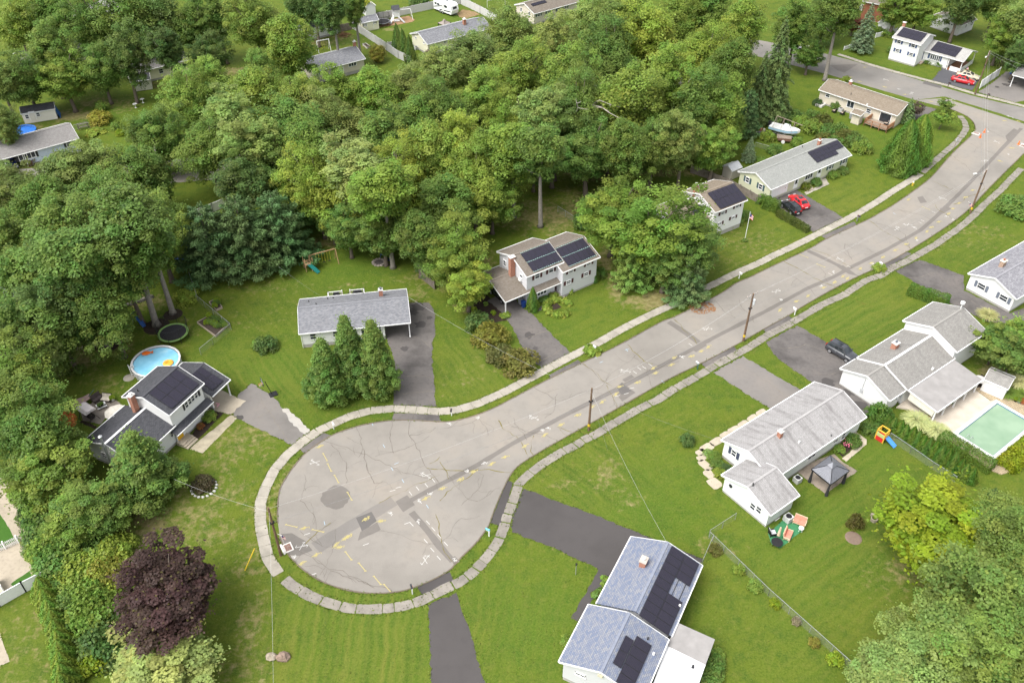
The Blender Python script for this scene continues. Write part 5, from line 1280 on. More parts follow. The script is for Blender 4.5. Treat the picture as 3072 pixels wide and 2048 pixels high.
 def post(s, a, d, ze=None, w=.14, z0=0.0, name='post'):
  m = MB(); p = s.W(a, d); ze = ze or s.ze
  m.box((p[0], p[1],(z0+ze)/2),(w, w, ze - z0), s.ang); m.box((p[0], p[1], z0+.06),(w*1.4, w*1.4,.12), s.ang); return m.build(name, WHITE, s.h)
 def pent(s, a0, a1, z, out, drop, roof, face='F', z_in=.0):
  """lean-to strip of roof on the front wall"""
  m = MB(); d0 = s.d0; th = .12
  q = [s.W(a0, d0, z), s.W(a1, d0, z), s.W(a1, d0 - out, z - drop), s.W(a0, d0 - out, z - drop)]
  dn = np.array([0,0,-th]); sl = math.hypot(out, drop); L = a1 - a0
  uv = [(0,0),(L,0),(L, sl),(0, sl)]*2
  fs = [(3,2,1,0),(4,5,6,7),(3,7,6,2),(0,3,7,4),(1,5,6,2),(0,4,5,1)]
  fs = [(0,3,2,1),(4,5,6,7),(3,7,6,2),(0,4,7,3),(1,2,6,5),(0,1,5,4)]
  m.add(q + [x+dn for x in q], fs,[[uv[i] for i in f] for f in fs]); m.build('pent_roof', roof, s.h)
  m = MB(); m.bar(s.W(a0, d0 - out - .05, z - drop - .06), s.W(a1, d0 - out - .05, z - drop - .06),.1,.12); m.build('gutter', GUTTER, s.h)
def box_uv(parent, name, mat, p, wd, z0, z1, ang, cap=None, flue=None):
 w, d = wd; u = np.array([math.cos(ang), math.sin(ang),0]); n = np.array([-u[1], u[0],0]); c = np.array([p[0], p[1],0])
 m = MB(); co = [(-w/2,-d/2),(w/2,-d/2),(w/2, d/2),(-w/2, d/2)]
 for i in range(4):
  a, b = co[i], co[(i+1) % 4]; l = math.hypot(a[0] - b[0], a[1] - b[1])
  A, B = c+u*a[0]+n*a[1], c+u*b[0]+n*b[1]
  m.add([(A[0], A[1], z0),(B[0], B[1], z0),(B[0], B[1], z1),(A[0], A[1], z1)],[(0,1,2,3)],[[(0, z0),(l, z0),(l, z1),(0, z1)]])
 o = m.build(name, mat, parent)
 if cap:
  q = MB(); q.box((c[0], c[1], z1+.05),(w+.14, d+.14,.1), ang); q.build('chimney_cap', plain('cap_%d' % int(cap[0]*100), cap,.8), o)
  if flue:
   q = MB(); q.lathe([(.13,.08),(.13,.28),(.2,.3),(.2,.36),(.05,.42)],10,(c[0], c[1], z1)); q.build('flue', plain('flue_' + flue, {'white': (.7,.7,.68), 'red': (.35,.13,.08), 'dark': (.12,.13,.15)}[flue],.5,.4), o)
 return o
def house(name, label, px, cat='house'): 
 p = P(*px); return thing(name, label, cat,(p[0], p[1],0))
def steps(parent, p, ang, n=3, w=1.5, tread=.32, rise=.17, mat=None, name='steps', top=.9):
 """landing against the wall then treads coming out along -n"""
 m = MB(); u = np.array([math.cos(ang), math.sin(ang),0]); nn = np.array([u[1],-u[0],0])
 h = n*rise
 q = np.array(p)+nn*top/2; m.box((q[0], q[1], h/2),(w, top, h), ang)
 for i in range(1, n):
  q = np.array(p)+nn*(top+tread*(i - .5)); hh = h - rise*i; m.box((q[0], q[1], hh/2),(w, tread, hh), ang)
 return m.build(name, mat or CONC_PALE, parent)
def bay(b, f, pos, w, h, n=3, out=.35):
 """bow window: a shallow box with a row of panes"""
 p, rz, nn = b.place(f, pos); org = ORG[b.h.name]
 m = MB(); m.prism([(-w/2,0),(-w/2+.3,-out),(w/2 - .3,-out),(w/2,0)],-h/2 - .12,-h/2); m.prism([(-w/2 - .05,0),(-w/2+.27,-out - .06),(w/2 - .27,-out - .06),(w/2+.05,0)], h/2, h/2+.12)
 xs = np.linspace(-w/2+.3, w/2 - .3, n+1)
 for x in xs: m.box((x,-out+.03,0),(.09,.08, h))
 for x in (-w/2+.03, w/2 - .03): m.box((x,-.03,0),(.08,.06, h))
 o = share('bow_window', m.mesh('bow_window', WHITE), b.h, tuple(p - org), rz)
 for a, c in zip(xs[:-1], xs[1:]): share('pane', MB().box(((a+c)/2,-out+.05,0),(c - a - .08,.02, h)).mesh('pane', GLASS), o)
 for sg in (-1,1):
  q = MB(); x0, x1 = sg*(w/2 - .04), sg*(w/2 - .28); q.add([(x0,-.05,-h/2),(x1,-out+.03,-h/2),(x1,-out+.03, h/2),(x0,-.05, h/2)],[(0,1,2,3)]); share('pane', q.mesh('pane', GLASS), o)
 return o
# ------------------------------------------------------------------ the houses
W_WHITE = mat_wall('white_siding',(.72,.72,.71)); W_CREAM = mat_wall('cream_siding',(.72,.70,.60)); W_GREY = mat_wall('light_grey_siding',(.56,.56,.575)); W_TAN = mat_wall('tan_siding',(.50,.45,.36)); W_BEIGE = mat_wall('beige_siding',(.56,.51,.43))
W_GREEN = mat_wall('sage_siding',(.55,.56,.40)); W_BLUE = mat_wall('pale_blue_siding',(.50,.57,.68)); W_YEL = mat_wall('pale_yellow_siding',(.74,.71,.55)); W_MINT = mat_wall('white_mint_siding',(.69,.72,.70)); W_STUCCO = mat_wall('stucco',(.60,.54,.44))
RF_GREY = mat_roof('grey_shingles',(.150,.153,.166),(.245,.248,.262), st=.15, scatter=.2); RF_DARK = mat_roof('charcoal_shingles',(.052,.053,.060),(.085,.086,.094),(.05,.05,.05),.15); RF_BROWN = mat_roof('brown_shingles',(.155,.132,.107),(.21,.184,.156),(.12,.09,.07),.25)
RF_TAN = mat_roof('tan_shingles',(.19,.155,.115),(.25,.21,.165),(.14,.11,.08),.2); RF_SAGE = mat_roof('pale_sage_shingles',(.235,.24,.225),(.30,.305,.285),(.2,.2,.19),.15); RF_WHITE = mat_roof('whitish_shingles',(.33,.32,.30),(.40,.39,.37),(.22,.21,.2),.3)
RF_STREAK = mat_roof('pale_streaked_shingles',(.285,.276,.270),(.35,.338,.332),(.11,.10,.097),.7); RF_OLDG = mat_roof('weathered_grey_shingles',(.215,.205,.19),(.28,.27,.25),(.13,.125,.12),.45); RF_BLUE = mat_roof('blue_shingles',(.145,.172,.245),(.245,.25,.268),(.10,.11,.16),.12,(.36,.18),.15)
RF_LAV = mat_roof('lavender_grey_shingles',(.18,.178,.195),(.29,.285,.30),(.12,.12,.13),.2,(.42,.2)); RF_BRNG = mat_roof('brown_grey_shingles',(.19,.18,.172),(.25,.24,.23),(.15,.13,.12),.2); RF_FLAT = plain('flat_roof_grey',(.275,.262,.252),.8,.2, var=.15, vs=.8)
SH_BURG = plain('burgundy_shutter',(.07,.022,.026),.6); SH_BLUE = plain('blue_shutter',(.045,.075,.17),.6); SH_SLATE = plain('slate_shutter',(.15,.17,.21),.6); SH_TEAL = plain('teal_shutter',(.06,.10,.11),.6); SH_BLACK = plain('black_shutter',(.03,.03,.035),.6); SH_WHITE = plain('white_shutter',(.72,.72,.70),.6); SH_NAVY = plain('navy_shutter',(.05,.06,.10),.6)
for _k, _c in RIDGE_COL.items(): RIDGE[_k] = plain('ridge_' + _k, _c,.9,.1)
DOOR_YEL = plain('yellow_door',(.75,.42,.02),.45,.4, var=.05)

# --- white ranch with carport and three pear trees
h1 = house('ranch_house', 'white ranch with speckled grey roof and carport behind three pear trees',(810,730))
b = Blk(h1,2.9,1.5, W_WHITE, RF_GREY, fl=T(5,393,1500), fr=T(5,1420,1395), depth=8.15, fnd=.6, wa=(.28,11.9))
for x, y in ((525,1520),(735,1497)): b.win('F', T(5, x, y),.95,1.15, 'hung', SH_WHITE)
b.win('F', T(5,1045,1460),2.6,1.25, 'row3'); b.win('F', T(5,1125,1450),.9,1.2)
b.chimney(T(5,1150,1148),.55,.55,1.1, 'B', cap=(.6,.58,.55), flue='dark')
for x, y in ((485,1205),(660,1180),(552,1226),(710,1172),(850,1130),(985,1127)): b.vent(T(5, x, y), 'B',.06,.3)
b.post(15.4,.4); b.post(15.4,7.7); b.post(15.4,4.0)
m = MB(); m.bar(b.W(.2,.3,.1), b.W(.2,.3,2.8),.08,.06); m.build('downspout', WHITE, h1)
# deck behind
t = thing('garden_deck', 'brown deck with white railings behind the grey roofed ranch', 'deck', tuple(b.W(6,9.6)))
dm = plain('brown_decking',(.24,.12,.075),.7)
for k in range(15): MB().prism([b.W(3.9+k*.36,8.3)[:2], b.W(4.24+k*.36,8.3)[:2], b.W(4.24+k*.36,11.0)[:2], b.W(3.9+k*.36,11.0)[:2]],.62,.66).build('plank', dm, t)
for c0, c1 in (((3.95,11.0),(6.0,11.0)),((7.2,11.0),(9.3,11.0)),((3.95,8.4),(3.95,11.0)),((9.3,8.4),(9.3,11.0))):
 A, B_ = b.W(*c0), b.W(*c1)
 for q in (A, B_): MB().box((q[0], q[1],.85),(.16,.16,1.75), b.ang).build('post', WHITE, t)
 m = MB(); m.bar(A + [0,0,1.58], B_ + [0,0,1.58],.1,.08); m.bar(A + [0,0,.8], B_ + [0,0,.8],.08,.07); m.build('rail', WHITE, t)
 L_ = np.linalg.norm(B_ - A)
 for k in range(1, int(L_/.19)): q = A+(B_ - A)*k/int(L_/.19); MB().box((q[0], q[1],1.19),(.045,.045,.74), b.ang).build('baluster', WHITE, t)
def grill(p, label, rz, z=0.0, s=1.0):
 g_ = local(thing('barbecue_grill', label, 'grill',(p[0], p[1], z), rz)); mm = plain('black_cover',(.022,.022,.025),.6,.3)
 MB().loft([[(x*s, y*s, zz) for x, y in ((-.75,-.33),(.75,-.33),(.75,.33),(-.75,.33))] if zz < .9 else [(x*s, y*s, zz) for x, y in ((-.55,-.22),(.55,-.22),(.55,.22),(-.55,.22))] for zz in (.02,.8,1.02,1.2)]).build('cover', mm, g_)
 MB().box((0,-.3*s,.9),(.5,.12,.1)).build('handle', mm, g_)
grill(b.W(8.3,10.3), 'wide black covered grill on the brown deck, right one', b.ang,.66); grill(b.W(5.2,10.3), 'black covered grill on the brown deck, left one', b.ang,.66,.75)

# --- split level with charcoal roof and yellow door
h2 = house('split_level_house', 'white split level with charcoal roof, solar panels and a yellow door',(420,960))
b2 = Blk(h2,5.4,1.5, W_WHITE, RF_DARK, fl=T(8,1555,678), fr=T(8,1875,385), depth=7.65, fnd=.3)
bL = Blk(h2,3.1,1.5, W_WHITE, RF_DARK, fr=T(8,1612,770), ang=64.6, L=7.0, depth=8.3, fnd=.4, gr=False, trim=WHITE)
bR = Blk(h2,2.75,1.45, W_WHITE, RF_DARK, fr=T(8,2115,350), ang=64.6, L=3.6, depth=8.0, wa=(0,.2), gl=False)
b2.solar(T(8,1620,258), T(8,1578,625),2,4)
bR.solar(T(8,1840,230), T(8,1955,455),2,2)
bR.post(3.3,.4); bR.post(3.3,7.5)
b2.pent(-.3,6.5,2.75,.95,.4, RF_DARK)
for k,(x, y) in enumerate(((1710,580),(1740,548),(1768,520),(1797,492))): b2.win('F', T(8, x, y),.62,1.05)
for x, y in ((1690,600),(1825,470)): p_, rz_, n_ = b2.place('F', T(8, x, y)); share('shutter', MB().box((0,-.03,0),(.34,.05,1.05)).mesh('shutter', SH_BLACK), h2, tuple(p_ - ORG[h2.name]), rz_)
for x, y in ((1765,712),(1795,683),(1825,655),(1850,632)): b2.win('F', T(8, x, y),.6,1.0)
for x, y in ((1740,738),(1872,608)): p_, rz_, n_ = b2.place('F', T(8, x, y)); share('shutter', MB().box((0,-.03,0),(.34,.05,1.0)).mesh('shutter', SH_BLACK), h2, tuple(p_ - ORG[h2.name]), rz_)
b2.door('F', T(8,1648,848),1.0,2.0, DOOR_YEL)
steps(h2, b2.W(.9, b2.d0), b2.ang,3,1.9,.34,.17, CONC_PALE, top=1.1)
bL.win('L',('#',-2.2,1.6),.95,.9); bL.win('L',('#',-5.6,1.7),.95,.9); bL.win('F',('#',6.3,2.0),.5,1.0)
b2.chimney(None,.7,.55,1.5, pos=b2.W(-.35,5.3,5.4), down=3.0, flue='white')
m = MB(); q = bL.W(-.3,4.0); m.tube([(q[0], q[1],.3),(q[0], q[1],6.0)],.14,10); m.lathe([(.2,0),(.2,.12),(.26,.14),(.26,.2),(.1,.3)],10,(q[0], q[1],6.0)); m.build('flue_pipe', plain('galvanised',(.55,.56,.57),.35,.5,.6), h2)
for x, y in ((1270,462),): b2.vent(T(8, x, y), 'B',.07,.5)
bL.rbox(T(8,1045,690), 'B',(.18,.18,.2),(.4,.4,.4))

# --- light grey split level with string lights on its panels
h3 = house('split_level_house', 'light grey split level with burgundy shutters and string lit solar panels',(1230,680))
b3 = Blk(h3,5.6,1.55, W_GREY, RF_BROWN, fl=V(5,700,820), fr=V(5,1345,560), depth=8.0, fnd=.3)
b3r = Blk(h3,5.0,1.55, W_GREY, RF_BROWN, fl=V(5,1330,740), fr=V(5,1980,470), depth=8.45, fnd=.3)
b3c = Blk(h3,2.7,1.4, W_GREY, RF_BROWN, fl=V(5,325,1255), ang=34.5, L=5.0, depth=8.2, walls=False, gr=False)
b3.solar(V(5,1090,225), V(5,815,740),2,5); b3r.solar(V(5,1670,150), V(5,1430,645),2,6)
b3.pent(1.2,6.7,3.0,1.0,.45, RF_BROWN)
for x, y in ((880,795),(1120,690)): b3.win('F', V(5, x, y),.95,1.05, 'hung', SH_BURG)
for x, y in ((1465,715),(1775,585)): b3r.win('F', V(5, x, y),.95,.6, 'hung', SH_BURG)
for x, y in ((1425,905),(1730,765)): b3r.win('F', V(5, x, y),.95,.75, 'hung', SH_BURG)
bay(b3, 'F', V(5,945,1045),2.3,1.25,3,.3)
b3.door('F', V(5,1222,945),.95,2.05, plain('burgundy_door',(.05,.018,.022),.4,.4), glass=True)
steps(h3, b3.W(5.55, b3.d0), b3.ang,3,1.6,.34,.17, CONC_OLD, top=1.0)
b3.win('L', V(5,605,825),.8,1.1); b3.win('L', V(5,318,575),.8,1.1)
b3.chimney(None,.85,.6,1.0, pos=b3.W(-.2,3.6,6.2), down=5.8, flue=None)
b3c.post(.25,.3); b3c.post(.25,7.8)
ac = MB(); p_, rz_, n_ = b3.place('L', V(5,603,850)); ac.box(p_+n_*.2,(.55,.4,.4), rz_); ac.build('window_air_conditioner', WHITE, h3)
lt = MB()
for bb, tl, br_ in ((b3, V(5,1090,225), V(5,815,740)),(b3r, V(5,1670,150), V(5,1430,645))):
 a0, s1 = bb.shit(tl); a1, s0 = bb.shit(br_); a0, a1 = sorted((a0, a1)); s0, s1 = sorted((s0, s1)); o_, u_, up_, nr_ = bb.slope_frame()
 for sv in (s1+.03,(s0+s1)/2, s0 - .03):
  for k in range(15): q = o_+u_*(a0+(a1 - a0)*k/14)+up_*(sv+random.uniform(-.03,.03))+nr_*.19; lt.lathe([(.02,0),(.055,.04),(.02,.1)],6, q)
  lt.bar(o_+u_*a0+up_*sv+nr_*.18, o_+u_*a1+up_*sv+nr_*.18,.025,.025)
lt.build('string_lights', plain('bulb_teal',(.42,.62,.58),.3,.5), h3)

# --- white split level half hidden by the big maple
h4 = house('split_level_house', 'white split level with blue solar panels beside the flagpole lawn',(1640,500))
b4 = Blk(h4,5.4,1.5, W_WHITE, RF_TAN, fl=T(6,1870,385), fr=T(6,2165,270), depth=8.1, fnd=.8)
b4l = Blk(h4,3.5,1.5, W_WHITE, RF_TAN, fr=T(6,1850,440), ang=33.1, L=7.0, depth=8.2, fnd=.4, gr=False)
b4.solar(T(6,2035,118), T(6,1915,358),2,6); b4l.solar(T(6,1720,312), T(6,1680,412),1,3)
for x, y in ((1935,388),(2068,325)): b4.win('F', T(6, x, y),.95,.62, 'hung', SH_BURG)
for x, y in ((2030,430),(1905,487)): b4.win('F', T(6, x, y),.95,.62, 'hung', SH_BURG)
b4.chimney(T(6,1685,195),.6,.5,1.3, 'B', flue='white')

# --- pale sage ranch
h5 = house('ranch_house', 'long pale sage ranch with teal shutters, white garage door and solar panels',(1820,420))
b5 = Blk(h5,2.9,1.55, W_GREEN, RF_SAGE, fl=T(7,30,175), fr=T(3,770,1425), depth=7.9, fnd=.4)
b5.solar(T(3,635,1290), T(3,450,1500),3,7, skip=[(2,5),(2,6)])
b5.win('L', T(6,2165,85),.9,1.1, 'hung', SH_TEAL); b5.win('L', T(6,2285,148),.9,1.1, 'hung', SH_TEAL)
b5.door('F', T(7,105,175),4.0,2.15, WHITE, 'garage_door', panels=0); b5.door('F', T(7,255,115),.9,2.0, WHITE, glass=True); b5.win('F', T(7,375,50),2.1,1.2, 'row3'); b5.door('F', T(7,468,15),1.0,2.05, WHITE, glass=True)
for x, y in ((570,1530),(695,1480)): b5.win('F', T(3, x, y),1.0,1.1, 'hung', SH_TEAL)
b5.chimney(T(3,468,1330),.6,.5,.9, 'B', flue='red'); b5.vent(T(3,315,1355), 'B'); b5.vent(T(3,115,1410), 'B')
steps(h5, b5.W(9.9, b5.d0), b5.ang,3,1.4,.34,.17, CONC_PALE)
sheet('garden_path',[T(7,470,85),T(7,530,70),T(7,565,125),T(7,350,222),T(7,335,200),T(7,490,130)],.012, CONC, label='concrete path to the front steps of the sage ranch')

# --- tan corner ranch
h6 = house('ranch_house', 'tan corner ranch with long tan roof and a wooden deck',(1960,240))
b6 = Blk(h6,2.9,1.25, W_STUCCO, RF_TAN, fl=T(3,465,825), fr=T(3,1190,1065), depth=7.2, fnd=.3)
b6.win('F', T(3,550,875),.95,.95); b6.win('F', T(3,683,912),.45,.45, 'one'); b6.win('F', T(3,760,955),1.6,1.7, 'slide'); b6.win('F', T(3,925,1020),1.0,.95); b6.door('F', T(3,1075,1090),2.2,2.1, SH_BLACK, 'patio_door', glass=True)
b6.chimney(T(3,755,778),.6,.5,.7, 'B', flue='white'); b6.vent(T(3,762,870)); b6.rbox(T(3,910,965)); 
shed6 = Blk(h6,2.3,.3, W_STUCCO, RF_TAN, fl=T(3,760,1035), fr=T(3,880,1050), ang=b6.ang*180/math.pi, depth=2.4, fnd=.1, roofname='lean_to_roof')
m = MB(); q = b6.W(1.2,-.5); m.prism([b6.W(.7,.35)[:2], b6.W(2.2,.35)[:2], b6.W(2.2,-1.5)[:2], b6.W(.7,-1.5)[:2]],0,.45); m.build('bulkhead', plain('bulkhead_white',(.6,.57,.55),.6), h6)
dk = thing('wooden_deck', 'reddish wooden deck with railings at the end of the tan ranch', 'deck', tuple(b6.W(14.6,-1.5)))
wd = plain('cedar_wood',(.34,.17,.09),.7)
for k in range(12): MB().prism([b6.W(12.4+k*.4,.3)[:2], b6.W(12.77+k*.4,.3)[:2], b6.W(12.77+k*.4,-2.8)[:2], b6.W(12.4+k*.4,-2.8)[:2]],.55,.6).build('plank', plain('deck_grey',(.30,.25,.2),.8), dk)
for c0, c1 in (((12.4,.2),(12.4,-2.8)),((12.4,-2.8),(17.2,-2.8)),((17.2,-2.8),(17.2,.2))):
 A, B_ = b6.W(*c0), b6.W(*c1); L_ = np.linalg.norm(B_ - A)
 for k in range(int(L_/1.5)+1): q = A+(B_ - A)*k/max(1, int(L_/1.5)); MB().box((q[0], q[1],.8),(.12,.12,1.6), b6.ang).build('post', wd, dk)
 m = MB(); m.bar(A + [0,0,1.55], B_ + [0,0,1.55],.14,.05); m.bar(A + [0,0,.75], B_ + [0,0,.75],.06,.08); m.build('rail', wd, dk)
 for k in range(1, int(L_/.16)): q = A+(B_ - A)*k/int(L_/.16); MB().box((q[0], q[1],1.15),(.05,.05,.8), b6.ang).build('baluster', wd, dk)

# --- white split level across the cross street and its garage
h7 = house('split_level_house', 'white split level with blue shutters and porch across the cross street',(2110,130))
b7 = Blk(h7,5.2,1.4, W_WHITE, RF_WHITE, fl=T(3,1140,345), fr=T(3,1410,415), ang=-43.5, depth=7.9, fnd=.3)
b7r = Blk(h7,2.8,1.4, W_WHITE, RF_WHITE, fl=T(3,1405,460), fr=T(3,1790,575), ang=-43.5, depth=7.9, fnd=.2, gl=False, wa=(0,6.4))
b7.solar(T(3,1250,250), T(3,1400,390),2,6); b7r.solar(T(3,1560,385), T(3,1720,530),2,6)
for x, y in ((1205,382),(1335,418)): b7.win('F', T(3, x, y),.95,1.0, 'hung', SH_BLUE)
for x, y in ((1190,465),(1315,500)): b7.win('F', T(3, x, y),.95,.8, 'hung', SH_BLUE)
b7r.door('F', T(3,1412,505),.95,2.0, SH_BLUE, glass=True); bay(b7r, 'F', T(3,1535,525),2.4,1.2,4,.35)
for x, y in ((1480,510),(1588,540)): p_, rz_, n_ = b7r.place('F', T(3, x, y)); share('shutter', MB().box((0,-.03,0),(.4,.05,1.3)).mesh('shutter', SH_BLUE), h7, tuple(p_ - ORG[h7.name]), rz_)
steps(h7, b7r.W(.55, b7r.d0), b7r.ang,2,1.4,.34,.17, mat_brick('red_brick_step',(.4,.17,.1),(.3,.12,.07)), top=.9)
for a_, d_ in ((b7r.L - .3,.35),(b7r.L - .3,7.5),(b7r.L - 3.2,.35)): b7r.post(a_, d_)
m = MB(); A, B_, C_ = b7r.W(b7r.L - 2.6,.35), b7r.W(b7r.L - .3,.35), b7r.W(b7r.L - .3,7.5)
for p0, p1 in ((A, B_),(B_, C_)): m.bar(p0 + [0,0,.5], p1 + [0,0,.5],.06,1.0)
m.build('porch_wall', WHITE, h7)
MB().prism([b7r.W(6.5,.4)[:2], b7r.W(b7r.L - .4,.4)[:2], b7r.W(b7r.L - .4,7.4)[:2], b7r.W(6.5,7.4)[:2]],.0,.2).build('porch_floor', plain('porch_tile',(.34,.16,.09),.7), h7)
b7.chimney(None,.6,.6,1.2, pos=b7.W(.0,5.2,6.0), down=5.5, flue=None); b7.chimney(T(3,1520,270),.5,.5,.9, 'B', flue=None)
h8 = house('garage', 'white two car garage with brown roof behind the split level',(2200,60), 'garage')
b8 = Blk(h8,2.7,1.7, W_WHITE, RF_BROWN, fl=V(1,325,305), fr=V(1,515,230), ang=37.1, depth=8.2, fnd=.15)
b8.door('L', V(1,150,310),4.6,2.1, WHITE, 'garage_door', panels=7); b8.win('F', V(1,383,308),.6,1.0); b8.win('F', V(1,452,280),.6,1.0); b8.door('F', V(1,318,355),.8,1.95, WHITE)
h9 = house('carport_house', 'grey roofed carport at the right edge above the stained driveway',(2340,170))
b9 = Blk(h9,2.7,1.4, W_WHITE, RF_BRNG, fl=V(1,930,880), ang=-43.5, L=12, depth=7.6, wa=(5.5,11.7))
b9.post(.3,.4); b9.post(.3,7.2); b9.post(4.0,.4)

# --- white house at the right edge
h10 = house('ranch_house', 'white house with lavender grey roof and slate shutters at the right edge',(2290,660))
b10 = Blk(h10,2.9,1.5, W_WHITE, RF_LAV, fl=V(7,1210,1190), ang=35.3, L=15.4, depth=7.95, fnd=.35)
b10.win('L', V(7,570,958),1.3,1.05, 'hung', SH_SLATE,.42); b10.win('L', V(7,970,1170),1.3,1.05, 'hung', SH_SLATE,.42)
b10.chimney(V(7,935,595),.85,.6,1.0, 'B', cap=(.68,.62,.52), flue='red', mat=mat_brick('buff_brick',(.34,.22,.15),(.28,.17,.115)))

# --- pool house of three volumes
h11 = house('long_house', 'white house of three stepped volumes with weathered grey roof beside the green pool',(2060,830))
b11 = Blk(h11,2.75,1.5, W_WHITE, RF_OLDG, fl=T(11,1120,545), ang=36.4, L=3.3, depth=7.8, fnd=.2, gr=False)
b11m = Blk(h11,3.05,1.55, W_WHITE, RF_OLDG, fl=T(11,1285,445), ang=36.4, L=10.6, depth=7.9, fnd=.2, trim=WHITE)
b11u = Blk(h11,4.5,1.6, W_WHITE, RF_OLDG, bl=T(7,1245,1380), br=T(7,1520,1205), ang=36.4, depth=8.4, fnd=.2)
b11m.chimney(T(11,1160,60),.85,.7,.9, 'B', flue='dark'); b11m.rbox(T(11,1510,258), 'F',(.25,.25,.3),(.7,.7,.68)); b11.win('F', T(11,1188,530),.8,.6)
m = MB(); q = b11u.W(b11u.L - .3,7.5); 
q = b11u.W(b11u.L - .6,4.3); m.bar((q[0], q[1],5.9),(q[0], q[1],7.0),.1,.1); m.lathe([(.3,0),(.3,.28),(.12,.34)],12,(q[0], q[1],7.0)); m.build('roof_ventilator', WHITE, h11)
m = MB(); q = b11.W(.22,4.1); m.bar((q[0], q[1],1.1),(q[0], q[1],3.4),.07,.06); m.box((q[0], q[1],1.3),(.12,.4,.6), b11.ang); m.build('electric_meter', plain('meter_grey',(.45,.46,.47),.5), h11)
# patio roof
m = MB(); q = [b11m.W(.2,.25,2.98), b11m.W(10.4,.25,2.98), b11m.W(10.4,-4.4,2.45), b11m.W(.2,-4.4,2.45)]; dn = np.array([0,0,-.12])
m.add(q + [x+dn for x in q],[(0,3,2,1),(4,5,6,7),(3,7,6,2),(0,4,7,3),(1,2,6,5),(0,1,5,4)]); m.build('patio_roof', RF_FLAT, h11)
m = MB(); m.bar(b11m.W(.15,-4.45,2.38), b11m.W(10.45,-4.45,2.38),.12,.16); m.bar(b11m.W(.15,.2,2.9), b11m.W(.15,-4.4,2.36),.08,.2); m.build('gutter', GUTTER, h11)
for a_ in (.4,2.7,5.2,7.6,10.0): b11m.post(a_,-4.15,2.4,.16)
m = MB(); m.bar(b11m.W(.3,-.3,2.0), b11m.W(.3,-4.0,1.75),.04,1.1); m.build('patio_screen', plain('screen_cream',(.66,.63,.55),.8), h11)

# --- long white ranch in the middle right
h12 = house('ranch_house', 'long white ranch with pale black streaked roof and a front wing',(1800,1000))
b12 = Blk(h12,2.9,1.5, W_MINT, RF_STREAK, bl=T(10,1925,905), br=T(11,430,370), ang=36.5, depth=8.1, fnd=.4)
b12w = Blk(h12,2.75,1.4, W_MINT, RF_STREAK, fr=T(11,290,1410), bl=T(10,1925,1225), ang=36.5, depth=None, fnd=.3)
b12.win('L', T(10,2040,1025),.8,1.1, 'hung', SH_NAVY); 
for x, y in ((400,1050),(620,910)): b12.win('F', T(11, x, y),1.6 if x < 500 else .9,.8, 'slide')
b12.win('F', T(11,690,865),.8,1.3)
b12.chimney(T(11,105,872),.5,.5,.85, 'F', flue='white'); b12.rbox(T(11,285,930), 'F',(.2,.2,.3),(.65,.65,.63)); b12.rbox(T(11,580,870), 'F',(.12,.12,.3),(.1,.1,.1)); b12w.vent(T(10,2212,1320), 'F',.08,.4)
b12w.win('L', T(10,2215,1515),.8,1.1); b12w.win('L', T(10,2270,1545),.8,1.1); b12w.win('L', T(14,2185,70),.75,.75); b12w.win('L', T(14,2225,110),.75,.75); b12w.win('F', T(15,80,80),1.0,.8)
p_, rz_, n_ = b12w.place('L', T(10,2010,1325)); m = MB(); m.tube([p_+n_*.0, p_+n_*.06],.26,16); m.build('oval_window', SH_BLACK, h12)
for a_ in (b12.L - .5,): b12.post(a_,.5)

# --- blue roofed house
h13 = house('ranch_house', 'house with blue shingle roof, two solar arrays and brick chimney near the bottom',(1480,1400))
b13 = Blk(h13,2.9,1.5, W_GREY, RF_BLUE, bl=T(14,775,835), br=T(14,1095,222), ang=62.3, depth=8.13, fnd=.4, gl=False)
b13b = Blk(h13,3.4,1.55, W_GREY, RF_BLUE, fr=T(14,1440,1165), bl=T(14,430,1370), ang=62.6, depth=None, fnd=.5)
b13.solar(T(14,1465,310), T(14,1430,1135),2,9, skip=[(1,4),(1,5)])
_a1, _ = b13b.shit(T(14,1145,1135)); _, _s0 = b13b.shit(T(14,1275,1240)); _, _sm = b13b.shit(T(14,1140,1140)); _pl = (_sm - _s0)
b13b.solar(None, None,1,5, ext=(_a1 - 5*1.08, _a1, _s0, _sm))
_a2, _su = b13b.shit(T(14,1040,1130)); b13b.solar(None, None,1,2, ext=(_a2 - 2*1.65, _a2, _sm+.04, min(_su, b13b.slope - .3)))
b13.chimney(T(14,1205,480),.85,.65,.8, 'B', cap=(.45,.4,.35), flue='white')
for x, y in ((1540,865),(1300,1305)): (b13 if y < 1000 else b13b).rbox(T(14, x, y), 'F',(.2,.2,.3),(.72,.72,.7))
b13b.rbox(T(14,1248,1162), 'F',(.22,.18,.2),(.04,.04,.045)); b13b.win('L', T(14,630,1490),1.1,.5, 'slide')
m = MB(); m.box(b13b.hit('L', T(14,815,1490))+b13b.face('L')[2]*.1,(.5,.2,.35), b13b.face('L')[3]); m.build('gable_vent', plain('buff_vent',(.6,.56,.42),.6), h13)
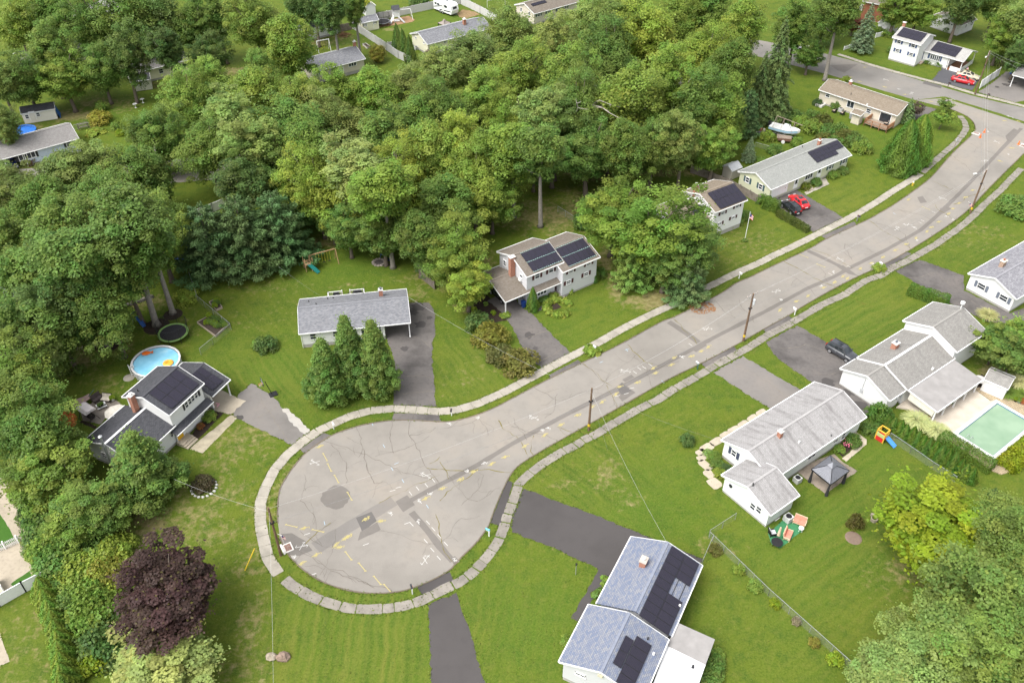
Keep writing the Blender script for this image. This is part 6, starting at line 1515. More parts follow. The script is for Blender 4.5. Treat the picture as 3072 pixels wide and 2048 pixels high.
# flat roofed porch
m = MB(); q = [P(*T(14, x, y),2.75)[:2] for x, y in ((1520,1010),(1865,1165),(1700,1620),(1290,1590))]; q_ = [P(*T(14, x, y),2.75)[:2] for x, y in ((1422,1225),(1778,1400))]
m.prism([q[0], q[1], q_[1], q_[0]],2.62,2.75); m.build('porch_roof', RF_FLAT, h13)
m = MB(); m.prism([q_[0], q_[1], q[2], q[3]],2.64,2.78); m.build('porch_roof', plain('white_membrane',(.66,.66,.655),.6,.3, var=.06), h13)
m = MB(); ins = lambda a, c, k=.04: a+(c - a)*k; cc_ = sum(q)/4; m.prism([ins(x, cc_) for x in q],.2,2.62); m.build('porch_wall', W_GREY, h13)
m = MB(); m.lathe([(.14,0),(.14,.05),(.06,.1),(.05,.3),(.12,.36),(.02,.5)],10,(*P(*T(14,1660,1425),2.75)[:2],2.78)); m.build('vent_pipe', SH_BLACK, h13)

# --- houses beyond the woodland
h14 = house('ranch_house', 'pale blue ranch with brown grey roof at the left edge',(90,340))
b14 = Blk(h14,2.9,1.5, W_BLUE, RF_BRNG, fr=V(8,1955,705), ang=36.5, L=22, depth=8.2, fnd=.4, wa=(12.3,21.7))
b14.win('F', V(8,670,1140),3.0,1.25, 'row4', SH_BLACK); b14.win('F', V(8,1715,835),1.1,1.1, 'hung', SH_BLACK); b14.chimney(V(8,165,790),.7,.55,1.3, 'F', cap=(.7,.68,.62), flue=None); b14.post(12.0,.4); b14.post(8.5,.4)
h15 = house('ranch_house', 'small beige ranch with grey roof and white door among the woods',(780,150))
b15 = Blk(h15,2.9,1.5, W_BEIGE, RF_GREY, fl=T(1,525,665), fr=T(1,1005,540), ang=35.2, depth=8.2, fnd=.7)
b15.win('F', T(1,590,665),.9,.8); b15.win('F', T(1,708,635),1.3,.7, 'slide'); b15.door('F', T(1,783,635),.95,2.0, WHITE); b15.win('F', T(1,885,590),2.0,1.0, 'row3'); b15.chimney(None,.6,.5,1.0, pos=b15.W(b15.L - .2,4.4,4.4), down=4.2, flue='white')
h16 = house('ranch_house', 'long pale yellow ranch with grey roof behind the white fence',(1040,90))
b16 = Blk(h16,2.9,1.5, W_YEL, RF_GREY, fl=T(1,1575,410), fr=T(1,2170,260), ang=34.5, depth=8.2, fnd=.4)
b16.win('F', T(1,1633,412),.9,.7); b16.win('F', T(1,1737,385),.9,.6); b16.win('F', T(1,1858,365),.6,1.3); b16.win('F', T(1,2095,290),1.5,.5, 'row3'); b16.win('L', T(1,1468,347),.9,.5, 'slide'); b16.win('L', T(1,1545,395),.9,.5, 'slide'); b16.chimney(T(1,1915,225),.7,.6,1.2, 'F', flue='white')
h17 = house('ranch_house', 'grey house with brown roof and one solar array at the top edge',(1280,20))
b17 = Blk(h17,2.9,1.5, W_BEIGE, RF_BROWN, fl=T(2,205,130), fr=T(2,600,10), ang=37, depth=8.2, fnd=.4)
b17.solar(T(2,300,5), T(2,190,62),2,4)
for x, y in ((245,135),(335,108),(430,85),(490,68)): b17.win('F', T(2, x, y),1.0,.9, 'hung', SH_TEAL)
b17.win('L', T(2,85,90),.8,1.0); b17.win('L', T(2,160,125),.8,1.0)
def hidden(label, px, ang, L, wall, roof, ze=2.9):
 h_ = house('ranch_house', label, px); bb = Blk(h_, ze,1.5, wall, roof, fl=px, ang=ang, L=L, depth=8.1)
 for k in range(3): bb.win('F',('#',2+k*(L - 4)/2,1.8),1.0,1.1)
 bb.chimney(None,.7,.5,.9, pos=bb.W(L*.4,4.6,4.2), down=1, flue=None); return bb
hidden('house with pale grey roof seen through the oaks at the top left',(50,150),36,16, W_CREAM, RF_BRNG)
hidden('grey roof showing through the trees near the top left edge',(180,40),36,14, W_WHITE, RF_WHITE)
hidden('pale yellow house with a dark roof behind the cream shed',(300,170),36,13, W_YEL, RF_BRNG)
hidden('white house with dark roof behind the grey stockade fence',(700,70),36,9, W_WHITE, RF_DARK)
hidden('grey roofed house hidden under the oaks at the left',(20,700),36,16, W_CREAM, RF_LAV)
hidden('white house glimpsed in the middle of the woodland',(840,400),36,14, W_WHITE, RF_BRNG)
hidden('house with grey roof glimpsed between the middle oaks',(960,320),36,15, W_WHITE, RF_LAV)
hidden('brown roofed house glimpsed in the tall woodland',(1400,200),36,13, W_BEIGE, RF_BROWN)
barn = house('barn', 'red brown wooden barn at the top right edge',(2020,10), 'barn')
bb_ = Blk(barn,4.5,2.4, mat_wall('barn_boards',(.22,.085,.05),.25), RF_BROWN, fl=T(3,870,15), ang=-30, L=8, depth=8, fnd=.1)
# sheds
def shed(label, px, ang, L, D, ze, rise, wall, roof, wins=(), door=None, cat='shed', name='garden_shed'):
 h_ = house(name, label, px, cat); return Blk(h_, ze, rise, wall, roof, fl=px, ang=ang, L=L, depth=D, e=.12, g=.1, fnd=.08)
s1 = shed('cream shed with a dark roof on the shaded lawn', T(0,1195,755),20,4.2,3.4,2.3,.8, W_CREAM, RF_DARK); s1.win('F', T(0,1288,757),.9,.8)
s2 = shed('weathered white shed with a blue tarpaulin at its end', T(0,190,1048),22,6.4,3.2,2.3,.8, mat_wall('stained_white_boards',(.66,.63,.57),.3), RF_DARK); s2.win('F', T(0,248,1073),.75,.9); s2.win('F', T(0,350,1052),.75,.9); s2.door('F', T(0,300,1068),1.0,1.8, MATS['stained_white_boards'])
s3 = shed('pale yellow shed with grey roof inside the white fence', T(1,970,215),30,4.6,3.2,2.3,.9, W_YEL, RF_GREY); s3.win('F', T(1,1000,232),.5,.6, 'slide', SH_BLACK,.12); s3.win('F', T(1,1092,208),.5,.6, 'slide', SH_BLACK,.12); s3.door('F', T(1,1048,235),1.6,1.9, W_YEL)
s4 = shed('small white shed with yellow mossy roof at the top', T(1,1100,50),120,3.4,3.0,2.3,1.1, W_WHITE, plain('mossy_roof',(.28,.27,.02),.9,.1, var=.4))
s5 = shed('white shed with dark roof beside the blue spruce', T(3,1130,235),50,3.6,3.2,2.5,1.3, W_WHITE, RF_DARK)
s6 = shed('white pool shed with mossy grey roof', V(4,1190,680),-40,3.1,3.1,2.2,.7, W_WHITE, RF_OLDG)
s7 = shed('small shed with white roof behind the sage ranch', V(3,130,1360),35,2.6,2.4,2.0,.7, W_BEIGE, plain('white_sheet_roof',(.62,.62,.62),.6))
# ------------------------------------------------------------------ street furniture, vehicles, garden things
WOOD_P = plain('pole_wood',(.16,.105,.07),.85,.15, var=.3, vs=2); BLACK = plain('black_plastic',(.018,.018,.02),.5,.3); STEEL = plain('galvanised_steel',(.42,.43,.44),.4,.5,.5); WIRE = plain('wire_grey',(.22,.22,.22),.5,.3); WIREW = plain('wire_pale',(.5,.5,.49),.5,.3)
def dirang(p0, p1): d = P(*p1) - P(*p0); return math.atan2(d[1], d[0])
# utility poles
POLES = {}
def pole(key, px, h, label, ang, arm=True, can=False, lamp=None, band=False):
 p = P(*px); t = local(thing('utility_pole', label, 'pole',(p[0], p[1],0), ang, 'utility poles along the street'))
 MB().tube([(0,0,-.1),(0,0, h*.5),(0,0, h)],[.17,.14,.11],10).build('pole', WOOD_P, t)
 if arm:
  MB().box((0,.12, h - .35),(2.3,.1,.12)).build('crossarm', plain('crossarm_wood',(.33,.30,.27),.8), t)
  for x in (-1.0,-.4,.4,1.0): MB().lathe([(.03,0),(.06,.05),(.04,.1),(.06,.14),(.02,.2)],8,(x,.12, h - .29)).build('insulator', plain('porcelain',(.5,.42,.38),.3,.5), t)
  for s_ in (-1,1): MB().bar((s_*.75,.12, h - .42),(0,.12, h - 1.0),.04).build('brace', STEEL, t)
 if can: MB().lathe([(.05,-.5),(.24,-.48),(.24,.32),(.2,.36),(.05,.4)],14,(.38,0, h - 1.5)).build('transformer', plain('transformer_grey',(.66,.68,.69),.4,.4), t)
 if lamp is not None:
  c, s_ = math.cos(lamp), math.sin(lamp); MB().tube([(0,0, h - .9),(c*.9, s_*.9, h - .5),(c*1.7, s_*1.7, h - .45)],.035,6).build('lamp_arm', STEEL, t)
  MB().box((c*1.95, s_*1.95, h - .47),(.6,.24,.14), lamp).build('lamp_head', plain('lamp_white',(.72,.72,.7),.4), t)
 MB().box((0,0, h*.7),(.5,.34,.14)).build('bracket', BLACK, t)
 if band: MB().lathe([(.178,.8),(.178,1.25)],10, cap=False).build('marker_band', plain('marker_yellow',(.6,.42,.03),.6), t)
 POLES[key] = (np.array([p[0], p[1],0.]), h, ang)
SA = R(36)
pole('a', T(13,230,395),8.2, 'weathered pole beside the turning circle drain', R(30), arm=False)
pole('b',(1352,988),7.4, 'brown pole without crossarm on the near verge', SA, arm=False, band=True)
pole('c',(1707,783),8.5, 'brown pole carrying a white transformer can', SA, can=True, band=True)
pole('d',(2228,490),8.4, 'pole with crossarm and street lamp on the bend of the street', R(50), lamp=R(140), band=True)
pole('e', T(3,1900,870),9.4, 'tall double armed pole at the crossing', R(60), lamp=R(170))
def wire(p0, p1, sag, label, r=.008, mat=WIRE, name='overhead_wire', n=14):
 pts = [p0+(p1 - p0)*k/n - np.array([0,0, sag*4*(k/n)*(1 - k/n)]) for k in range(n+1)]
 return setp(MB().tube(pts, r,4).build(name, mat, None, loc=tuple(p0)), label, 'wire', 'overhead wires')
def ptop(k, x=0., dz=-.15): p, h, a = POLES[k]; return p+np.array([math.cos(a)*x, math.sin(a)*x, h+dz])
for k0, k1, xs_w in (('a', 'b',(0,)),('b', 'c',(-.4,.6)),('c', 'd',(-1.0,1.0)),('d', 'e',(-1.0,1.0))):
 for x in xs_w: wire(ptop(k0, x if k0 not in 'ab' else 0), ptop(k1, x if k1 not in 'ab' else 0),.9, 'upper wire %s the %s span' % ('on the left of' if x < 0 else 'along', {'ab': 'turning circle', 'bc': 'lower street', 'cd': 'upper street', 'de': 'crossing'}[k0+k1]), mat=WIREW)
 wire(ptop(k0,0,-2.4), ptop(k1,0,-2.4),1.0, 'lower communication cable on the %s span' % {'ab': 'turning circle', 'bc': 'lower street', 'cd': 'upper street', 'de': 'crossing'}[k0+k1],.016)
wire(ptop('e',0), P(*T(3,2500,700),9),.4, 'wire leaving the picture at the top right', mat=WIREW)
wire(ptop('e',1), P(*T(3,2500,640),9),.4, 'second wire leaving the picture at the top right', mat=WIREW)
wire(ptop('b',0,-.6), b12.W(.2,6.5,3.3),.5, 'twisted service line from the pole to the long white ranch')
wire(ptop('b',0,-.7), b13.W(b13.L - .2,4.1,4.5),.7, 'twisted service line from the pole to the blue roofed house',.009, WIREW)
wire(ptop('b',0,-2.0), P(*T(10,880,995)),0, 'guy wire anchoring the pole in the lawn')
wire(ptop('a',0,-.6), P(628,1600,6.0),.4, 'service line hanging straight down to the bottom edge',.009, WIREW)
wire(ptop('a',0,-.6), P(400,1100,4.5),.4, 'service line from the turning circle pole to the yellow door house',.009, WIREW)
wire(P(640,612,5), b.W(4,6.0,3.9) if False else P(*T(5,600,1155),4.0),.2, 'thin line from the pines to the grey roofed ranch')
wire(P(*T(5,1400,1160),4.3), P(1265,862,6.5),.5, 'twisted service line right of the grey roofed ranch',.009, WIREW)
g_ = MB(); p0, p1 = P(*T(12,2250,535)), P(*T(12,2340,330),2.2); g_.bar(p0, p1,.09,.09); setp(g_.build('guy_guard', plain('marker_yellow',(.6,.42,.03),.6), None, loc=tuple(p0)), 'yellow guy wire guard on the lawn left of the turning circle', 'guard')

# mailboxes
def mailbox(px, rz, col, label, post=(.75,.75,.73), h=1.05, tilt=0):
 p = P(*px); t = local(thing('mailbox', label, 'mailbox',(p[0], p[1],0), rz, 'kerbside mailboxes')); pm = plain('post_%d' % int(post[0]*100), post,.6); cm = plain('mail_%d_%d' % (int(col[0]*100), int(col[2]*100)), col,.4,.4)
 m = MB(); m.box((0,0, h/2),(.11,.11, h)); m.box((.12,0, h - .12),(.5,.09,.08)); m.build('post', pm, t)
 pr = [(-.1,0),(-.1,.12),(-.07,.19),(0,.22),(.07,.19),(.1,.12),(.1,0)]
 MB().loft([[(x, y, h+z) for y, z in pr] for x in (-.1,.42)]).build('box', cm, t); MB().box((.435,0, h+.1),(.02,.19,.19)).build('door', cm, t)
 MB().box((.1,-.12, h+.17),(.03,.02,.18)).build('flag', plain('flag_red',(.5,.04,.03),.5), t)
WHT = (.74,.74,.72); BLK = (.03,.03,.035)
mailbox(T(7,243,1325), R(126), WHT, 'white mailbox by the driveway with the grey car'); mailbox(T(7,815,465), R(-54), BLK, 'black mailbox by the driveway with the red car',(.2,.2,.2)); mailbox(T(7,1032,905), R(126), WHT, 'white mailbox rising from a green shrub'); mailbox(T(6,2085,990), R(-54), WHT, 'white mailbox near the flagpole lawn')
mailbox(T(10,1703,255), R(126),(.6,.62,.62), 'grey mailbox on a dark green post',(.05,.12,.11)); mailbox(T(10,748,95), R(-54),(.7,.7,.72), 'white mailbox in a ring of hostas'); mailbox(T(9,715,805), R(-60), WHT, 'white mailbox left of the three pear trees at the curb'); mailbox(T(9,1797,680), R(-90), BLK, 'black mailbox on a white post by the long driveway')
mailbox(T(13,1438,750), R(110), BLK, 'black mailbox on a white post at the bottom of the circle'); mailbox(T(13,2142,220), R(150),(.12,.42,.5), 'turquoise mailbox on a white post'); mailbox(T(3,1650,805), R(-60), BLK, 'dark mailbox across the cross street by the red sedan',(.1,.08,.06)); mailbox(T(3,2008,910), R(-60), BLK, 'dark mailbox right of the tall double armed pole',(.1,.08,.06))
# hydrant, sign, cones, lamp post, hoop, flagpole
def hydrant(px):
 p = P(*px); t = local(thing('fire_hydrant', 'yellow fire hydrant with white cap on the verge', 'hydrant',(p[0], p[1],0), R(30))); y = plain('hydrant_yellow',(.6,.42,.05),.5,.4)
 MB().lathe([(.17,0),(.17,.06),(.12,.08),(.12,.55),(.16,.57),(.16,.62)],12).build('barrel', y, t); MB().lathe([(.15,.62),(.13,.72),(.06,.8),(.03,.86)],12).build('bonnet', WHITE, t)
 for a, b_ in (((-.24,0,.45),(.24,0,.45)),((0,-.24,.4),(0,.05,.4))): MB().tube([a, b_],.065,8).build('nozzle', y, t)
hydrant(T(7,1327,135))
t = local(thing('road_sign', 'grey back of a diamond road sign leaning on its post', 'sign', tuple(P(*T(3,1695,1395))), R(40))); MB().bar((0,0,0),(.25,0,2.9),.06).build('post', plain('sign_post',(.18,.14,.11),.7), t)
MB().add([(.25+.55*x,-.04+dy,2.5+.55*z) for dy in (0,.02) for x, z in ((0,-1),(1,0),(0,1),(-1,0))],[(0,1,2,3),(7,6,5,4),(0,4,5,1),(1,5,6,2),(2,6,7,3),(3,7,4,0)]).build('plate', plain('sign_back',(.55,.56,.57),.4,.4), t)
OR = plain('cone_orange',(.8,.16,.02),.6)
for px, l_ in ((T(3,1985,1218), 'orange traffic cone behind the storm drain'),(T(3,1948,1265), 'orange traffic cone in front of the storm drain'),(T(3,2300,1328), 'orange traffic cone near the right edge')):
 t = local(thing('traffic_cone', l_, 'cone', tuple(P(*px)),.3, 'traffic cones at the drains')); MB().box((0,0,.03),(.42,.42,.05)).build('base', OR, t); MB().lathe([(.17,.05),(.04,.85)],12).build('body', OR, t); MB().lathe([(.115,.38),(.088,.52)],12, cap=False).build('stripe', WHITE, t)
t = local(thing('lamp_post', 'slim grey lamp post on the lawn of the blue roofed house', 'lamp', tuple(P(*T(14,585,572))))); MB().tube([(0,0,0),(0,0,1.7)],.04,8).build('post', STEEL, t); MB().lathe([(.06,1.7),(.1,1.75),(.12,1.95),(.05,2.02)],8).build('lantern', BLACK, t)
p = P(*T(9,150,490)); t = local(thing('basketball_hoop', 'portable basketball hoop with black base by the grey driveway', 'basketball hoop',(p[0], p[1],0), R(-60)))
MB().loft([[(x, y, z) for x, y in ((-.45+i,-.4+i),(.45 - i,-.4+i),(.45 - i,.7 - i),(-.45+i,.7 - i))] for z, i in ((.02,0),(.16,.04),(.2,.1))]).build('base', BLACK, t); MB().bar((0,0,.1),(0,-.55,2.7),.09).build('pole', BLACK, t)
m = MB(); m.box((0,-.9,2.75),(1.15,.03,.75)); m.build('backboard', plain('acrylic',(.55,.6,.62),.1,.6), t)
for c_, s_ in (((0,-.92,3.11),(1.2,.05,.05)),((0,-.92,2.39),(1.2,.05,.05)),((-.58,-.92,2.75),(.05,.05,.75)),((.58,-.92,2.75),(.05,.05,.75))): MB().box(c_, s_).build('board_frame', BLACK, t)
MB().tube([(math.cos(a)*.23,-1.2+math.sin(a)*.23,2.5) for a in np.linspace(0,6.283,17)],.015,5, False).build('rim', plain('rim_orange',(.7,.15,.03),.5), t)
mn = MB(); [mn.bar((math.cos(a)*.22,-1.2+math.sin(a)*.22,2.49),(math.cos(a+.5)*.13,-1.2+math.sin(a+.5)*.13,2.1),.014) for a in np.linspace(0,6.0,10)]; setp(mn.build('net', WHITE, t), kind='stuff')
FL_R, FL_B = plain('flag_stripe_red',(.5,.05,.05),.8), plain('flag_canton_blue',(.04,.06,.2),.8)
def flag(t, o, w, h, dx=(1,0), stripes=7):
 for k in range(stripes): MB().add([(o[0]+dx[0]*w*f+.02*math.sin(f*5), o[1]+dx[1]*w*f+.04*math.sin(f*6), o[2] - h*(k+e)/stripes - f*f*.25*w) for e in (0,1) for f in (0,.33,.66,1)],[(0,1,5,4),(1,2,6,5),(2,3,7,6)]).build('flag_stripe', FL_R if k % 2 == 0 else WHITE, t)
 MB().add([(o[0]+dx[0]*w*f+.02*math.sin(f*5), o[1]+dx[1]*w*f+.04*math.sin(f*6) - .02, o[2] - h*e - f*f*.25*w+.004) for e in (0,.55) for f in (0,.2,.42)],[(0,1,4,3),(1,2,5,4)]).build('flag_canton', FL_B, t)
t = local(thing('flagpole', 'white flagpole with a drooping striped flag on the lawn', 'flagpole', tuple(P(*T(6,2140,630))))); MB().tube([(0,0,0),(0,0,5.2)],[.06,.04],8).build('pole', WHITE, t); MB().lathe([(.02,5.2),(.07,5.26),(.02,5.33)],8).build('finial', STEEL, t); flag(t,(.05,0,4.9),.9,.9,(.6,-.3))
for px, h_, l_ in ((T(13,235,215),1.9, 'striped flag hung on the pole beside the turning circle'),(T(7,1855,300),1.9, 'striped flag hung on the pole at the bend'),(V(1,395,790),2.2, 'striped flag on the porch of the split level across the cross street')):
 p = P(*px, h_); t = local(thing('hanging_flag', l_, 'flag', tuple(p))); MB().bar((-.4,0,.3),(.05,0,.05),.03).build('staff', WHITE, t); flag(t,(0,0,0),.55,.5,(.8,-.2))

# vehicles
TYRE = plain('tyre_rubber',(.02,.02,.02),.8,.2); RIM = plain('alloy_rim',(.5,.5,.52),.3,.6,.7); CGL = mat_glass('car_glass',(.03,.035,.04)); LRED = plain('tail_light',(.35,.015,.015),.25,.5); LWHT = plain('head_light',(.6,.62,.65),.15,.6)
def paint(name, col):
 if name in MATS: return MATS[name]
 t = NT(name,.25,.5); t.b.inputs['Coat Weight'].default_value = .6; t.b.inputs['Coat Roughness'].default_value = .06
 n = t.noise(t.coord('Object'),1.5,3); t.base(t.ramp(n,[(.3, mul(col,.9)),(.7, mul(col,1.08))])); MATS[name] = t.m; return t.m
def car(name, label, pos, rz, mat, kind='sedan', L=4.7, Wd=1.82, z=0.0):
 """x forward; body shell, cabin, glass, wheels, lights"""
 t = local(thing(name, label, 'car',(pos[0], pos[1], z), rz, 'parked cars')); w = Wd/2
 if kind == 'sedan': st = [(-.5,.72,.42,.72),(-.47,.86,.28,.93),(-.36,.97,.2,1.0),(-.2,1,.2,1.0),(.1,1,.2,.98),(.26,1,.2,.95),(.4,.95,.22,.84),(.47,.84,.26,.72),(.5,.66,.36,.6)]; belt = (-.40,.24,.99); top = (-.24,.06,1.44)
 else: st = [(-.5,.8,.45,.95),(-.485,.92,.32,1.08),(-.38,.98,.25,1.1),(-.2,1,.25,1.1),(.1,1,.25,1.08),(.25,1,.25,1.05),(.39,.96,.27,.97),(.47,.86,.32,.86),(.5,.7,.42,.72)]; belt = (-.475,.26,1.08); top = (-.40,.08,1.64)
 rings = []
 for x, ww, z0, z1 in st:
  q = w*ww; rings.append([(x*L, a*q, zz) for a, zz in ((-.86, z0),(-1, z0+.12),(-1.0, z0+(z1 - z0)*.55),(-.95, z1 - .08),(-.8, z1),(.8, z1),(.95, z1 - .08),(1.0, z0+(z1 - z0)*.55),(1, z0+.12),(.86, z0))])
 MB().loft(rings).build('body', mat, t, smooth=True)
 bx0, bx1, bz = belt; tx0, tx1, tz = top; r0 = [(bx0*L,-w*.86, bz - .04),(bx1*L,-w*.86, bz - .04),(bx1*L, w*.86, bz - .04),(bx0*L, w*.86, bz - .04)]; r1 = [(tx0*L,-w*.68, tz),(tx1*L,-w*.68, tz),(tx1*L, w*.68, tz),(tx0*L, w*.68, tz)]
 r2 = [(x*.9+.1*(tx0+tx1)/2*L, y*.86, tz+.045) for x, y, _ in r1]
 cb = MB().loft([r0, r1, r2]).build('cabin', mat, t)
 def pane(nm, a, b_, c, d, i0=.1, i1=.9, j0=.14, j1=.92):
  a, b_, c, d = map(np.array,(a, b_, c, d)); f = lambda u, v: (a*(1 - u)+b_*u)*(1 - v)+(d*(1 - u)+c*u)*v
  q = [f(i0, j0), f(i1, j0), f(i1, j1), f(i0, j1)]; n = np.cross(q[1] - q[0], q[3] - q[0]); n = n/np.linalg.norm(n); MB().add([x+n*.012 for x in q],[(0,1,2,3)]).build(nm, CGL, t)
 pane('windshield', r0[1], r0[2], r1[2], r1[1],.06,.94); pane('rear_window', r0[3], r0[0], r1[0], r1[3],.08,.92,.2)
 for i0, i1 in ((.08,.36),(.40,.62),(.66,.9)) if kind != 'sedan' else ((.2,.5),(.54,.88)):
  pane('side_window', r0[0], r0[1], r1[1], r1[0], i0, i1); pane('side_window', r0[2], r0[3], r1[3], r1[2],1 - i1,1 - i0)
 if kind == 'sedan' or True: MB().box((( tx0+tx1)/2*L+.15,0, tz+.05),(.75, w*.9,.02)).build('sunroof', CGL, t)
 rw = .33 if kind == 'sedan' else .36
 for x in (-.3,.3):
  for s_ in (-1,1):
   wh = MB().tube([(x*L, s_*(w - .2), rw),(x*L, s_*(w+.01), rw)], rw,18).build('wheel', TYRE, t)
   m = MB(); m.tube([(x*L, s_*(w - .02), rw),(x*L, s_*(w+.025), rw)], rw*.66,14); m.build('rim', RIM, wh)
 for s_ in (-1,1):
  MB().box((-.492*L, s_*w*.62,.82 if kind == 'sedan' else .98),(.1, w*.42,.14 if kind == 'sedan' else .26)).build('tail_light', LRED, t); MB().box((.478*L, s_*w*.62,.66 if kind == 'sedan' else .8),(.14, w*.4,.12)).build('headlight', LWHT, t)
  MB().box((.2*L, s_*(w+.06), bz+.03),(.12,.18,.13)).build('side_mirror', mat, t); MB().bar((bx0*L*.3, s_*(w*1.0),.82),(bx0*L*.3+.2, s_*w*1.0,.82),.03).build('door_handle', STEEL, t)
 MB().box((-.502*L,0,.62),(.03,.5,.14)).build('number_plate', WHITE, t); MB().box((.497*L,0,.5),(.04,.9,.16)).build('grille', BLACK, t)
 if kind != 'sedan':
  for s_ in (-1,1): MB().bar((tx0*L, s_*w*.62, tz+.09),(tx1*L, s_*w*.62, tz+.09),.05).build('roof_rail', BLACK, t)
 return t
def along(pa, pb, off=0.0):
 a, b_ = P(*pa), P(*pb); return (a+b_)/2, math.atan2(b_[1] - a[1], b_[0] - a[0])
p, a = along(T(7,235,245), T(7,335,330)); car('sedan_car', 'shiny red sedan beside the black car on the sage ranch driveway', P(*T(7,278,308)), a+math.pi, paint('red_paint',(.5,.015,.02)))
car('small_suv', 'black compact car next to the red sedan by the hedge', P(*T(7,205,365)), a+math.pi, paint('black_paint',(.012,.013,.016)), 'suv',4.3,1.8)
p, a = along(T(11,585,110), T(11,730,195)); car('suv_car', 'dark grey sport utility car on the driveway by the long roof', P(*T(11,670,125)), a, paint('graphite_paint',(.045,.048,.055)), 'suv',4.5,1.85)
p, a = along(T(3,1725,760), T(3,1860,790)); car('sedan_car', 'red sedan parked across the street in front of the beige one', P(*T(3,1785,760)), a, MATS['red_paint'], 'sedan',4.9); car('sedan_car', 'beige sedan parked behind the red one across the street', P(*T(3,1830,718)), a+.05, paint('beige_paint',(.5,.44,.32)), 'sedan',4.8)
car('suv_car', 'black sport utility car under the carport of the lit house', b3c.W(2.2,4.4), b3c.ang+math.pi/2+math.pi*0, MATS['black_paint'], 'suv',4.7,1.9)
car('sedan_car', 'dark blue car under the carport at the left edge', b14.W(9.6,2.6), b14.ang - math.pi/2, paint('navy_paint',(.015,.03,.16)), 'sedan',4.6)
car('suv_car', 'white car half seen under the trees by the cross street', P(*T(3,320,470)), R(140), paint('white_paint',(.7,.7,.7)), 'suv',4.6)
# travel trailer
p0, p1 = P(*V(2,1345,165)), P(*V(2,1480,215)); a = math.atan2(p1[1] - p0[1], p1[0] - p0[0]); u_ = np.array([math.cos(a), math.sin(a),0]); n_ = np.array([-u_[1], u_[0],0]); c_ = p1 - u_*3.0+n_*1.2
t = local(thing('travel_trailer', 'white travel trailer with black stripes parked on the lawn', 'trailer', tuple(c_), a)); TW = paint('trailer_white',(.78,.78,.78))
pr = [(-3.4,.55),(-3.4,3.0),(2.6,3.0),(3.2,2.6),(3.45,1.5),(3.2,.55)]
MB().loft([[(x, y, z) for x, z in pr] for y in (-1.2,1.2)]).build('body', TW, t); MB().box((-.3,0,.45),(6.0,2.2,.25)).build('chassis', BLACK, t)
for x, w_ in ((-2.6,.7),(-1.6,.9),(1.2,1.0)): MB().box((x,-1.21,2.1),(w_,.03,.5)).build('window', CGL, t)
MB().box((.2,-1.215,1.6),(.75,.03,1.9)).build('door', plain('trailer_door',(.6,.6,.6),.5), t); MB().box((3.30,0,2.05),(.12,1.3,.6), M=Matrix.Rotation(-.22,3, 'Y')).build('front_window', CGL, t)
MB().bar((-3.2,-1.212,1.2),(1.2,-1.212,2.4),.02,.2).build('stripe', BLACK, t); MB().bar((-1.2,-1.214,.9),(3.0,-1.214,1.2),.02,.25).build('stripe', BLACK, t)
for x in (-.9,-.05):
 for s_ in (-1,1): wh = MB().tube([(x, s_*1.0,.36),(x, s_*1.22,.36)],.36,14).build('wheel', TYRE, t); MB().tube([(x, s_*1.1,.36),(x, s_*1.235,.36)],.2,10).build('rim', RIM, wh)
for x in (-2,.2,1.6): MB().box((x,.2,3.1),(.6,.6,.22)).build('roof_unit', plain('roof_unit_grey',(.3,.3,.31),.5) if x < 1 else TW, t)
for s_ in (-.5,.5): MB().bar((3.1, s_,.5),(4.4,0,.5),.09).build('tow_bar', BLACK, t)
# boat on its trailer
p0, p1 = P(*V(3,1100,470)), P(*V(3,1580,600)); a = math.atan2(p1[1] - p0[1], p1[0] - p0[0]); p = (p0+p1)/2
t = local(thing('motor_boat', 'white motor boat with pale blue hull sides under a timber frame', 'boat', tuple(p), a)); BW = paint('gelcoat_white',(.75,.75,.74))
sec = [(-3.0,1.1,.75,1.75),(-1.5,1.15,.65,1.75),(.5,1.15,.65,1.8),(1.8,.85,.8,1.95),(2.6,.4,1.15,2.05),(3.0,.05,1.6,2.1)]
MB().loft([[(x,-w_, zt),(x,-w_*.85, zb+.35),(x,0, zb),(x, w_*.85, zb+.35),(x, w_, zt),(x,0, zt - .02)] for x, w_, zb, zt in sec]).build('hull', BW, t)
for s_ in (-1,1): MB().add([(x, s_*(w_+.012), z) for x, w_, zb, zt in sec[:5] for z in (zt - .12, zt - .55)],[(2*i,2*i+1,2*i+3,2*i+2) for i in range(4)]).build('hull_side', plain('hull_blue',(.30,.45,.55),.3,.4), t)
MB().loft([[(x, y*s_, z) for y in (1,) for x, y, z in ((-.3,-.5, zz),(.9,-.4, zz),(.9,.4, zz),(-.3,.5, zz))] for zz, s_ in ((1.7,1),(2.5,.8))]).build('console', BW, t); MB().box((.75,0,2.45),(.05,.9,.5)).build('windshield', CGL, t)
MB().loft([[(-3.25+x, y, z) for x, y in ((-.25,-.25),(.3,-.25),(.3,.25),(-.25,.25))] for z in (1.5,2.3)]).build('outboard_motor', BLACK, t)
MB().add([(-2.6,-.85,1.76),(-.5,-.9,1.77),(-.5,.9,1.77),(-2.6,.85,1.76)],[(0,1,2,3)]).build('cockpit_floor', plain('cockpit_grey',(.5,.5,.48),.7), t)
tim = plain('old_timber',(.30,.24,.19),.9)
MB().bar((-2.2,.3,3.6),(3.2,.1,3.1),.1).build('ridge_pole', tim, t)
for x in (-2.2,-.6,1.6):
 for s_ in (-1,1): MB().bar((x, s_*1.1,1.7),(x,.2,3.5 - (x+2.2)*.09),.06).build('frame_leg', tim, t)
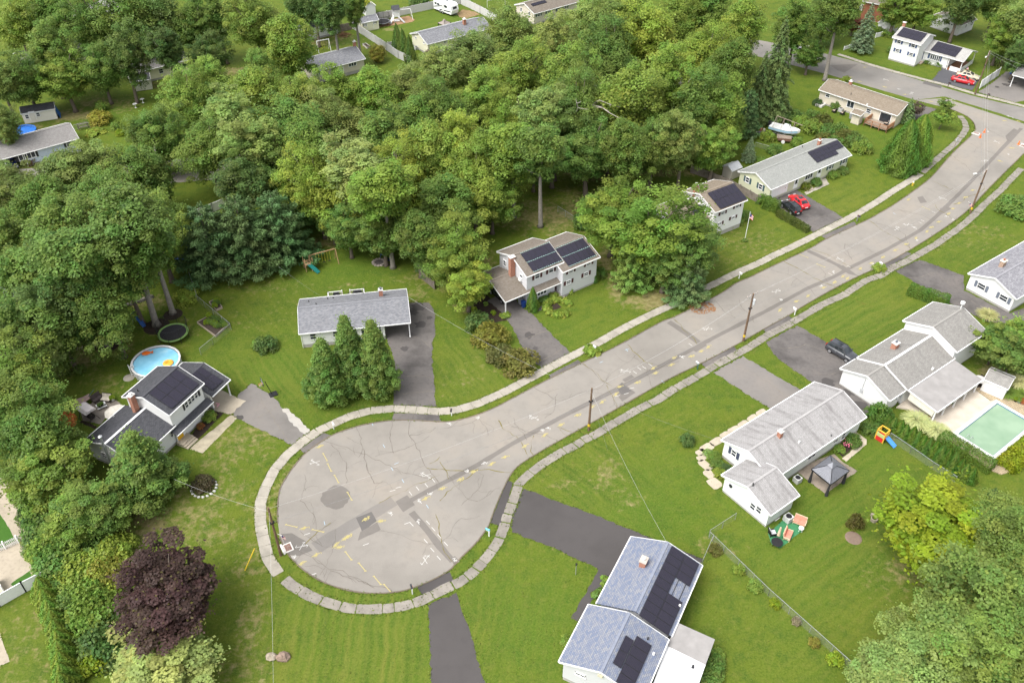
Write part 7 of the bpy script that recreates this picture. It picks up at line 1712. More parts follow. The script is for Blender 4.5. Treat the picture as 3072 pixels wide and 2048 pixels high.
for s_ in (-.8,.8): MB().bar((-3.0, s_,.55),(2.2, s_*.7,.55),.1).build('trailer_rail', STEEL, t); MB().tube([(-.6, s_*1.15,.32),(-.6, s_*1.35,.32)],.32,12).build('wheel', TYRE, t); MB().bar((-1, s_*.7,.1),(-1, s_*.7,.8),.15).build('stand', tim, t)
p0, p1 = P(*V(3,1230,700)), P(*V(3,1500,730)); a = math.atan2(p1[1] - p0[1], p1[0] - p0[0]); t = local(thing('utility_trailer', 'rusty brown utility trailer loaded with boards in front of the boat', 'trailer', tuple((p0+p1)/2 + [0,.8,0]), a))
MB().box((0,0,.75),(2.6,1.5,.5)).build('box', plain('rusty_brown',(.16,.085,.06),.8), t); MB().tube([(-.2,-.95,.35),(-.2,-.75,.35)],.34,12).build('wheel', WHITE, t); MB().box((1.31,0,.75),(.05,1.4,.45)).build('tail_board', plain('red_board',(.35,.05,.04),.6), t)
for k in range(9): MB().bar((-1.5,-.7+k*.17,1.02+.04*(k % 3)),(1.3,-.6+k*.15,1.04+.05*(k % 2)),.13,.04).build('board', tim, t)

# fences
def chain(pts, label, h=1.2, world=False, step=2.6):
 W_ = [np.array(p) if world else P(*p) for p in pts]; t = thing('chain_link_fence', label, 'fence', tuple(W_[0]),0, 'chain link fences')
 for a, b_ in zip(W_[:-1], W_[1:]):
  L = np.linalg.norm(b_ - a); n = max(1, int(round(L/step)))
  for k in range(n+1): q = a+(b_ - a)*k/n; MB().tube([q, q + [0,0, h+.04]],.03,6).build('post', STEEL, t)
  MB().tube([a + [0,0, h], b_ + [0,0, h]],.025,6).build('top_rail', STEEL, t)
  m = MB(); m.add([a + [0,0,.03], b_ + [0,0,.03], b_ + [0,0, h], a + [0,0, h]],[(0,1,2,3)],[[(0,0),(L,0),(L, h),(0, h)]]); m.build('wire_mesh', chain_mat(), t)
def chain_mat():
 if 'chain_mesh' in MATS: return MATS['chain_mesh']
 t = NT('chain_mesh',.5,.4); t.base((.4,.41,.41))
 t.l(t.math('MULTIPLY_ADD', t.noise(t.coord('Object'),2,2),.06,.10), t.b.inputs['Alpha']); MATS['chain_mesh'] = t.m; return t.m
chain([(1688,1193),(1628,1232)], 'short chain link fence joining the wing of the long white ranch'); chain([(1628,1236),(1764,1368),(1960,1543)], 'long chain link fence running down to the bottom right'); chain([(1636,1243),(1612,1298)], 'short chain link run up to the blue roofed house')
chain([T(11,1110,900),T(11,1300,1030),T(11,1500,1170),T(11,1710,1300)], 'chain link fence in front of the row of small arborvitae'); chain([(452,690),(532,758),(490,792),(462,815)], 'chain link fence around the left back yard'); chain([(455,690),(438,640)], 'chain link run beside the blue green pines'); chain([T(0,690,1200),T(0,830,1175)], 'chain link fence at the end of the blue ranch')
chain([T(6,420,380),T(6,560,470)], 'low wire fence at the edge of the brown lawn'); chain([V(3,660,790),V(3,980,880)], 'black wire fence in the yard behind the sage ranch',1.0)
def panel_fence(pts, label, mat, h=1.8, w=2.4, post=None, world=False, name='board_fence', th=.05, cap=True, lines=0):
 W_ = [np.array(p) if world else P(*p) for p in pts]; t = thing(name, label, 'fence', tuple(W_[0]),0, 'garden fences')
 for a, b_ in zip(W_[:-1], W_[1:]):
  L = np.linalg.norm(b_ - a); n = max(1, int(round(L/w)))
  for k in range(n):
   p0, p1 = a+(b_ - a)*k/n, a+(b_ - a)*(k+1)/n; d = (p1 - p0)/np.linalg.norm(p1 - p0)
   dz = random.uniform(-.02,.02)
   if lines:
    m_ = int(np.linalg.norm(p1 - p0)/.32)
    for j in range(m_): q0, q1 = p0+(p1 - p0)*(j+.04)/m_, p0+(p1 - p0)*(j+.96)/m_; MB().bar(q0 + [0,0, h/2], q1 + [0,0, h/2], th*random.uniform(.8,1.3), h+random.uniform(-.05,.05)).build('board', mat, t)
   else: MB().bar(p0+d*.06 + [0,0, h/2+dz], p1 - d*.06 + [0,0, h/2+dz], th, h - .06).build('panel', mat, t); MB().bar(p0+d*.06 + [0,0, h+dz - .03], p1 - d*.06 + [0,0, h+dz - .03], th+.05,.09).build('top_rail', post or mat, t)
  for k in range(n+1): q = a+(b_ - a)*k/n; m = MB(); m.box(q + [0,0, h/2+.05],(.13,.13, h+.1)); m.box(q + [0,0, h+.12],(.17,.17,.05)); m.build('post', post or mat, t)
VINYL = plain('vinyl_white',(.76,.76,.755),.4,.4, var=.05); VGREY = plain('vinyl_grey',(.50,.495,.48),.5,.3, var=.08); STOCK = plain('weathered_boards',(.20,.17,.145),.9,.1, var=.35, vs=1.5); STOCKD = plain('dark_boards',(.11,.08,.065),.9,.1, var=.35, vs=1.5)
panel_fence([T(1,885,262),T(1,1200,465),T(1,1310,540),T(1,1425,592)], 'grey vinyl fence running down beside the three arborvitae', VGREY,1.9); panel_fence([T(1,885,262),T(1,1130,190),T(1,1665,75),T(1,1880,40)], 'grey vinyl fence at the back of the yellow ranch garden', VGREY,1.9); panel_fence([T(1,1880,40),T(1,2060,125),T(1,2210,210)], 'grey vinyl fence on the far side of the yellow ranch', VGREY,1.9); panel_fence([T(1,1215,455),T(1,1290,445)], 'short vinyl fence between the grey fence and the arborvitae', VGREY,1.7)
panel_fence([T(1,555,345),T(1,720,305),T(1,880,275)], 'weathered grey stockade fence by the brush pile', STOCK,1.8, lines=1); panel_fence([T(1,2260,185),T(1,2400,150)], 'stockade fence left of the brown roofed house', STOCK,1.6, lines=1); panel_fence([T(0,1330,722),T(0,1600,655)], 'dark board fence behind the cream shed', STOCKD,1.7, lines=1)
panel_fence([T(4,1815,435),T(4,1960,380),T(4,2100,322)], 'white vinyl fence panels below the oaks', VINYL,1.7); panel_fence([T(6,1640,20),T(6,1830,85),T(6,2000,150),T(6,2270,305)], 'weathered stockade fence beside the sage ranch', STOCK,1.5, lines=1); panel_fence([T(5,1515,985),T(5,1640,1090)], 'stockade fence beside the leaning maple', STOCK,1.5, lines=1)
panel_fence([T(3,835,95),T(3,1010,150),T(3,1150,190)], 'white panel fence in front of the barn', VINYL,1.6); panel_fence([T(3,985,350),T(3,1180,300)], 'low white fence beside the white shed', VINYL,1.1); panel_fence([T(3,695,462),T(3,790,432)], 'low white fence at the foot of the blue spruce', VINYL,.8); panel_fence([T(3,1942,815),T(3,2030,755),T(3,2112,700)], 'tall white panel fence between the two far driveways', VINYL,1.9)
panel_fence([T(12,478,605),T(12,240,730),T(12,0,868),T(12,-160,960)], 'tall white vinyl fence closing the gravel yard at the bottom', VINYL,1.7,2.6); panel_fence([T(8,120,1330),T(8,200,1510),T(12,290,200),T(12,440,560),T(12,478,605)], 'white vinyl fence along the gravel yard under the trees', VINYL,1.5,2.6); panel_fence([T(12,-10,640),T(12,40,735)], 'short white fence at the left edge of the gravel yard', VINYL,1.2,1.2)
t = thing('picket_fence', 'white picket fence across the gravel yard', 'fence', tuple(P(*T(12,-60,390))),0, 'garden fences'); A, B_ = P(*T(12,-60,385)), P(*T(12,318,215)); L_ = np.linalg.norm(B_ - A); n = int(L_/.17)
for k in range(n+1): q = A+(B_ - A)*k/n; MB().box(q + [0,0,.55],(.09,.03,1.1), math.atan2((B_ - A)[1],(B_ - A)[0])).build('picket', VINYL, t)
for z in (.3,.9): MB().bar(A + [0,.02, z], B_ + [0,.02, z],.04,.09).build('rail', VINYL, t)
for f in (.3,.62,1.0): q = A+(B_ - A)*f; MB().box(q + [0,0,.65],(.15,.15,1.3)).build('post', VINYL, t)

# pools
WATER_B = NT('pool_water_blue',.05,.5); WATER_B.base(WATER_B.ramp(WATER_B.noise(WATER_B.coord('Position'),.7,4),[(.35,(.20,.50,.68)),(.6,(.27,.58,.76)),(.75,(.40,.66,.78))])); WATER_B.bump(WATER_B.noise(WATER_B.coord('Position'),2.5,2),.15,.05)
WATER_G = NT('pool_water_green',.03,.5); WATER_G.base(WATER_G.ramp(WATER_G.noise(WATER_G.coord('Position'),.3,3),[(.35,(.19,.29,.19)),(.65,(.25,.35,.24))])); WATER_G.bump(WATER_G.noise(WATER_G.coord('Position'),1.2,2),.04,.05)
def round_pool(px, r, h, label, rimm, wall, water=None, cover=None):
 p = P(px[0], px[1], h); t = local(thing('round_pool', label, 'pool',(p[0], p[1],0))); MB().lathe([(r,0),(r, h)],40, cap=False).build('wall', wall, t)
 for k in range(20):
  a = k*2*math.pi/20; MB().box((math.cos(a)*(r+.05), math.sin(a)*(r+.05), h/2),(.12,.14, h), a).build('upright', rimm, t)
  a2 = a+math.pi/20; MB().box((math.cos(a2)*(r+.02), math.sin(a2)*(r+.02), h+.04),(.26,2*r*math.sin(math.pi/20)*1.03,.06), a2).build('rim', rimm, t)
 m = MB(); m.lathe([(r - .1, h - .16),(r*.5, h - .16),(.01, h - .16)],40, cap=False); m.build('water' if water else 'cover', water or cover, t, smooth=True)
 return t, p
pt, pp = round_pool(T(8,1430,180),3.15,1.2, 'round pool with blue water and two orange floats', plain('pool_rim',(.62,.61,.6),.5), plain('pool_wall',(.5,.52,.55),.5), WATER_B.m)
t = local(thing('pool_float', 'orange fish shaped pool float', 'pool float', tuple(P(*T(8,1345,112),1.08)),.3)); MB().lathe([(.05,0),(.5,.02),(.62,.1),(.5,.18),(.05,.2)],20, sx=1.0, sy=.65).build('body', plain('float_orange',(.75,.16,.02),.4), t); MB().prism([(.5,0),(.95,.3),(.85,0),(.95,-.3)],.03,.14).build('tail', plain('float_orange',(.75,.16,.02),.4), t)
t = local(thing('pool_float', 'round yellow orange pool ring', 'pool float', tuple(P(*T(8,1545,200),1.08)))); MB().lathe([(.25,.1),(.32,.02),(.55,0),(.72,.1),(.55,.22),(.32,.2),(.25,.1)],24, cap=False).build('ring', plain('float_yellow',(.8,.42,.06),.4), t); MB().lathe([(.28,.04),(.01,.04)],20, cap=False).build('floor', plain('float_yellow',(.8,.42,.06),.4), t)
m = MB(); p = P(*T(8,1185,335)); m.lathe([(.75,0),(.75,.06),(.1,.1)],20,(p[0], p[1],0)); setp(m.build('round_pad', CONC, None, loc=tuple(p)), 'round concrete pad beside the blue pool', 'paving slab')
t = local(thing('pool_ladder', 'white ladder at the side of the round blue pool', 'ladder', tuple(P(*T(8,1235,310))), R(40))); [MB().bar((x,0,0),(x,.25,1.9),.08).build('stile', WHITE, t) for x in (-.3,.3)]; [MB().box((0,.05+.04*k,.3+.3*k),(.6,.12,.05)).build('rung', WHITE, t) for k in range(5)]
BLUEC = plain('cover_blue',(.03,.16,.55),.5,.3, var=.25)
round_pool(V(8,565,505),2.3,1.0, 'small round pool under a blue cover behind the blue ranch', BLUEC, plain('pool_blue_wall',(.25,.40,.62),.5), None, BLUEC)
# in-ground pool with deck
PA, PB, PC = P(*T(11,2090,545)), P(*T(11,1690,855)), P(*T(11,2080,1092)); ux = (PB - PA)/np.linalg.norm(PB - PA); uy = np.array([-ux[1], ux[0],0]); uy = uy if uy @ (PC - PB) > 0 else -uy
LX, LY = np.linalg.norm(PB - PA),6.0; LY = (PC - PB) @ uy
t = thing('swimming_pool', 'rectangular pool with milky green water and white coping', 'pool', tuple(PA)); q = lambda a, b_: PA+ux*a+uy*b_
for a0, a1, b0, b1 in ((0, LX,0,.45),(0, LX, LY - .45, LY),(0,.45,.45, LY - .45),(LX - .45, LX,.45, LY - .45)): MB().prism([q(a0, b0)[:2], q(a1, b0)[:2], q(a1, b1)[:2], q(a0, b1)[:2]],-.05,.27).build('coping', plain('coping_white',(.58,.57,.55),.7), t)
for a0, a1, b0, b1 in ((.45, LX - .45,.45,.5),(.45, LX - .45, LY - .5, LY - .45),(.45,.5,.5, LY - .5),(LX - .5, LX - .45,.5, LY - .5)): MB().prism([q(a0, b0)[:2], q(a1, b0)[:2], q(a1, b1)[:2], q(a0, b1)[:2]],.0,.24).build('liner', plain('liner_blue',(.12,.22,.30),.5), t)
MB().add([(*q(a, b_)[:2],.1) for a, b_ in ((.46,.46),(LX - .46,.46),(LX - .46, LY - .46),(.46, LY - .46))],[(0,3,2,1)]).build('water', WATER_G.m, t)
for a in (1.6,2.1): c0 = q(LX - .2, a); m = MB(); m.tube([c0 + [0,0,.25], c0 + [0,0,.9], c0 - ux*.5 + [0,0,1.0], c0 - ux*1.1 + [0,0,.2]],.03,6); m.build('handrail', STEEL, t)
DECKM = NT('poolside_decking',.7,.25)
_uv = DECKM.coord('Position',(1,1,1),(0,0,-math.atan2(ux[1], ux[0]))); _sp = DECKM.n('ShaderNodeSeparateXYZ'); DECKM.l(_uv, _sp.inputs[0])
_ln = DECKM.math('LESS_THAN', DECKM.math('FRACT', DECKM.math('MULTIPLY', _sp.outputs[1],5.2)),.14); _cn = DECKM.noise(DECKM.coord('Position'),.8,4)
DECKM.base(DECKM.mix(DECKM.math('MULTIPLY', _ln,.4), DECKM.ramp(_cn,[(.35,(.46,.40,.33)),(.6,(.54,.48,.40))]),(.25,.2,.15)))
dk = [q(-3.6,-9.6), q(LX+.4,-9.6), q(LX+.4,-2.2), q(LX,-.02), q(0,-.02), q(-1.2,-.02), q(-3.2,-1.2)]
dk = [P(*T(11, x, y),.24) for x, y in ((1180,600),(1300,505),(1850,405),(2045,545))] + [q(-.02,-.02), q(LX*.55,-.02), q(LX,-.02)] + [P(*T(11, x, y),.24) for x, y in ((1560,750),(1440,700),(1300,620))]
m = MB(); m.prism([x[:2] for x in dk],.0,.22); setp(m.build('pool_deck', DECKM.m, None), 'pale boarded deck beside the green pool', kind='structure')
STN = NT('stone_pavers',.85,.2); _br = STN.n('ShaderNodeTexBrick'); STN.l(STN.coord('Position',(1,1,1),(0,0,-math.atan2(ux[1], ux[0]))), _br.inputs['Vector']); _br.inputs['Scale'].default_value = 1; _br.inputs['Brick Width'].default_value = .45; _br.inputs['Row Height'].default_value = .22; _br.inputs['Mortar Size'].default_value = .02
for k_, c_ in (('Color1',(.42,.34,.22)),('Color2',(.33,.26,.17)),('Mortar',(.16,.13,.09))): _br.inputs[k_].default_value = (*c_,1)
STN.base(_br.outputs['Color'])
m = MB(); m.prism([P(*T(11, x, y),.2)[:2] for x, y in ((1880,425),(1950,420),(2110,500),(2450,560),(2500,760),(2092,540),(2048,540))],0,.19); setp(m.build('stone_terrace', STN.m, None), 'tan stone paver terrace behind the green pool', kind='structure')
m = MB(); m.prism([P(*T(11, x, y),.2)[:2] for x, y in ((1640,870),(1690,860),(2085,1095),(2230,1190),(2150,1215),(2060,1180))],0,.12); setp(m.build('stone_terrace', STN.m, None), 'narrow stone edge in front of the green pool', kind='structure')
sheet('mulch_bed',[T(11,2090,1110),T(11,2352,900),T(11,2420,950),T(11,2150,1150)],.05, plain('red_mulch',(.17,.07,.05),.95,.1, var=.3, vs=6), label='red mulch strip behind the yellow shrubs'); sheet('mulch_bed',[T(11,1880,410),T(11,1960,300),T(11,2010,330),T(11,1950,430)],.03, MATS['dark_mulch'], label='dark bed around the round garden table')
# gazebo
def gazebo(cs, apex_h, zc, label, roofm, frame, legs=True, cupola=True):
 C = [P(*c, zc) for c in cs]; ctr = sum(C)/4; t = thing('gazebo', label, 'gazebo',(ctr[0], ctr[1],0)); top = ctr + [0,0, apex_h]
 for i in range(4):
  a, b_ = C[i], C[(i+1) % 4]; k0, k1 = (.93,.93)
  nrib = 9
  ta, tb = top+(a - top)*.08, top+(b_ - top)*.08
  for j in range(nrib): f0, f1 = j/nrib+.006,(j+1)/nrib - .006; MB().add([a+(b_ - a)*f0, a+(b_ - a)*f1, ta+(tb - ta)*f1, ta+(tb - ta)*f0] + [x - np.array([0,0,.05]) for x in (a+(b_ - a)*f0, a+(b_ - a)*f1, ta+(tb - ta)*f1, ta+(tb - ta)*f0)],[(0,1,2,3),(7,6,5,4),(0,4,5,1),(1,5,6,2),(2,6,7,3),(3,7,4,0)]).build('roof_panel', roofm, t)
  MB().bar(a, top,.08,.05).build('hip', frame, t); MB().bar(a - [0,0,.08], b_ - [0,0,.08],.08,.16).build('beam', frame, t)
  l_ = ctr+(a - ctr)*.9; MB().box((l_[0], l_[1], zc/2),(.14,.14, zc),.6).build('post', frame, t)
  if legs: MB().lathe([(.22,0),(.16,.9),(.08, zc - .3)],8,(l_[0], l_[1],.05)).build('curtain', plain('curtain_black',(.03,.03,.033),.8), t)
 if cupola: m = MB(); m.loft([[tuple(top+(c - ctr)*.28*k + [0,0, z]) for c in C] for k, z in ((1,-.1),(.12,.28))]); m.build('cupola', roofm, t)
GZM = plain('gazebo_steel',(.17,.175,.195),.45,.4,.3)
gazebo([T(11,400,1170), T(11,575,1312), T(11,748,1185), T(11,575,1045)],.95,2.3, 'grey steel roofed gazebo on the stone patio', GZM, BLACK); gazebo([V(2,1315,290), V(2,1400,330), V(2,1480,285), V(2,1400,262)],.7,2.3, 'small taupe garden gazebo behind the yellow ranch', plain('taupe_roof',(.28,.24,.21),.7), BLACK, False)
sheet('stone_patio',[T(11,270,1200),T(11,530,1402),T(11,822,1190),T(11,690,1110),T(11,610,1035),T(11,450,1085)],.02, mat_concrete('patio_stone',(.30,.25,.20),.35), label='flagstone patio under the steel gazebo'); sheet('garden_path',[T(11,680,1075),T(11,830,950),T(11,840,930),T(11,780,850),T(11,810,830),T(11,905,900),T(11,905,945),T(11,720,1105)],.02, CONC_PALE, label='curved concrete path behind the long white ranch'); sheet('mulch_bed',[T(11,600,980),T(11,690,930),T(11,830,950),T(11,680,1060)],.013, MATS['dark_mulch'], label='flower bed with pink blooms behind the long ranch')
# ------------------------------------------------------------------ hedges, shrubs, garden things
def hedge(px, w, h, col, label, dens=130, size=(.12,.22), world=False, name='clipped_hedge', jag=.06):
 W_ = [P(*p) for p in px]; g = np.random.default_rng(len(label)*7+int(W_[0][0]*10) % 97); P_, N_ = [],[]
 for a, b_ in zip(W_[:-1], W_[1:]):
  L = np.linalg.norm(b_ - a); u = (b_ - a)/L; n = np.array([-u[1], u[0],0]); per = w+2*h; N = int(L*per*dens)
  s = g.uniform(-.12, L+.12, N); t = g.uniform(0, per, N)
  side = np.where(t < h,-1, np.where(t > h+w,1,0)); y = np.where(side == 0, t - h - w/2, side*w/2); z = np.where(side == 0, h, np.where(t < h, t, per - t))
  rnd = np.clip(np.abs(y)/(w/2),0,1) ** 4*np.where(side == 0,.18*h,0)
  wob = .05*np.sin(s*2.3)+.04*np.sin(s*5.1+1)+g.normal(size=N)*jag
  endc = np.clip((np.maximum(-s, s - L)+.12)/.24,0,1)*.3
  pos = a+u*s[:, None]+n*(y*(1 - endc*.3)+wob*side)[:, None]; pos[:,2] = np.maximum(.03,(z - rnd+wob*(side == 0))*(1 - endc*.2))
  nr = unit(n*side[:, None]+np.array([0,0,1.])*(side == 0)[:, None]+g.normal(size=(N,3))*.5 + [0,0,.15]); P_.append(pos); N_.append(nr)
  # ends
  for e_, sg in ((a,-1),(b_,1)):
   M = int(w*h*dens); yy = g.uniform(-w/2, w/2, M); zz = g.uniform(0, h*.95, M); q = e_+n*yy[:, None]+u*(sg*(.1+g.normal(size=M)*jag))[:, None]; q[:,2] = zz; P_.append(q); N_.append(unit(u*sg+g.normal(size=(M,3))*.5))
 pos, nr = np.concatenate(P_), np.concatenate(N_); k = len(pos); c = W_[0]
 lv = np.stack([g.random(k)*.8+.1, smooth_noise(pos[:,0], pos[:,1],.8,3), g.random(k)*.93],1)
 me = leaf_mesh(name, pos - c, nr, g.uniform(size[0], size[1], k), lv, LEAF,.6,.05, g=g); o = bpy.data.objects.new(name, me); COL.objects.link(o); o.location = c
 cc = GREENS[col] if isinstance(col, str) else col; o.color = (*cc,1); return setp(o, label, 'hedge', 'clipped hedges')
hedge([T(11,1580,905), T(11,1800,1040), T(11,2040,1185)],1.9,1.35, 'arb', 'long dark clipped hedge between the green pool and the arborvitae row')
hedge([T(11,2170,1165), T(11,2300,1060), T(11,2420,960)],2.3,1.0,(.27,.32,.02), 'band of yellow shrubs at the corner of the green pool', jag=.16, size=(.18,.32))
hedge([T(7,1290,1120), T(7,1450,1175), T(7,1640,1230)],2.0,1.4, 'arb', 'clipped hedge beside the dark driveway at the right')
hedge([T(7,90,410), T(7,230,490), T(7,360,565)],1.1,1.1,(.10,.13,.03), 'long low hedge beside the black car')
hedge([T(7,-40,330), T(7,80,375)],1.8,1.9, 'arb', 'taller end of the hedge by the white garage door')
def shrub(px, r, h, col, label, kind='bush_a', group='garden shrubs', **kw): return plant(kind, px, h, r, col, label, group, **kw)
_ar = [(1085,790,1.9),(1135,815,2.1),(1190,860,2.5),(1240,885,2.2),(1300,925,2.6),(1350,950,2.3),(1405,985,2.2),(1450,1025,2.6),(1510,1055,2.5),(1560,1100,2.7),(1620,1130,2.8),(1680,1165,2.6),(1740,1215,2.5),(1790,1245,2.2),(1850,1285,2.2)]
for i,(x, y, h_) in enumerate(_ar): plant('arborvitae_a', T(11, x, y), h_*1.1,.85, 'arb' if i % 2 else (.10,.19,.022), 'small green arborvitae in the row by the pool hedge, %s from the driveway end' % ORD[i], 'arborvitae row beside the pool hedge', cat='shrub')
for x, y, l_ in ((2055,1430,'left'),(2105,1485,'middle'),(2180,1520,'right')): plant('arborvitae_a', T(11, x, y),1.7,.6, 'dark', 'tiny dark conifer on the lawn right of the lime maple, %s one' % l_, 'tiny conifers', cat='shrub')
for x, y, r, h_, c, l_ in [(1000,720,1.7,2.6,'arb','large dark green bush at the top of the arborvitae row'),(1080,720,1.0,1.8,'arb','dark bush right of the large bush by the driveway end'),(935,825,1.25,1.4,'deep','round bush beside the toy playhouse'),(765,930,1.2,1.3,'deep','feathery bush in the pink flower bed'),(650,1000,.75,.8,'bright','round light green bush by the pink flowers')]: shrub(T(11, x, y), r, h_, c, l_)
for px, r, h_, c, l_ in [(T(11,1350,760),2.0,1.9,'cream','big striped pampas grass by the patio, left one'),(T(11,1540,850),1.8,1.7,'cream','big striped pampas grass above the clipped hedge'),(V(4,1950,830),1.7,1.8,'cream','striped pampas grass behind the pool shed'),(V(4,1720,1050),1.5,1.2,'bright','green fountain grass beside the pool shed'),(V(4,2090,1100),1.5,1.2,'bright','green fountain grass at the right edge by the pool'),(T(7,2010,1350),1.7,1.6,'cream','striped pampas grass at the end of the dark driveway')]: shrub(px, r, h_, c, l_, 'fountain_grass')
for px, r, h_, c, l_ in [
 (T(10,1605,930),1.0,1.4,'dark','single dark ball shrub on the big front lawn'),(T(10,1800,1040),.7,.8,'pale','pale shrub at the bend of the stepping stones'),(T(10,1850,1070),.9,.9,'bright','green shrub by the side wall of the long ranch'),(T(10,1880,1140),.9,.9,'deep','dark shrub by the side wall of the long ranch'),(T(10,1960,1180),.8,.8,'blue','bluish shrub where the wing meets the long ranch'),(T(10,1905,1225),.8,.9,'yellow','yellow green shrub at the wing corner'),
 (V(5,800,1390),1.0,4.3,'arb','slim pointed arborvitae by the blue bin'),(V(5,1870,890),.8,3.0,'arb','pointed arborvitae at the right end of the lit house')]: (plant('arborvitae_b', px, h_, r, c, l_, 'garden shrubs', cat='shrub') if 'arborvitae' in l_ else shrub(px, r, h_, c, l_))
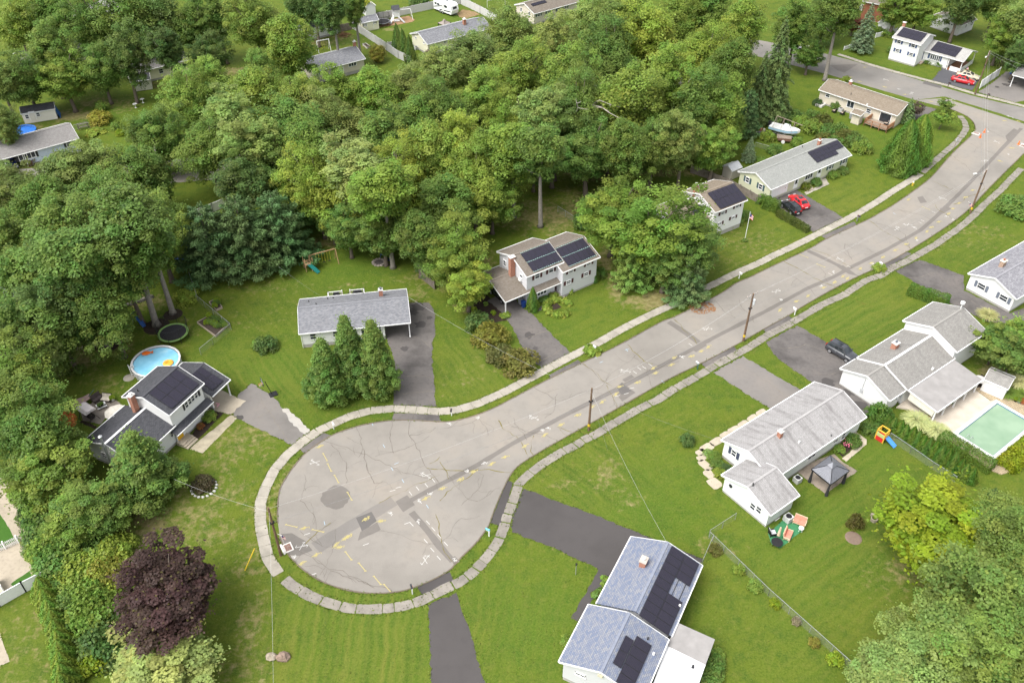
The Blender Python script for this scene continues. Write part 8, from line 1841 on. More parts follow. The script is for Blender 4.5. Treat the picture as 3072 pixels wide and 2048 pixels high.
for px, r, h_, c, l_, k in [
 (V(5,1980,800),1.0,1.5,'deep','round dark bush behind the pointed arborvitae','bush_a'),(V(5,1165,1180),1.0,.8,'yellow','broad leaved hosta left of the front steps','hosta'),(V(5,1000,1220),1.2,.6,'deep','low dark groundcover under the bow window','hosta'),(V(5,1415,1085),1.0,.8,'bright','broad leaved hosta right of the front steps','hosta'),(V(5,1655,910),.6,.8,'lime','lime green bush in front of the lower windows','bush_a'),(V(5,1530,960),.8,.5,'bright','low green plants along the lit house','hosta'),
 (T(5,2040,1440),2.0,2.6,'dark','spreading dark juniper beside the flower bed','bush_a'),(T(5,2150,1560),2.6,2.6,(.24,.22,.04),'broad yellow brown bush left of the lit house driveway','bush_a'),(T(9,2250,160),2.1,2.0,(.17,.17,.05),'olive brown bush below the yellow one by the driveway','bush_a'),(T(10,70,240),2.6,2.6,(.18,.17,.045),'large round reddish olive bush at the driveway corner','bush_a'),
 (T(5,2000,1290),.7,.6,'lime','lime hosta in the dark flower bed','hosta'),(T(5,2180,1315),.5,.5,'lime','small lime hosta near the carport post','hosta'),(T(5,2290,1335),1.0,.5,'yellow','yellow daylily clump by the carport post','hosta'),(T(5,2110,1230),.5,.4,'bright','green perennial in the dark flower bed','hosta'),
 (T(10,735,95),1.5,.8,'yellow','ring of yellow green hostas around a mailbox','hosta'),(T(7,1022,905),1.1,1.0,'yellow','yellow green shrub around a mailbox','bush_a'),(T(9,100,60),1.7,1.7,'dark','dark bush alone on the lawn left of the grey roofed ranch','bush_a'),(T(9,565,65),.7,.9,'bright','small bush at the corner of the grey roofed ranch','bush_a'),
 (T(8,1930,705),.95,1.2,'bright','round bright green bush in the mulch bed by the front windows','bush_a'),(T(8,1845,790),.5,.7,(.32,.16,.05),'orange flowering plant in the mulch bed','bush_b'),(T(8,1875,1330),1.35,1.5,(.10,.085,.045),'brownish rose bush inside a white edging ring','bush_a'),(T(4,1720,1190),1.8,1.8,'yellow','bright yellow bush beside the left back yard fence','bush_a'),
 (V(8,590,1340),.9,1.3,'dark','dark bush at the corner of the blue ranch','bush_a'),(V(8,800,1330),1.3,1.5,(.13,.07,.035),'reddish brown bush below the bow window of the blue ranch','bush_a'),(T(0,925,1130),2.2,2.6,'gold','round golden brown bush behind the garden bench','bush_a'),(T(0,945,1010),1.4,2.0,'bright','bright green bush at the wire gate','bush_a'),(T(0,1085,1190),1.3,1.8,'bright','green bush left of the woodland edge','bush_a'),(T(0,1110,1240),1.0,1.2,'lime','lime green low bush beside the woodland','bush_a'),(T(0,880,1225),2.4,.6,'yellow','bed of yellow green daylilies by the blue ranch','hosta'),
 (V(2,1210,710),1.2,1.5,(.17,.12,.07),'brown twiggy bush at the corner of the yellow ranch','bush_a'),(V(2,1090,60),2.8,2.4,'dark','dark bush behind the vinyl fence at the top','bush_a'),(T(7,340,165),1.0,1.3,(.16,.19,.02),'yellow green ball bush by the sage ranch door','bush_a'),(T(7,430,125),1.2,1.3,'deep','dark bush beside the steps of the sage ranch','bush_a'),(T(7,590,60),1.1,1.3,'bright','ball bush right of the sage ranch steps','bush_a'),(T(7,670,15),1.4,1.2,'deep','low bush at the corner windows of the sage ranch','bush_a'),
 (T(3,450,965),1.1,1.4,'blue','bluish bush at the left corner of the tan ranch','bush_a'),(T(3,625,995),1.1,1.6,'deep','bush with red blooms behind the tan ranch','bush_a'),(T(3,1130,485),1.1,1.4,'deep','ball bush at the left corner of the split level across the street','bush_a'),(T(3,1335,545),1.0,1.3,'deep','ball bush left of the brick steps across the street','bush_a'),(T(3,1465,580),1.0,1.2,'deep','ball bush under the bow window across the street, left','bush_a'),(T(3,1515,590),.9,1.2,'deep','ball bush under the bow window across the street, middle','bush_a'),(T(3,1568,610),1.0,1.2,'deep','ball bush under the bow window across the street, right','bush_a'),(T(3,715,750),1.1,1.2,'yellow','yellow bush behind the tan ranch chimney','bush_a'),(T(3,1090,330),1.8,1.6,'bright','bushes in front of the white shed','bush_a'),
 (T(7,2290,370),3.6,2.4,'deep','wide dark bush on the lawn at the right edge','bush_a'),(T(14,1865,360),.8,.9,(.2,.19,.05),'yellowish bush at the top of the long chain link fence','bush_a'),(T(14,2090,545),.7,1.0,'yellow','small yellow bush on the long chain link fence, upper','bush_a'),(T(14,2235,690),.9,1.1,'bright','flowering bush on the long chain link fence','bush_a'),(T(15,65,850),.65,1.0,'lime','small lime bush on the long chain link fence','bush_a'),(T(15,420,1210),.6,.9,'gold','golden sapling on the long chain link fence','bush_a'),(T(15,610,1370),.85,1.2,'lime','lime yellow bush near the lower end of the chain link fence','bush_a'),(T(15,255,1010),.5,.8,(.3,.26,.16),'dry twiggy bush on the chain link fence','bush_b'),
 (T(14,1840,1420),1.3,1.4,'deep','bush beside the white porch roof','bush_a'),(T(14,1870,1330),.9,1.0,'bright','small bush above the porch corner','bush_a'),(T(14,1800,1530),1.4,1.4,'deep','bush below the white porch roof at the edge','bush_a'),(T(14,500,1190),.7,.9,'bright','bush at the left wall of the blue roofed house','bush_a'),(T(14,800,770),1.0,.6,'deep','low green bed between the path and the blue roof','hosta'),(T(14,855,640),.8,.6,'bright','front end of the green bed with red blooms','hosta'),
 (V(3,950,620),1.5,1.9,'yellow','yellow green shrub left of the rusty trailer','bush_a'),(V(3,1650,760),1.3,1.8,'bright','bush right of the rusty trailer','bush_a'),(V(3,1130,930),1.6,1.8,'deep','flowering bush behind the sage ranch roof','bush_a'),(V(3,330,600),1.4,2.2,'dark','dark bush in the cluttered yard','bush_a'),(V(3,760,1130),1.2,1.0,'bright','low bush behind the sage ranch','bush_a'),(T(6,655,510),1.9,2.6,'dark','dark rounded bush left of the large street maple','bush_a'),
 (T(6,1880,545),1.2,1.1,'bright','low bush at the left front of the white split level','bush_a'),(T(6,1960,515),1.2,1.2,'lime','yellow green bush under the lower windows of the white split level','bush_a'),(T(6,2060,475),1.3,1.1,'bright','bush bed in front of the white split level','bush_a'),(T(6,2140,430),1.2,1.3,'deep','bush at the right corner of the white split level','bush_a'),(T(6,2140,645),.5,.5,'deep','small plant at the foot of the flagpole','bush_b'),
 (T(6,2310,295),1.5,1.7,'arb','dense bush at the end of the stockade fence','bush_a'),(T(15,790,130),.9,2.0,(.12,.11,.03),'small brownish green sapling on the right lawn','bush_a'),(T(1,1010,635),.5,.8,(.6,.35,.02),'orange flowers at the corner of the beige ranch','bush_b'),(T(12,175,62),.35,.5,'bright','small green tuft in the pea gravel','bush_b'),(T(9,15,40),.9,.9,'bright','bush at the end of the left wire fence','bush_a'),(V(4,850,770),.35,.4,'lime','small yellow green plant at the foot of the patio post','bush_b')]:
 shrub(px, r, h_, c, l_, k)
_hx = [(230,1110,2.0),(300,1160,1.9),(390,1120,2.2),(480,1160,2.3),(540,1250,2.1),(400,1210,2.2),(640,1230,2.0),(700,1300,2.2),(780,1330,2.2),(860,1390,2.0),(600,1350,2.0),(500,1330,2.0)]
for i,(x, y, r) in enumerate(_hx): shrub(T(3, x, y), r, r*1.15,['deep', 'bright', 'oak', 'gold'][i % 4] if i % 4 != 3 else (.13,.14,.03), 'leafy shrub in the overgrown hedge below the tan ranch lawn, %s from the boat' % ORD[i], group='overgrown hedge below the tan ranch')
for i,(x, y) in enumerate([(440,770),(480,870),(520,965),(555,1060),(580,1150),(605,1245),(620,1340),(635,1440),(640,1545),(645,1640)]): plant('arborvitae_b', T(12, x, y),3.4,1.5, 'arbl', 'light green arborvitae in the row at the bottom left, %s from the white fence' % ORD[i], 'arborvitae row at the bottom left', cat='shrub')
_ov = [(430,180,'deep'),(520,300,'oak'),(600,400,'deep'),(470,420,'bright'),(560,520,'deep'),(680,470,'bright'),(760,620,'yellow'),(880,560,'yellow'),(650,660,'deep'),(760,760,'bright'),(900,720,'yellow'),(850,870,'bright'),(700,880,'deep'),(950,980,'bright'),(850,1040,'bright'),(760,1130,'deep'),(700,560,'bright'),(1000,640,'gold'),(1020,480,'yellow'),(1100,400,'yellow'),(420,330,'dark'),(620,960,'oak'),(880,420,'deep'),(380,100,'dark'),(330,20,'dark')]
for i,(x, y, c) in enumerate(sorted(_ov, key=lambda q: q[1])): shrub(T(12, x, y),2.0+(i % 3)*.3,2.4+(i % 4)*.3, c, '%s bush in the thicket left of the purple maple, %s counted downwards' % ({'deep': 'deep green', 'oak': 'green', 'bright': 'bright green', 'yellow': 'yellow green', 'gold': 'golden', 'dark': 'dark green'}[c], ORD[i]), group='thicket left of the purple maple')
shrub(T(12,1000,1260),2.7,3.2, 'dark', 'dark vine covered mound below the purple maple')
shrub(T(12,870,1370),2.0,2.0, 'lime', 'lime leaved vines left of the dark mound')
for px, l_ in ((T(8,300,640),'left'),(T(8,590,730),'right'),(T(8,430,740),'middle'),(T(8,260,430),'top')): 
 p = P(*px,7.0); o = thing('dead_foliage', 'rust brown cluster of dead leaves on the maple, %s one' % l_, 'dead leaves', tuple(p),0, 'dead leaf clusters'); cr = share('leaves', PROTO['bush_a'][0], o,(0,0,-.5), sc=(1.3,1.3,1.6)); cr.color = (*GREENS['rust'],1)
for k,(c0, n) in enumerate(((V(5,1250,1370),12),)):
 c = P(*c0)
 for j in range(n): a = .6+j*5.2/n; plant('hosta', c0,.7,.75, 'yellow', 'yellow green hosta in the ring bed on the lit house lawn, %s around the ring' % ORD[j], 'hostas of the ring bed').location = (c[0]+math.cos(a)*1.9, c[1]+math.sin(a)*1.9,0)
sheet('mulch_bed',[V(5,1120,1290),V(5,1250,1270),V(5,1300,1340),V(5,1180,1400)],.012, MATS['dark_mulch'], jit=.2, label='mulch inside the ring of hostas')
def flowers(px, r, n, col, label, z=.5):
 m = MB(); c = P(*px)
 for _ in range(n): a = random.uniform(0,6.28); d = r*math.sqrt(random.random()); m.lathe([(.01,0),(.07,.03),(.05,.09),(.01,.1)],5,(c[0]+math.cos(a)*d, c[1]+math.sin(a)*d, z+random.uniform(-.1,.15)))
 setp(m.build('flowers', plain('bloom_%d_%d' % (int(col[0]*100), int(col[2]*100)), col,.7), None, loc=tuple(c)), label, kind='stuff')
flowers(T(11,705,960),.8,34,(.75,.2,.3), 'pink blooms behind the long white ranch',.55); flowers(T(8,1990,610),.5,18,(.7,.35,.42), 'pink potted blooms on the concrete pad'); flowers(V(5,1728,840),.4,20,(.7,.08,.03), 'red blooms in front of the lower windows',.9); flowers(V(5,1140,965),.35,18,(.6,.05,.06), 'red hanging basket by the front door',2.0); flowers(V(5,1335,1030),.25,12,(.75,.25,.05), 'orange blooms beside the steps',.9)

# stepping stones round the long white ranch
st = setp(thing('stepping_stones', None, None, P(*T(10,1870,920))), 'irregular pale stepping stones round the long white ranch', kind='structure')
for x, y, rx, ry in [(2290,655,.8,.5),(2210,705,.8,.5),(2125,760,.9,.5),(2040,810,.9,.5),(1960,860,.8,.5),(1875,920,1.0,.55),(1790,975,1.0,.6),(1735,1018,.65,.5),(1740,1068,.65,.45),(1775,1135,.55,.9),(1812,1215,.6,.7),(1860,1305,.75,.9)]:
 p = P(*T(10, x, y)); ca, sa = math.cos(R(36)), math.sin(R(36)); MB().prism([(p[0]+ca*a*rx*k - sa*b_*ry*k, p[1]+sa*a*rx*k+ca*b_*ry*k) for a, b_ in ((-1,-.7),(-.6,-1),(.7,-1),(1,-.5),(1,.7),(.5,1),(-.7,1),(-1,.5)) for k in (random.uniform(.88,1.05),)],-.02,.04).build('stone', CONC_PALE, st)
# pots, bins, small furniture
TERRA = plain('terracotta',(.36,.16,.09),.8)
def pot(px, s, label, potm, leaf='deep', z=0.0):
 p = P(px[0], px[1], z); t = local(thing('potted_plant', label, 'plant pot', tuple(p))); MB().lathe([(.14*s,0),(.2*s,.3*s),(.22*s,.32*s),(.2*s,.33*s)],12).build('pot', potm, t); o = share('foliage', PROTO['bush_a'][0], t,(0,0,.28*s), sc=(.3*s,.3*s,.4*s)); o.color = (*GREENS[leaf],1)
for px, s_, l_, m_, c_ in ((T(11,1740,482),1.0,'small terracotta pot by the patio post',TERRA,'lime'),(T(11,1672,585),1.4,'pale pot with a dark plant in the middle of the deck',plain('pale_pot',(.55,.45,.38),.8),'dark'),(T(11,1548,612),1.2,'white pot with orange flowers on the deck',WHITE,'rust'),(T(11,1480,690),1.2,'terracotta pot beside the pampas grass',TERRA,'dark'),(V(4,1920,1200),1.0,'dark pot with lime leaves on the terrace',BLACK,'lime'),(V(4,2005,1230),1.2,'green pot on the terrace',plain('green_pot',(.2,.26,.2),.6),'bright'),(V(4,2095,1260),1.3,'brown pot with coral flowers on the terrace',TERRA,'rust'),(V(5,1325,1060),1.2,'white urn with a spiky plant by the front steps',WHITE,'bright')): pot(px, s_, l_, m_, c_,.22 if s_ and px[1] > 860 and px[0] > 2000 else 0)
def bin_(px, col, label, rz=0.0, h=1.05):
 p = P(*px); t = local(thing('wheeled_bin', label, 'bin', tuple(p), rz, 'wheeled bins')); mm = plain('bin_%d' % int(col[2]*100), col,.5)
 MB().loft([[(x*w_, y*w_, z) for x, y in ((-.26,-.3),(.26,-.3),(.26,.3),(-.26,.3))] for z, w_ in ((.06,.82),(h - .1,1.05),(h - .06,1.15))]).build('body', mm, t); MB().box((0,.02, h),(.62,.7,.08)).build('lid', mm, t); [MB().tube([(x,.3,.1),(x+.06,.3,.1)],.1,10).build('wheel', BLACK, t) for x in (-.28,.22)]; MB().bar((-.25,.38, h - .1),(.25,.38, h - .1),.04).build('handle', mm, t)
BB, GB = (.02,.06,.26),(.3,.31,.33)
bin_(V(5,640,1340), BB, 'dark blue wheeled bin by the carport of the lit house',.5); bin_(V(5,590,1290), GB, 'grey wheeled bin behind the blue one under the carport',.5); bin_(T(3,840,1115), BB, 'blue wheeled bin behind the tan ranch',-.7); bin_(T(3,757,1090), GB, 'grey wheeled bin behind the tan ranch',-.7); bin_(V(1,910,870),(.03,.12,.5), 'bright blue bin by the far carport',-.7)
def ac_unit(px, label, rz=0.6, s=1.0):
 t = local(thing('air_conditioner', label, 'air conditioner', tuple(P(*px)), rz)); MB().box((0,0,.38*s),(.8*s,.8*s,.72*s)).build('casing', plain('ac_casing',(.55,.55,.53),.5), t); MB().lathe([(.33*s,.745*s),(.3*s,.78*s),(.05,.79*s)],16).build('fan_grille', BLACK, t)
 for k in range(5): MB().box((0,-.405*s,.15*s+k*.12*s),(.7*s,.02,.05)).build('louvre', plain('ac_louvre',(.35,.35,.34),.5), t)
ac_unit(V(2,1045,625), 'grey air conditioner at the end of the yellow ranch'); ac_unit(T(3,665,1025), 'tan air conditioner between the patio chairs',-.7); ac_unit(T(11,265,1285), 'white air conditioner by the wing of the long ranch'); ac_unit(T(15,180,75), 'white heat pump on the green mat by the wing',.6,1.1)
CORAL = plain('coral_cushion',(.62,.24,.17),.9); WICK = plain('wicker_cream',(.55,.45,.30),.8)
def lounge(px, rz, label, cush, frame, double=False, name='lounge_chair', s=1.0, z=0):
 t = local(thing(name, label, 'chair', tuple(P(px[0], px[1], z)), rz, 'garden chairs')); w_ = (1.3 if double else .65)*s
 MB().box((0,0,.3*s),(w_+.1,.75*s,.12)).build('seat', frame, t); MB().box((0,.38*s,.65*s),(w_+.1,.1,.75*s), M=Matrix.Rotation(-.25,3, 'X')).build('backrest', frame, t)
 for x in (-w_/2 - .05, w_/2+.05): MB().box((x,0,.5*s),(.1,.75*s,.08)).build('armrest', frame, t)
 for x in (-w_/2, w_/2):
  for y in (-.32*s,.32*s): MB().box((x, y,.22*s),(.07,.07,.44*s)).build('leg', frame, t)
 for k in range(2 if double else 1): MB().box(((k - .5)*w_/2 if double else 0,-.03,.42*s),(w_/(2.1 if double else 1.05),.66*s,.12)).build('cushion', cush, t); MB().box(((k - .5)*w_/2 if double else 0,.33*s,.72*s),(w_/(2.1 if double else 1.05),.1,.5*s), M=Matrix.Rotation(-.25,3, 'X')).build('back_cushion', cush, t)
 return t
sheet('outdoor_carpet',[T(15,0,190),T(15,150,60),T(15,340,150),T(15,110,330),T(15,30,290)],.012, plain('green_carpet',(.05,.20,.09),.95), label='green outdoor carpet beside the wing')
lounge(T(15,285,105), R(-30), 'wicker double chair with coral cushions near the heat pump', CORAL, WICK, True); lounge(T(15,180,225), R(60), 'wicker double chair with coral cushions on the green carpet', CORAL, WICK, True); lounge(T(15,35,205), R(100), 'grey cushioned garden chair against the wing', plain('grey_cushion',(.5,.52,.53),.9), BLACK)
lounge(T(3,605,1035), R(-140), 'tan folding patio chair left of the air conditioner', plain('tan_sling',(.42,.34,.27),.8), BLACK); lounge(T(3,680,1055), R(-140), 'tan folding patio chair right of the air conditioner', MATS['tan_sling'], BLACK); lounge(T(3,1080,1150), R(-120), 'tan sling chair on the wooden deck', MATS['tan_sling'], BLACK, z=.6)
def round_table(px, r, h, label, top, leg, z=0.0):
 t = local(thing('round_table', label, 'table', tuple(P(px[0], px[1], z)))); MB().lathe([(r*.97, h - .03),(r, h),(r*.97, h+.03),(.02, h+.03)],24).build('tabletop', top, t); [MB().bar((math.cos(a)*r*.6, math.sin(a)*r*.6, h),(math.cos(a)*r*.8, math.sin(a)*r*.8,0),.05).build('leg', leg, t) for a in (.4,2.0,3.5,5.1)]
round_table(V(4,1060,780),.85,.72, 'round white garden table beside the pool shed', plain('table_white',(.6,.58,.55),.5), WHITE); round_table(T(15,298,170),.3,.5, 'small white side table beside the coral chair', WHITE, WHITE); round_table(T(15,75,300),.65,.55, 'round black fire table on the green carpet', BLACK, BLACK)
t = local(thing('garden_umbrella', 'folded beige umbrella standing on the green carpet', 'umbrella', tuple(P(*T(15,85,250))))); MB().tube([(0,0,0),(0,0,2.3)],.025,6).build('pole', STEEL, t); MB().lathe([(.2,.8),(.16,1.4),(.1,2.1),(.02,2.3)],10).build('canopy', plain('beige_canvas',(.55,.45,.32),.9), t)
# toy playhouse
t = local(thing('toy_playhouse', 'yellow and red plastic toy playhouse with blue slide', 'playhouse', tuple(P(*T(11,1035,895))), R(-50))); YL, RD, BL_, GN = plain('toy_yellow',(.7,.42,.05),.4), plain('toy_red',(.55,.03,.03),.4), plain('toy_blue',(.08,.28,.65),.4), plain('toy_green',(.42,.5,.2),.4)
for x in (-.55,.55):
 for y in (-.5,.5): MB().box((x, y,.85),(.12,.12,1.7)).build('corner_post', YL, t)
for c_, s_ in (((0,-.5,1.68),(1.2,.12,.12)),((0,.5,1.68),(1.2,.12,.12)),((-.55,0,1.68),(.12,1.0,.12)),((.55,0,1.68),(.12,1.0,.12))): MB().box(c_, s_).build('top_rail', YL, t)
MB().box((0,-.5,.35),(1.1,.06,.7)).build('lower_wall', RD, t); MB().box((0,-.5,1.0),(1.1,.06,.55)).build('upper_wall', GN, t); MB().box((-.55,0,.5),(.06,1.0,1.0)).build('side_wall', GN, t); MB().box((.1,0,.75),(1.2,1.0,.08)).build('platform', RD, t); MB().box((.62,0,1.1),(.08,.7,.5)).build('arch', YL, t)
m = MB(); m.bar((.65,0,.78),(2.0,0,.1),.55,.06); [m.bar((.65, s_*.28,.85),(2.0, s_*.28,.17),.06,.16) for s_ in (-1,1)]; m.build('slide', BL_, t)
# boulders, bird bath, fire pit, garden beds
def rock(px, r, h, label, col, seed, name='boulder', parent=None, group=None, loc=None):
 g = np.random.default_rng(seed); p = P(*px) if loc is None else np.array(loc); m = MB(); rings = []
 for z, k in ((0,.95),(.35,1.0),(.7,.78),(1.0,.35)): rings.append([(p[0]+r*k*math.cos(a)*g.uniform(.8,1.15), p[1]+r*.8*k*math.sin(a)*g.uniform(.8,1.15), p[2]+h*z*g.uniform(.85,1.05)) for a in np.linspace(0,2*math.pi,9)[:-1]])
 m.loft(rings); mt = plain('rock_%d' % int(col[0]*100), col,.9,.15, var=.35, vs=2.5)
 return m.build(name, mt, parent) if parent else setp(m.build(name, mt, None, loc=tuple(p)), label, 'boulder', group)
rock(T(13,140,1330),.62,.6, 'grey and tan boulder on the bottom lawn, left one',(.34,.29,.22),3, group='two boulders'); rock(T(13,252,1338),.72,.8, 'pinkish brown boulder on the bottom lawn, right one',(.26,.19,.15),5, group='two boulders')
def ring(px, r, n, s, name, label, cat, col, h=.3):
 p = P(*px); t = thing(name, label, cat, tuple(p))
 for k in range(n): a = k*6.283/n; rock(None, s, h, None, col, k+40, 'stone', t, loc=(p[0]+math.cos(a)*r, p[1]+math.sin(a)*r,0))
 return t
t = ring(T(5,1132,845),.95,12,.3, 'fire_pit', 'round stone fire pit on the back lawn', 'fire pit',(.24,.21,.18)); MB().lathe([(.8,.05),(.05,.06)],16, P(*T(5,1132,845)), cap=False).build('ash', plain('ash_grey',(.09,.08,.075),.95), t)
ring(T(8,1875,1345),1.45,18,.2, 'edging_ring', 'ring of white edging blocks around the rose bush', 'edging',(.55,.54,.52),.2)
t = local(thing('bird_bath', 'small stone well planter on the right lawn', 'planter', tuple(P(*T(15,970,75))))); MB().lathe([(.4,0),(.42,.45),(.3,.46),(.3,.2)],10, cap=False).build('basin', plain('planter_stone',(.3,.26,.2),.9), t); MB().box((0,.35,.6),(.7,.25,.35)).build('hood', MATS['planter_stone'], t)
m = MB(); p = P(*T(15,785,235)); m.lathe([(.95,0),(.8,.06),(.05,.1)],18, p); setp(m.build('mulch_ring', plain('grey_mulch',(.18,.13,.1),.95), None, loc=tuple(p)), 'round mulch bed under the brownish sapling', 'mulch bed')
for px, l_ in ((T(0,1315,945), 'white bird bath on the shaded lawn, right one'),(T(0,1248,990), 'white bird bath on the shaded lawn, left one')): t = local(thing('bird_bath', l_, 'bird bath', tuple(P(*px)))); MB().lathe([(.25,0),(.1,.1),(.08,.7),(.15,.75)],10).build('pedestal', plain('bath_stone',(.5,.5,.48),.8), t); MB().lathe([(.1,.75),(.45,.85),(.42,.87),(.05,.8)],16, cap=False).build('basin', MATS['bath_stone'], t)
def adirondack(px, rz, label, col):
 t = local(thing('garden_chair', label, 'chair', tuple(P(*px)), rz, 'chairs by the fire pit')); mm = plain('chair_%d' % int(col[2]*100), col,.6); MB().box((0,0,.35),(.6,.6,.05), M=Matrix.Rotation(.15,3, 'X')).build('seat', mm, t)
 for k in range(5): MB().box((-.24+k*.12,.38,.75),(.1,.03,.85 - abs(k - 2)*.08), M=Matrix.Rotation(-.3,3, 'X')).build('back_slat', mm, t)
 for s_ in (-1,1): MB().box((s_*.36,0,.55),(.14,.75,.04)).build('armrest', mm, t); MB().box((s_*.34,-.3,.27),(.06,.08,.55)).build('leg', mm, t); MB().box((s_*.34,.32,.2),(.06,.08,.4)).build('leg', mm, t)
adirondack(T(5,1168,785), R(170), 'blue slatted garden chair behind the fire pit',(.05,.1,.25)); adirondack(T(5,1225,838), R(100), 'dark blue slatted chair with a bright towel by the oak trunk',(.05,.07,.2))
for px, l_, c_ in ((T(8,745,85), 'pale wooden lounge chair by the round planter, left one',(.4,.34,.28)),(T(8,855,60), 'grey wooden lounge chair by the round planter, right one',(.33,.3,.27)),(T(8,765,40), 'black lounge chair behind the round planter',(.03,.03,.03))): adirondack(px, R(200) if 'left' in l_ else R(150), l_, c_)
def bed(cs, label, h=.35, n=5, wood=(.36,.30,.24), leaf='bright'):
 C = [P(*c) for c in cs]; ctr = sum(C)/len(C); t = thing('raised_bed', label, 'garden bed', tuple(ctr)); wm = plain('bed_wood_%d' % int(wood[0]*100), wood,.9)
 for a, b_ in zip(C, C[1:]+C[:1]): MB().bar(a + [0,0, h/2], b_ + [0,0, h/2],.08, h).build('side_board', wm, t)
 m = MB(); m.add([(*c[:2], h*.8) for c in C],[tuple(range(len(C)))]); m.build('soil', plain('bed_soil',(.06,.045,.035),.95), t)
 for k in range(n): f = random.random(); g_ = random.random(); q = C[0]*(1 - f)*(1 - g_)+C[1]*f*(1 - g_)+C[2]*f*g_+C[3]*(1 - f)*g_; o = share('plant', PROTO['bush_a'][0], t, tuple(q - ctr + [0,0, h*.8]), sc=(.45,.45,.7)); o.color = (*GREENS[random.choice(['bright', 'lime', 'deep'])],1)
bed([V(2,370,570), V(2,410,560), V(2,468,600), V(2,425,618)], 'white edged raised bed behind the beige ranch', n=0, wood=(.5,.48,.44)); bed([T(4,1925,1220), T(4,1985,1190), T(4,2045,1265), T(4,1990,1290)], 'small raised vegetable bed right of the fence'); bed([T(4,1815,1405), T(4,1915,1350), T(4,2100,1420), T(4,1985,1530)], 'larger fenced vegetable bed inside the fence corner', n=16)
# swing sets
LUM = plain('swing_timber',(.38,.24,.13),.8)
def swing(A, B_, h, legm, beamm, label, seats, splay=.9, slide=None, name='swing_set'):
 a, b_ = P(*A), P(*B_); t = thing(name, label, 'swing set', tuple((a+b_)/2),0, 'swing sets'); d = (b_ - a)/np.linalg.norm(b_ - a); n = np.array([-d[1], d[0],0]); z = np.array([0,0, h])
 MB().bar(a - d*.1+z, b_+d*.1+z,.12,.14).build('beam', beamm, t)
 for e_ in (a, b_):
  for s_ in (-1,1): MB().bar(e_+n*s_*splay, e_+z,.1,.1).build('leg', legm, t)
 L = np.linalg.norm(b_ - a)
 for f, m_ in seats:
  q = a+d*L*f
  for s_ in (-.22,.22): MB().bar(q+d*s_+z, q+d*s_ + [0,0,.5],.025).build('rope', m_, t)
  MB().bar(q - d*.25 + [0,0,.48], q+d*.25 + [0,0,.48],.2,.04).build('swing_seat', BLACK, t)
 if slide is not None:
  e_, f_, col = slide; m = MB(); m.bar(e_, f_,.5,.05); sd = np.cross((f_ - e_)/np.linalg.norm(f_ - e_),[0,0,1]); sd = sd/np.linalg.norm(sd); [m.bar(e_+sd*s_*.27 + [0,0,.08], f_+sd*s_*.27 + [0,0,.08],.05,.18) for s_ in (-1,1)]; m.build('slide', col, t)
 return t, d, n
YR = plain('rope_yellow',(.6,.5,.05),.6)
a0, a1 = P(*T(5,500,900)), P(*T(5,740,830)); t, d, n = swing(T(5,505,895), T(5,745,830),2.4, LUM, LUM, 'wooden swing set with green slide below the woodland',((.3, YR),(.52, YR),(.72, YR)), slide=None)
q = a0 - d*.2
for s0 in (0,1.2):
 for s_ in (-.6,.6): p_ = q+d*(s0 - .6)+n*s_; MB().bar(p_, p_ + [0,0,2.4],.1).build('tower_post', LUM, t)
for z in (1.2,1.7): MB().box(q + [0,0, z],(1.3,1.3,.06) if z < 1.5 else (1.3,.06,.1), math.atan2(d[1], d[0])).build('tower_floor', LUM, t)
m = MB(); e_ = q - n*.6 + [0,0,1.25]; f_ = P(*T(5,575,945)) + [0,0,.15]; m.bar(e_, f_,.5,.06); [m.bar(e_+d*s_*.27 + [0,0,.1], f_+d*s_*.27 + [0,0,.1],.06,.2) for s_ in (-1,1)]; m.build('slide', plain('slide_green',(.02,.18,.16),.4), t)
swing(T(4,1090,1480), T(4,1290,1400),2.2, plain('swing_navy',(.06,.08,.13),.5), MATS['swing_navy'], 'dark metal swing set with blue slide in the left back yard',((.25, STEEL),(.42, STEEL),(.65, STEEL)), slide=(P(*T(4,1275,1400)) + [0,0,1.3], P(*T(4,1330,1440)) + [0,0,.15], plain('slide_blue',(.03,.1,.32),.4)))
t = local(thing('saucer_swing', 'yellow ringed saucer swing beside the metal swing set', 'swing', tuple(P(*T(4,1035,1475),.4)))); MB().tube([(math.cos(a)*.55, math.sin(a)*.55,0) for a in np.linspace(0,6.283,25)],.05,6, False).build('ring', plain('ring_yellow',(.55,.42,.06),.6), t); MB().lathe([(.52,-.01),(.02,-.06)],20, cap=False).build('net', BLACK, t); [MB().bar((s_*.5,0,0),(s_*.2,0,2.2),.02).build('rope', STEEL, t) for s_ in (-1,1)]
swing(T(1,570,480), T(1,680,460),2.6, WHITE, WHITE, 'white frame swing behind the beige ranch',((.5, YR),))
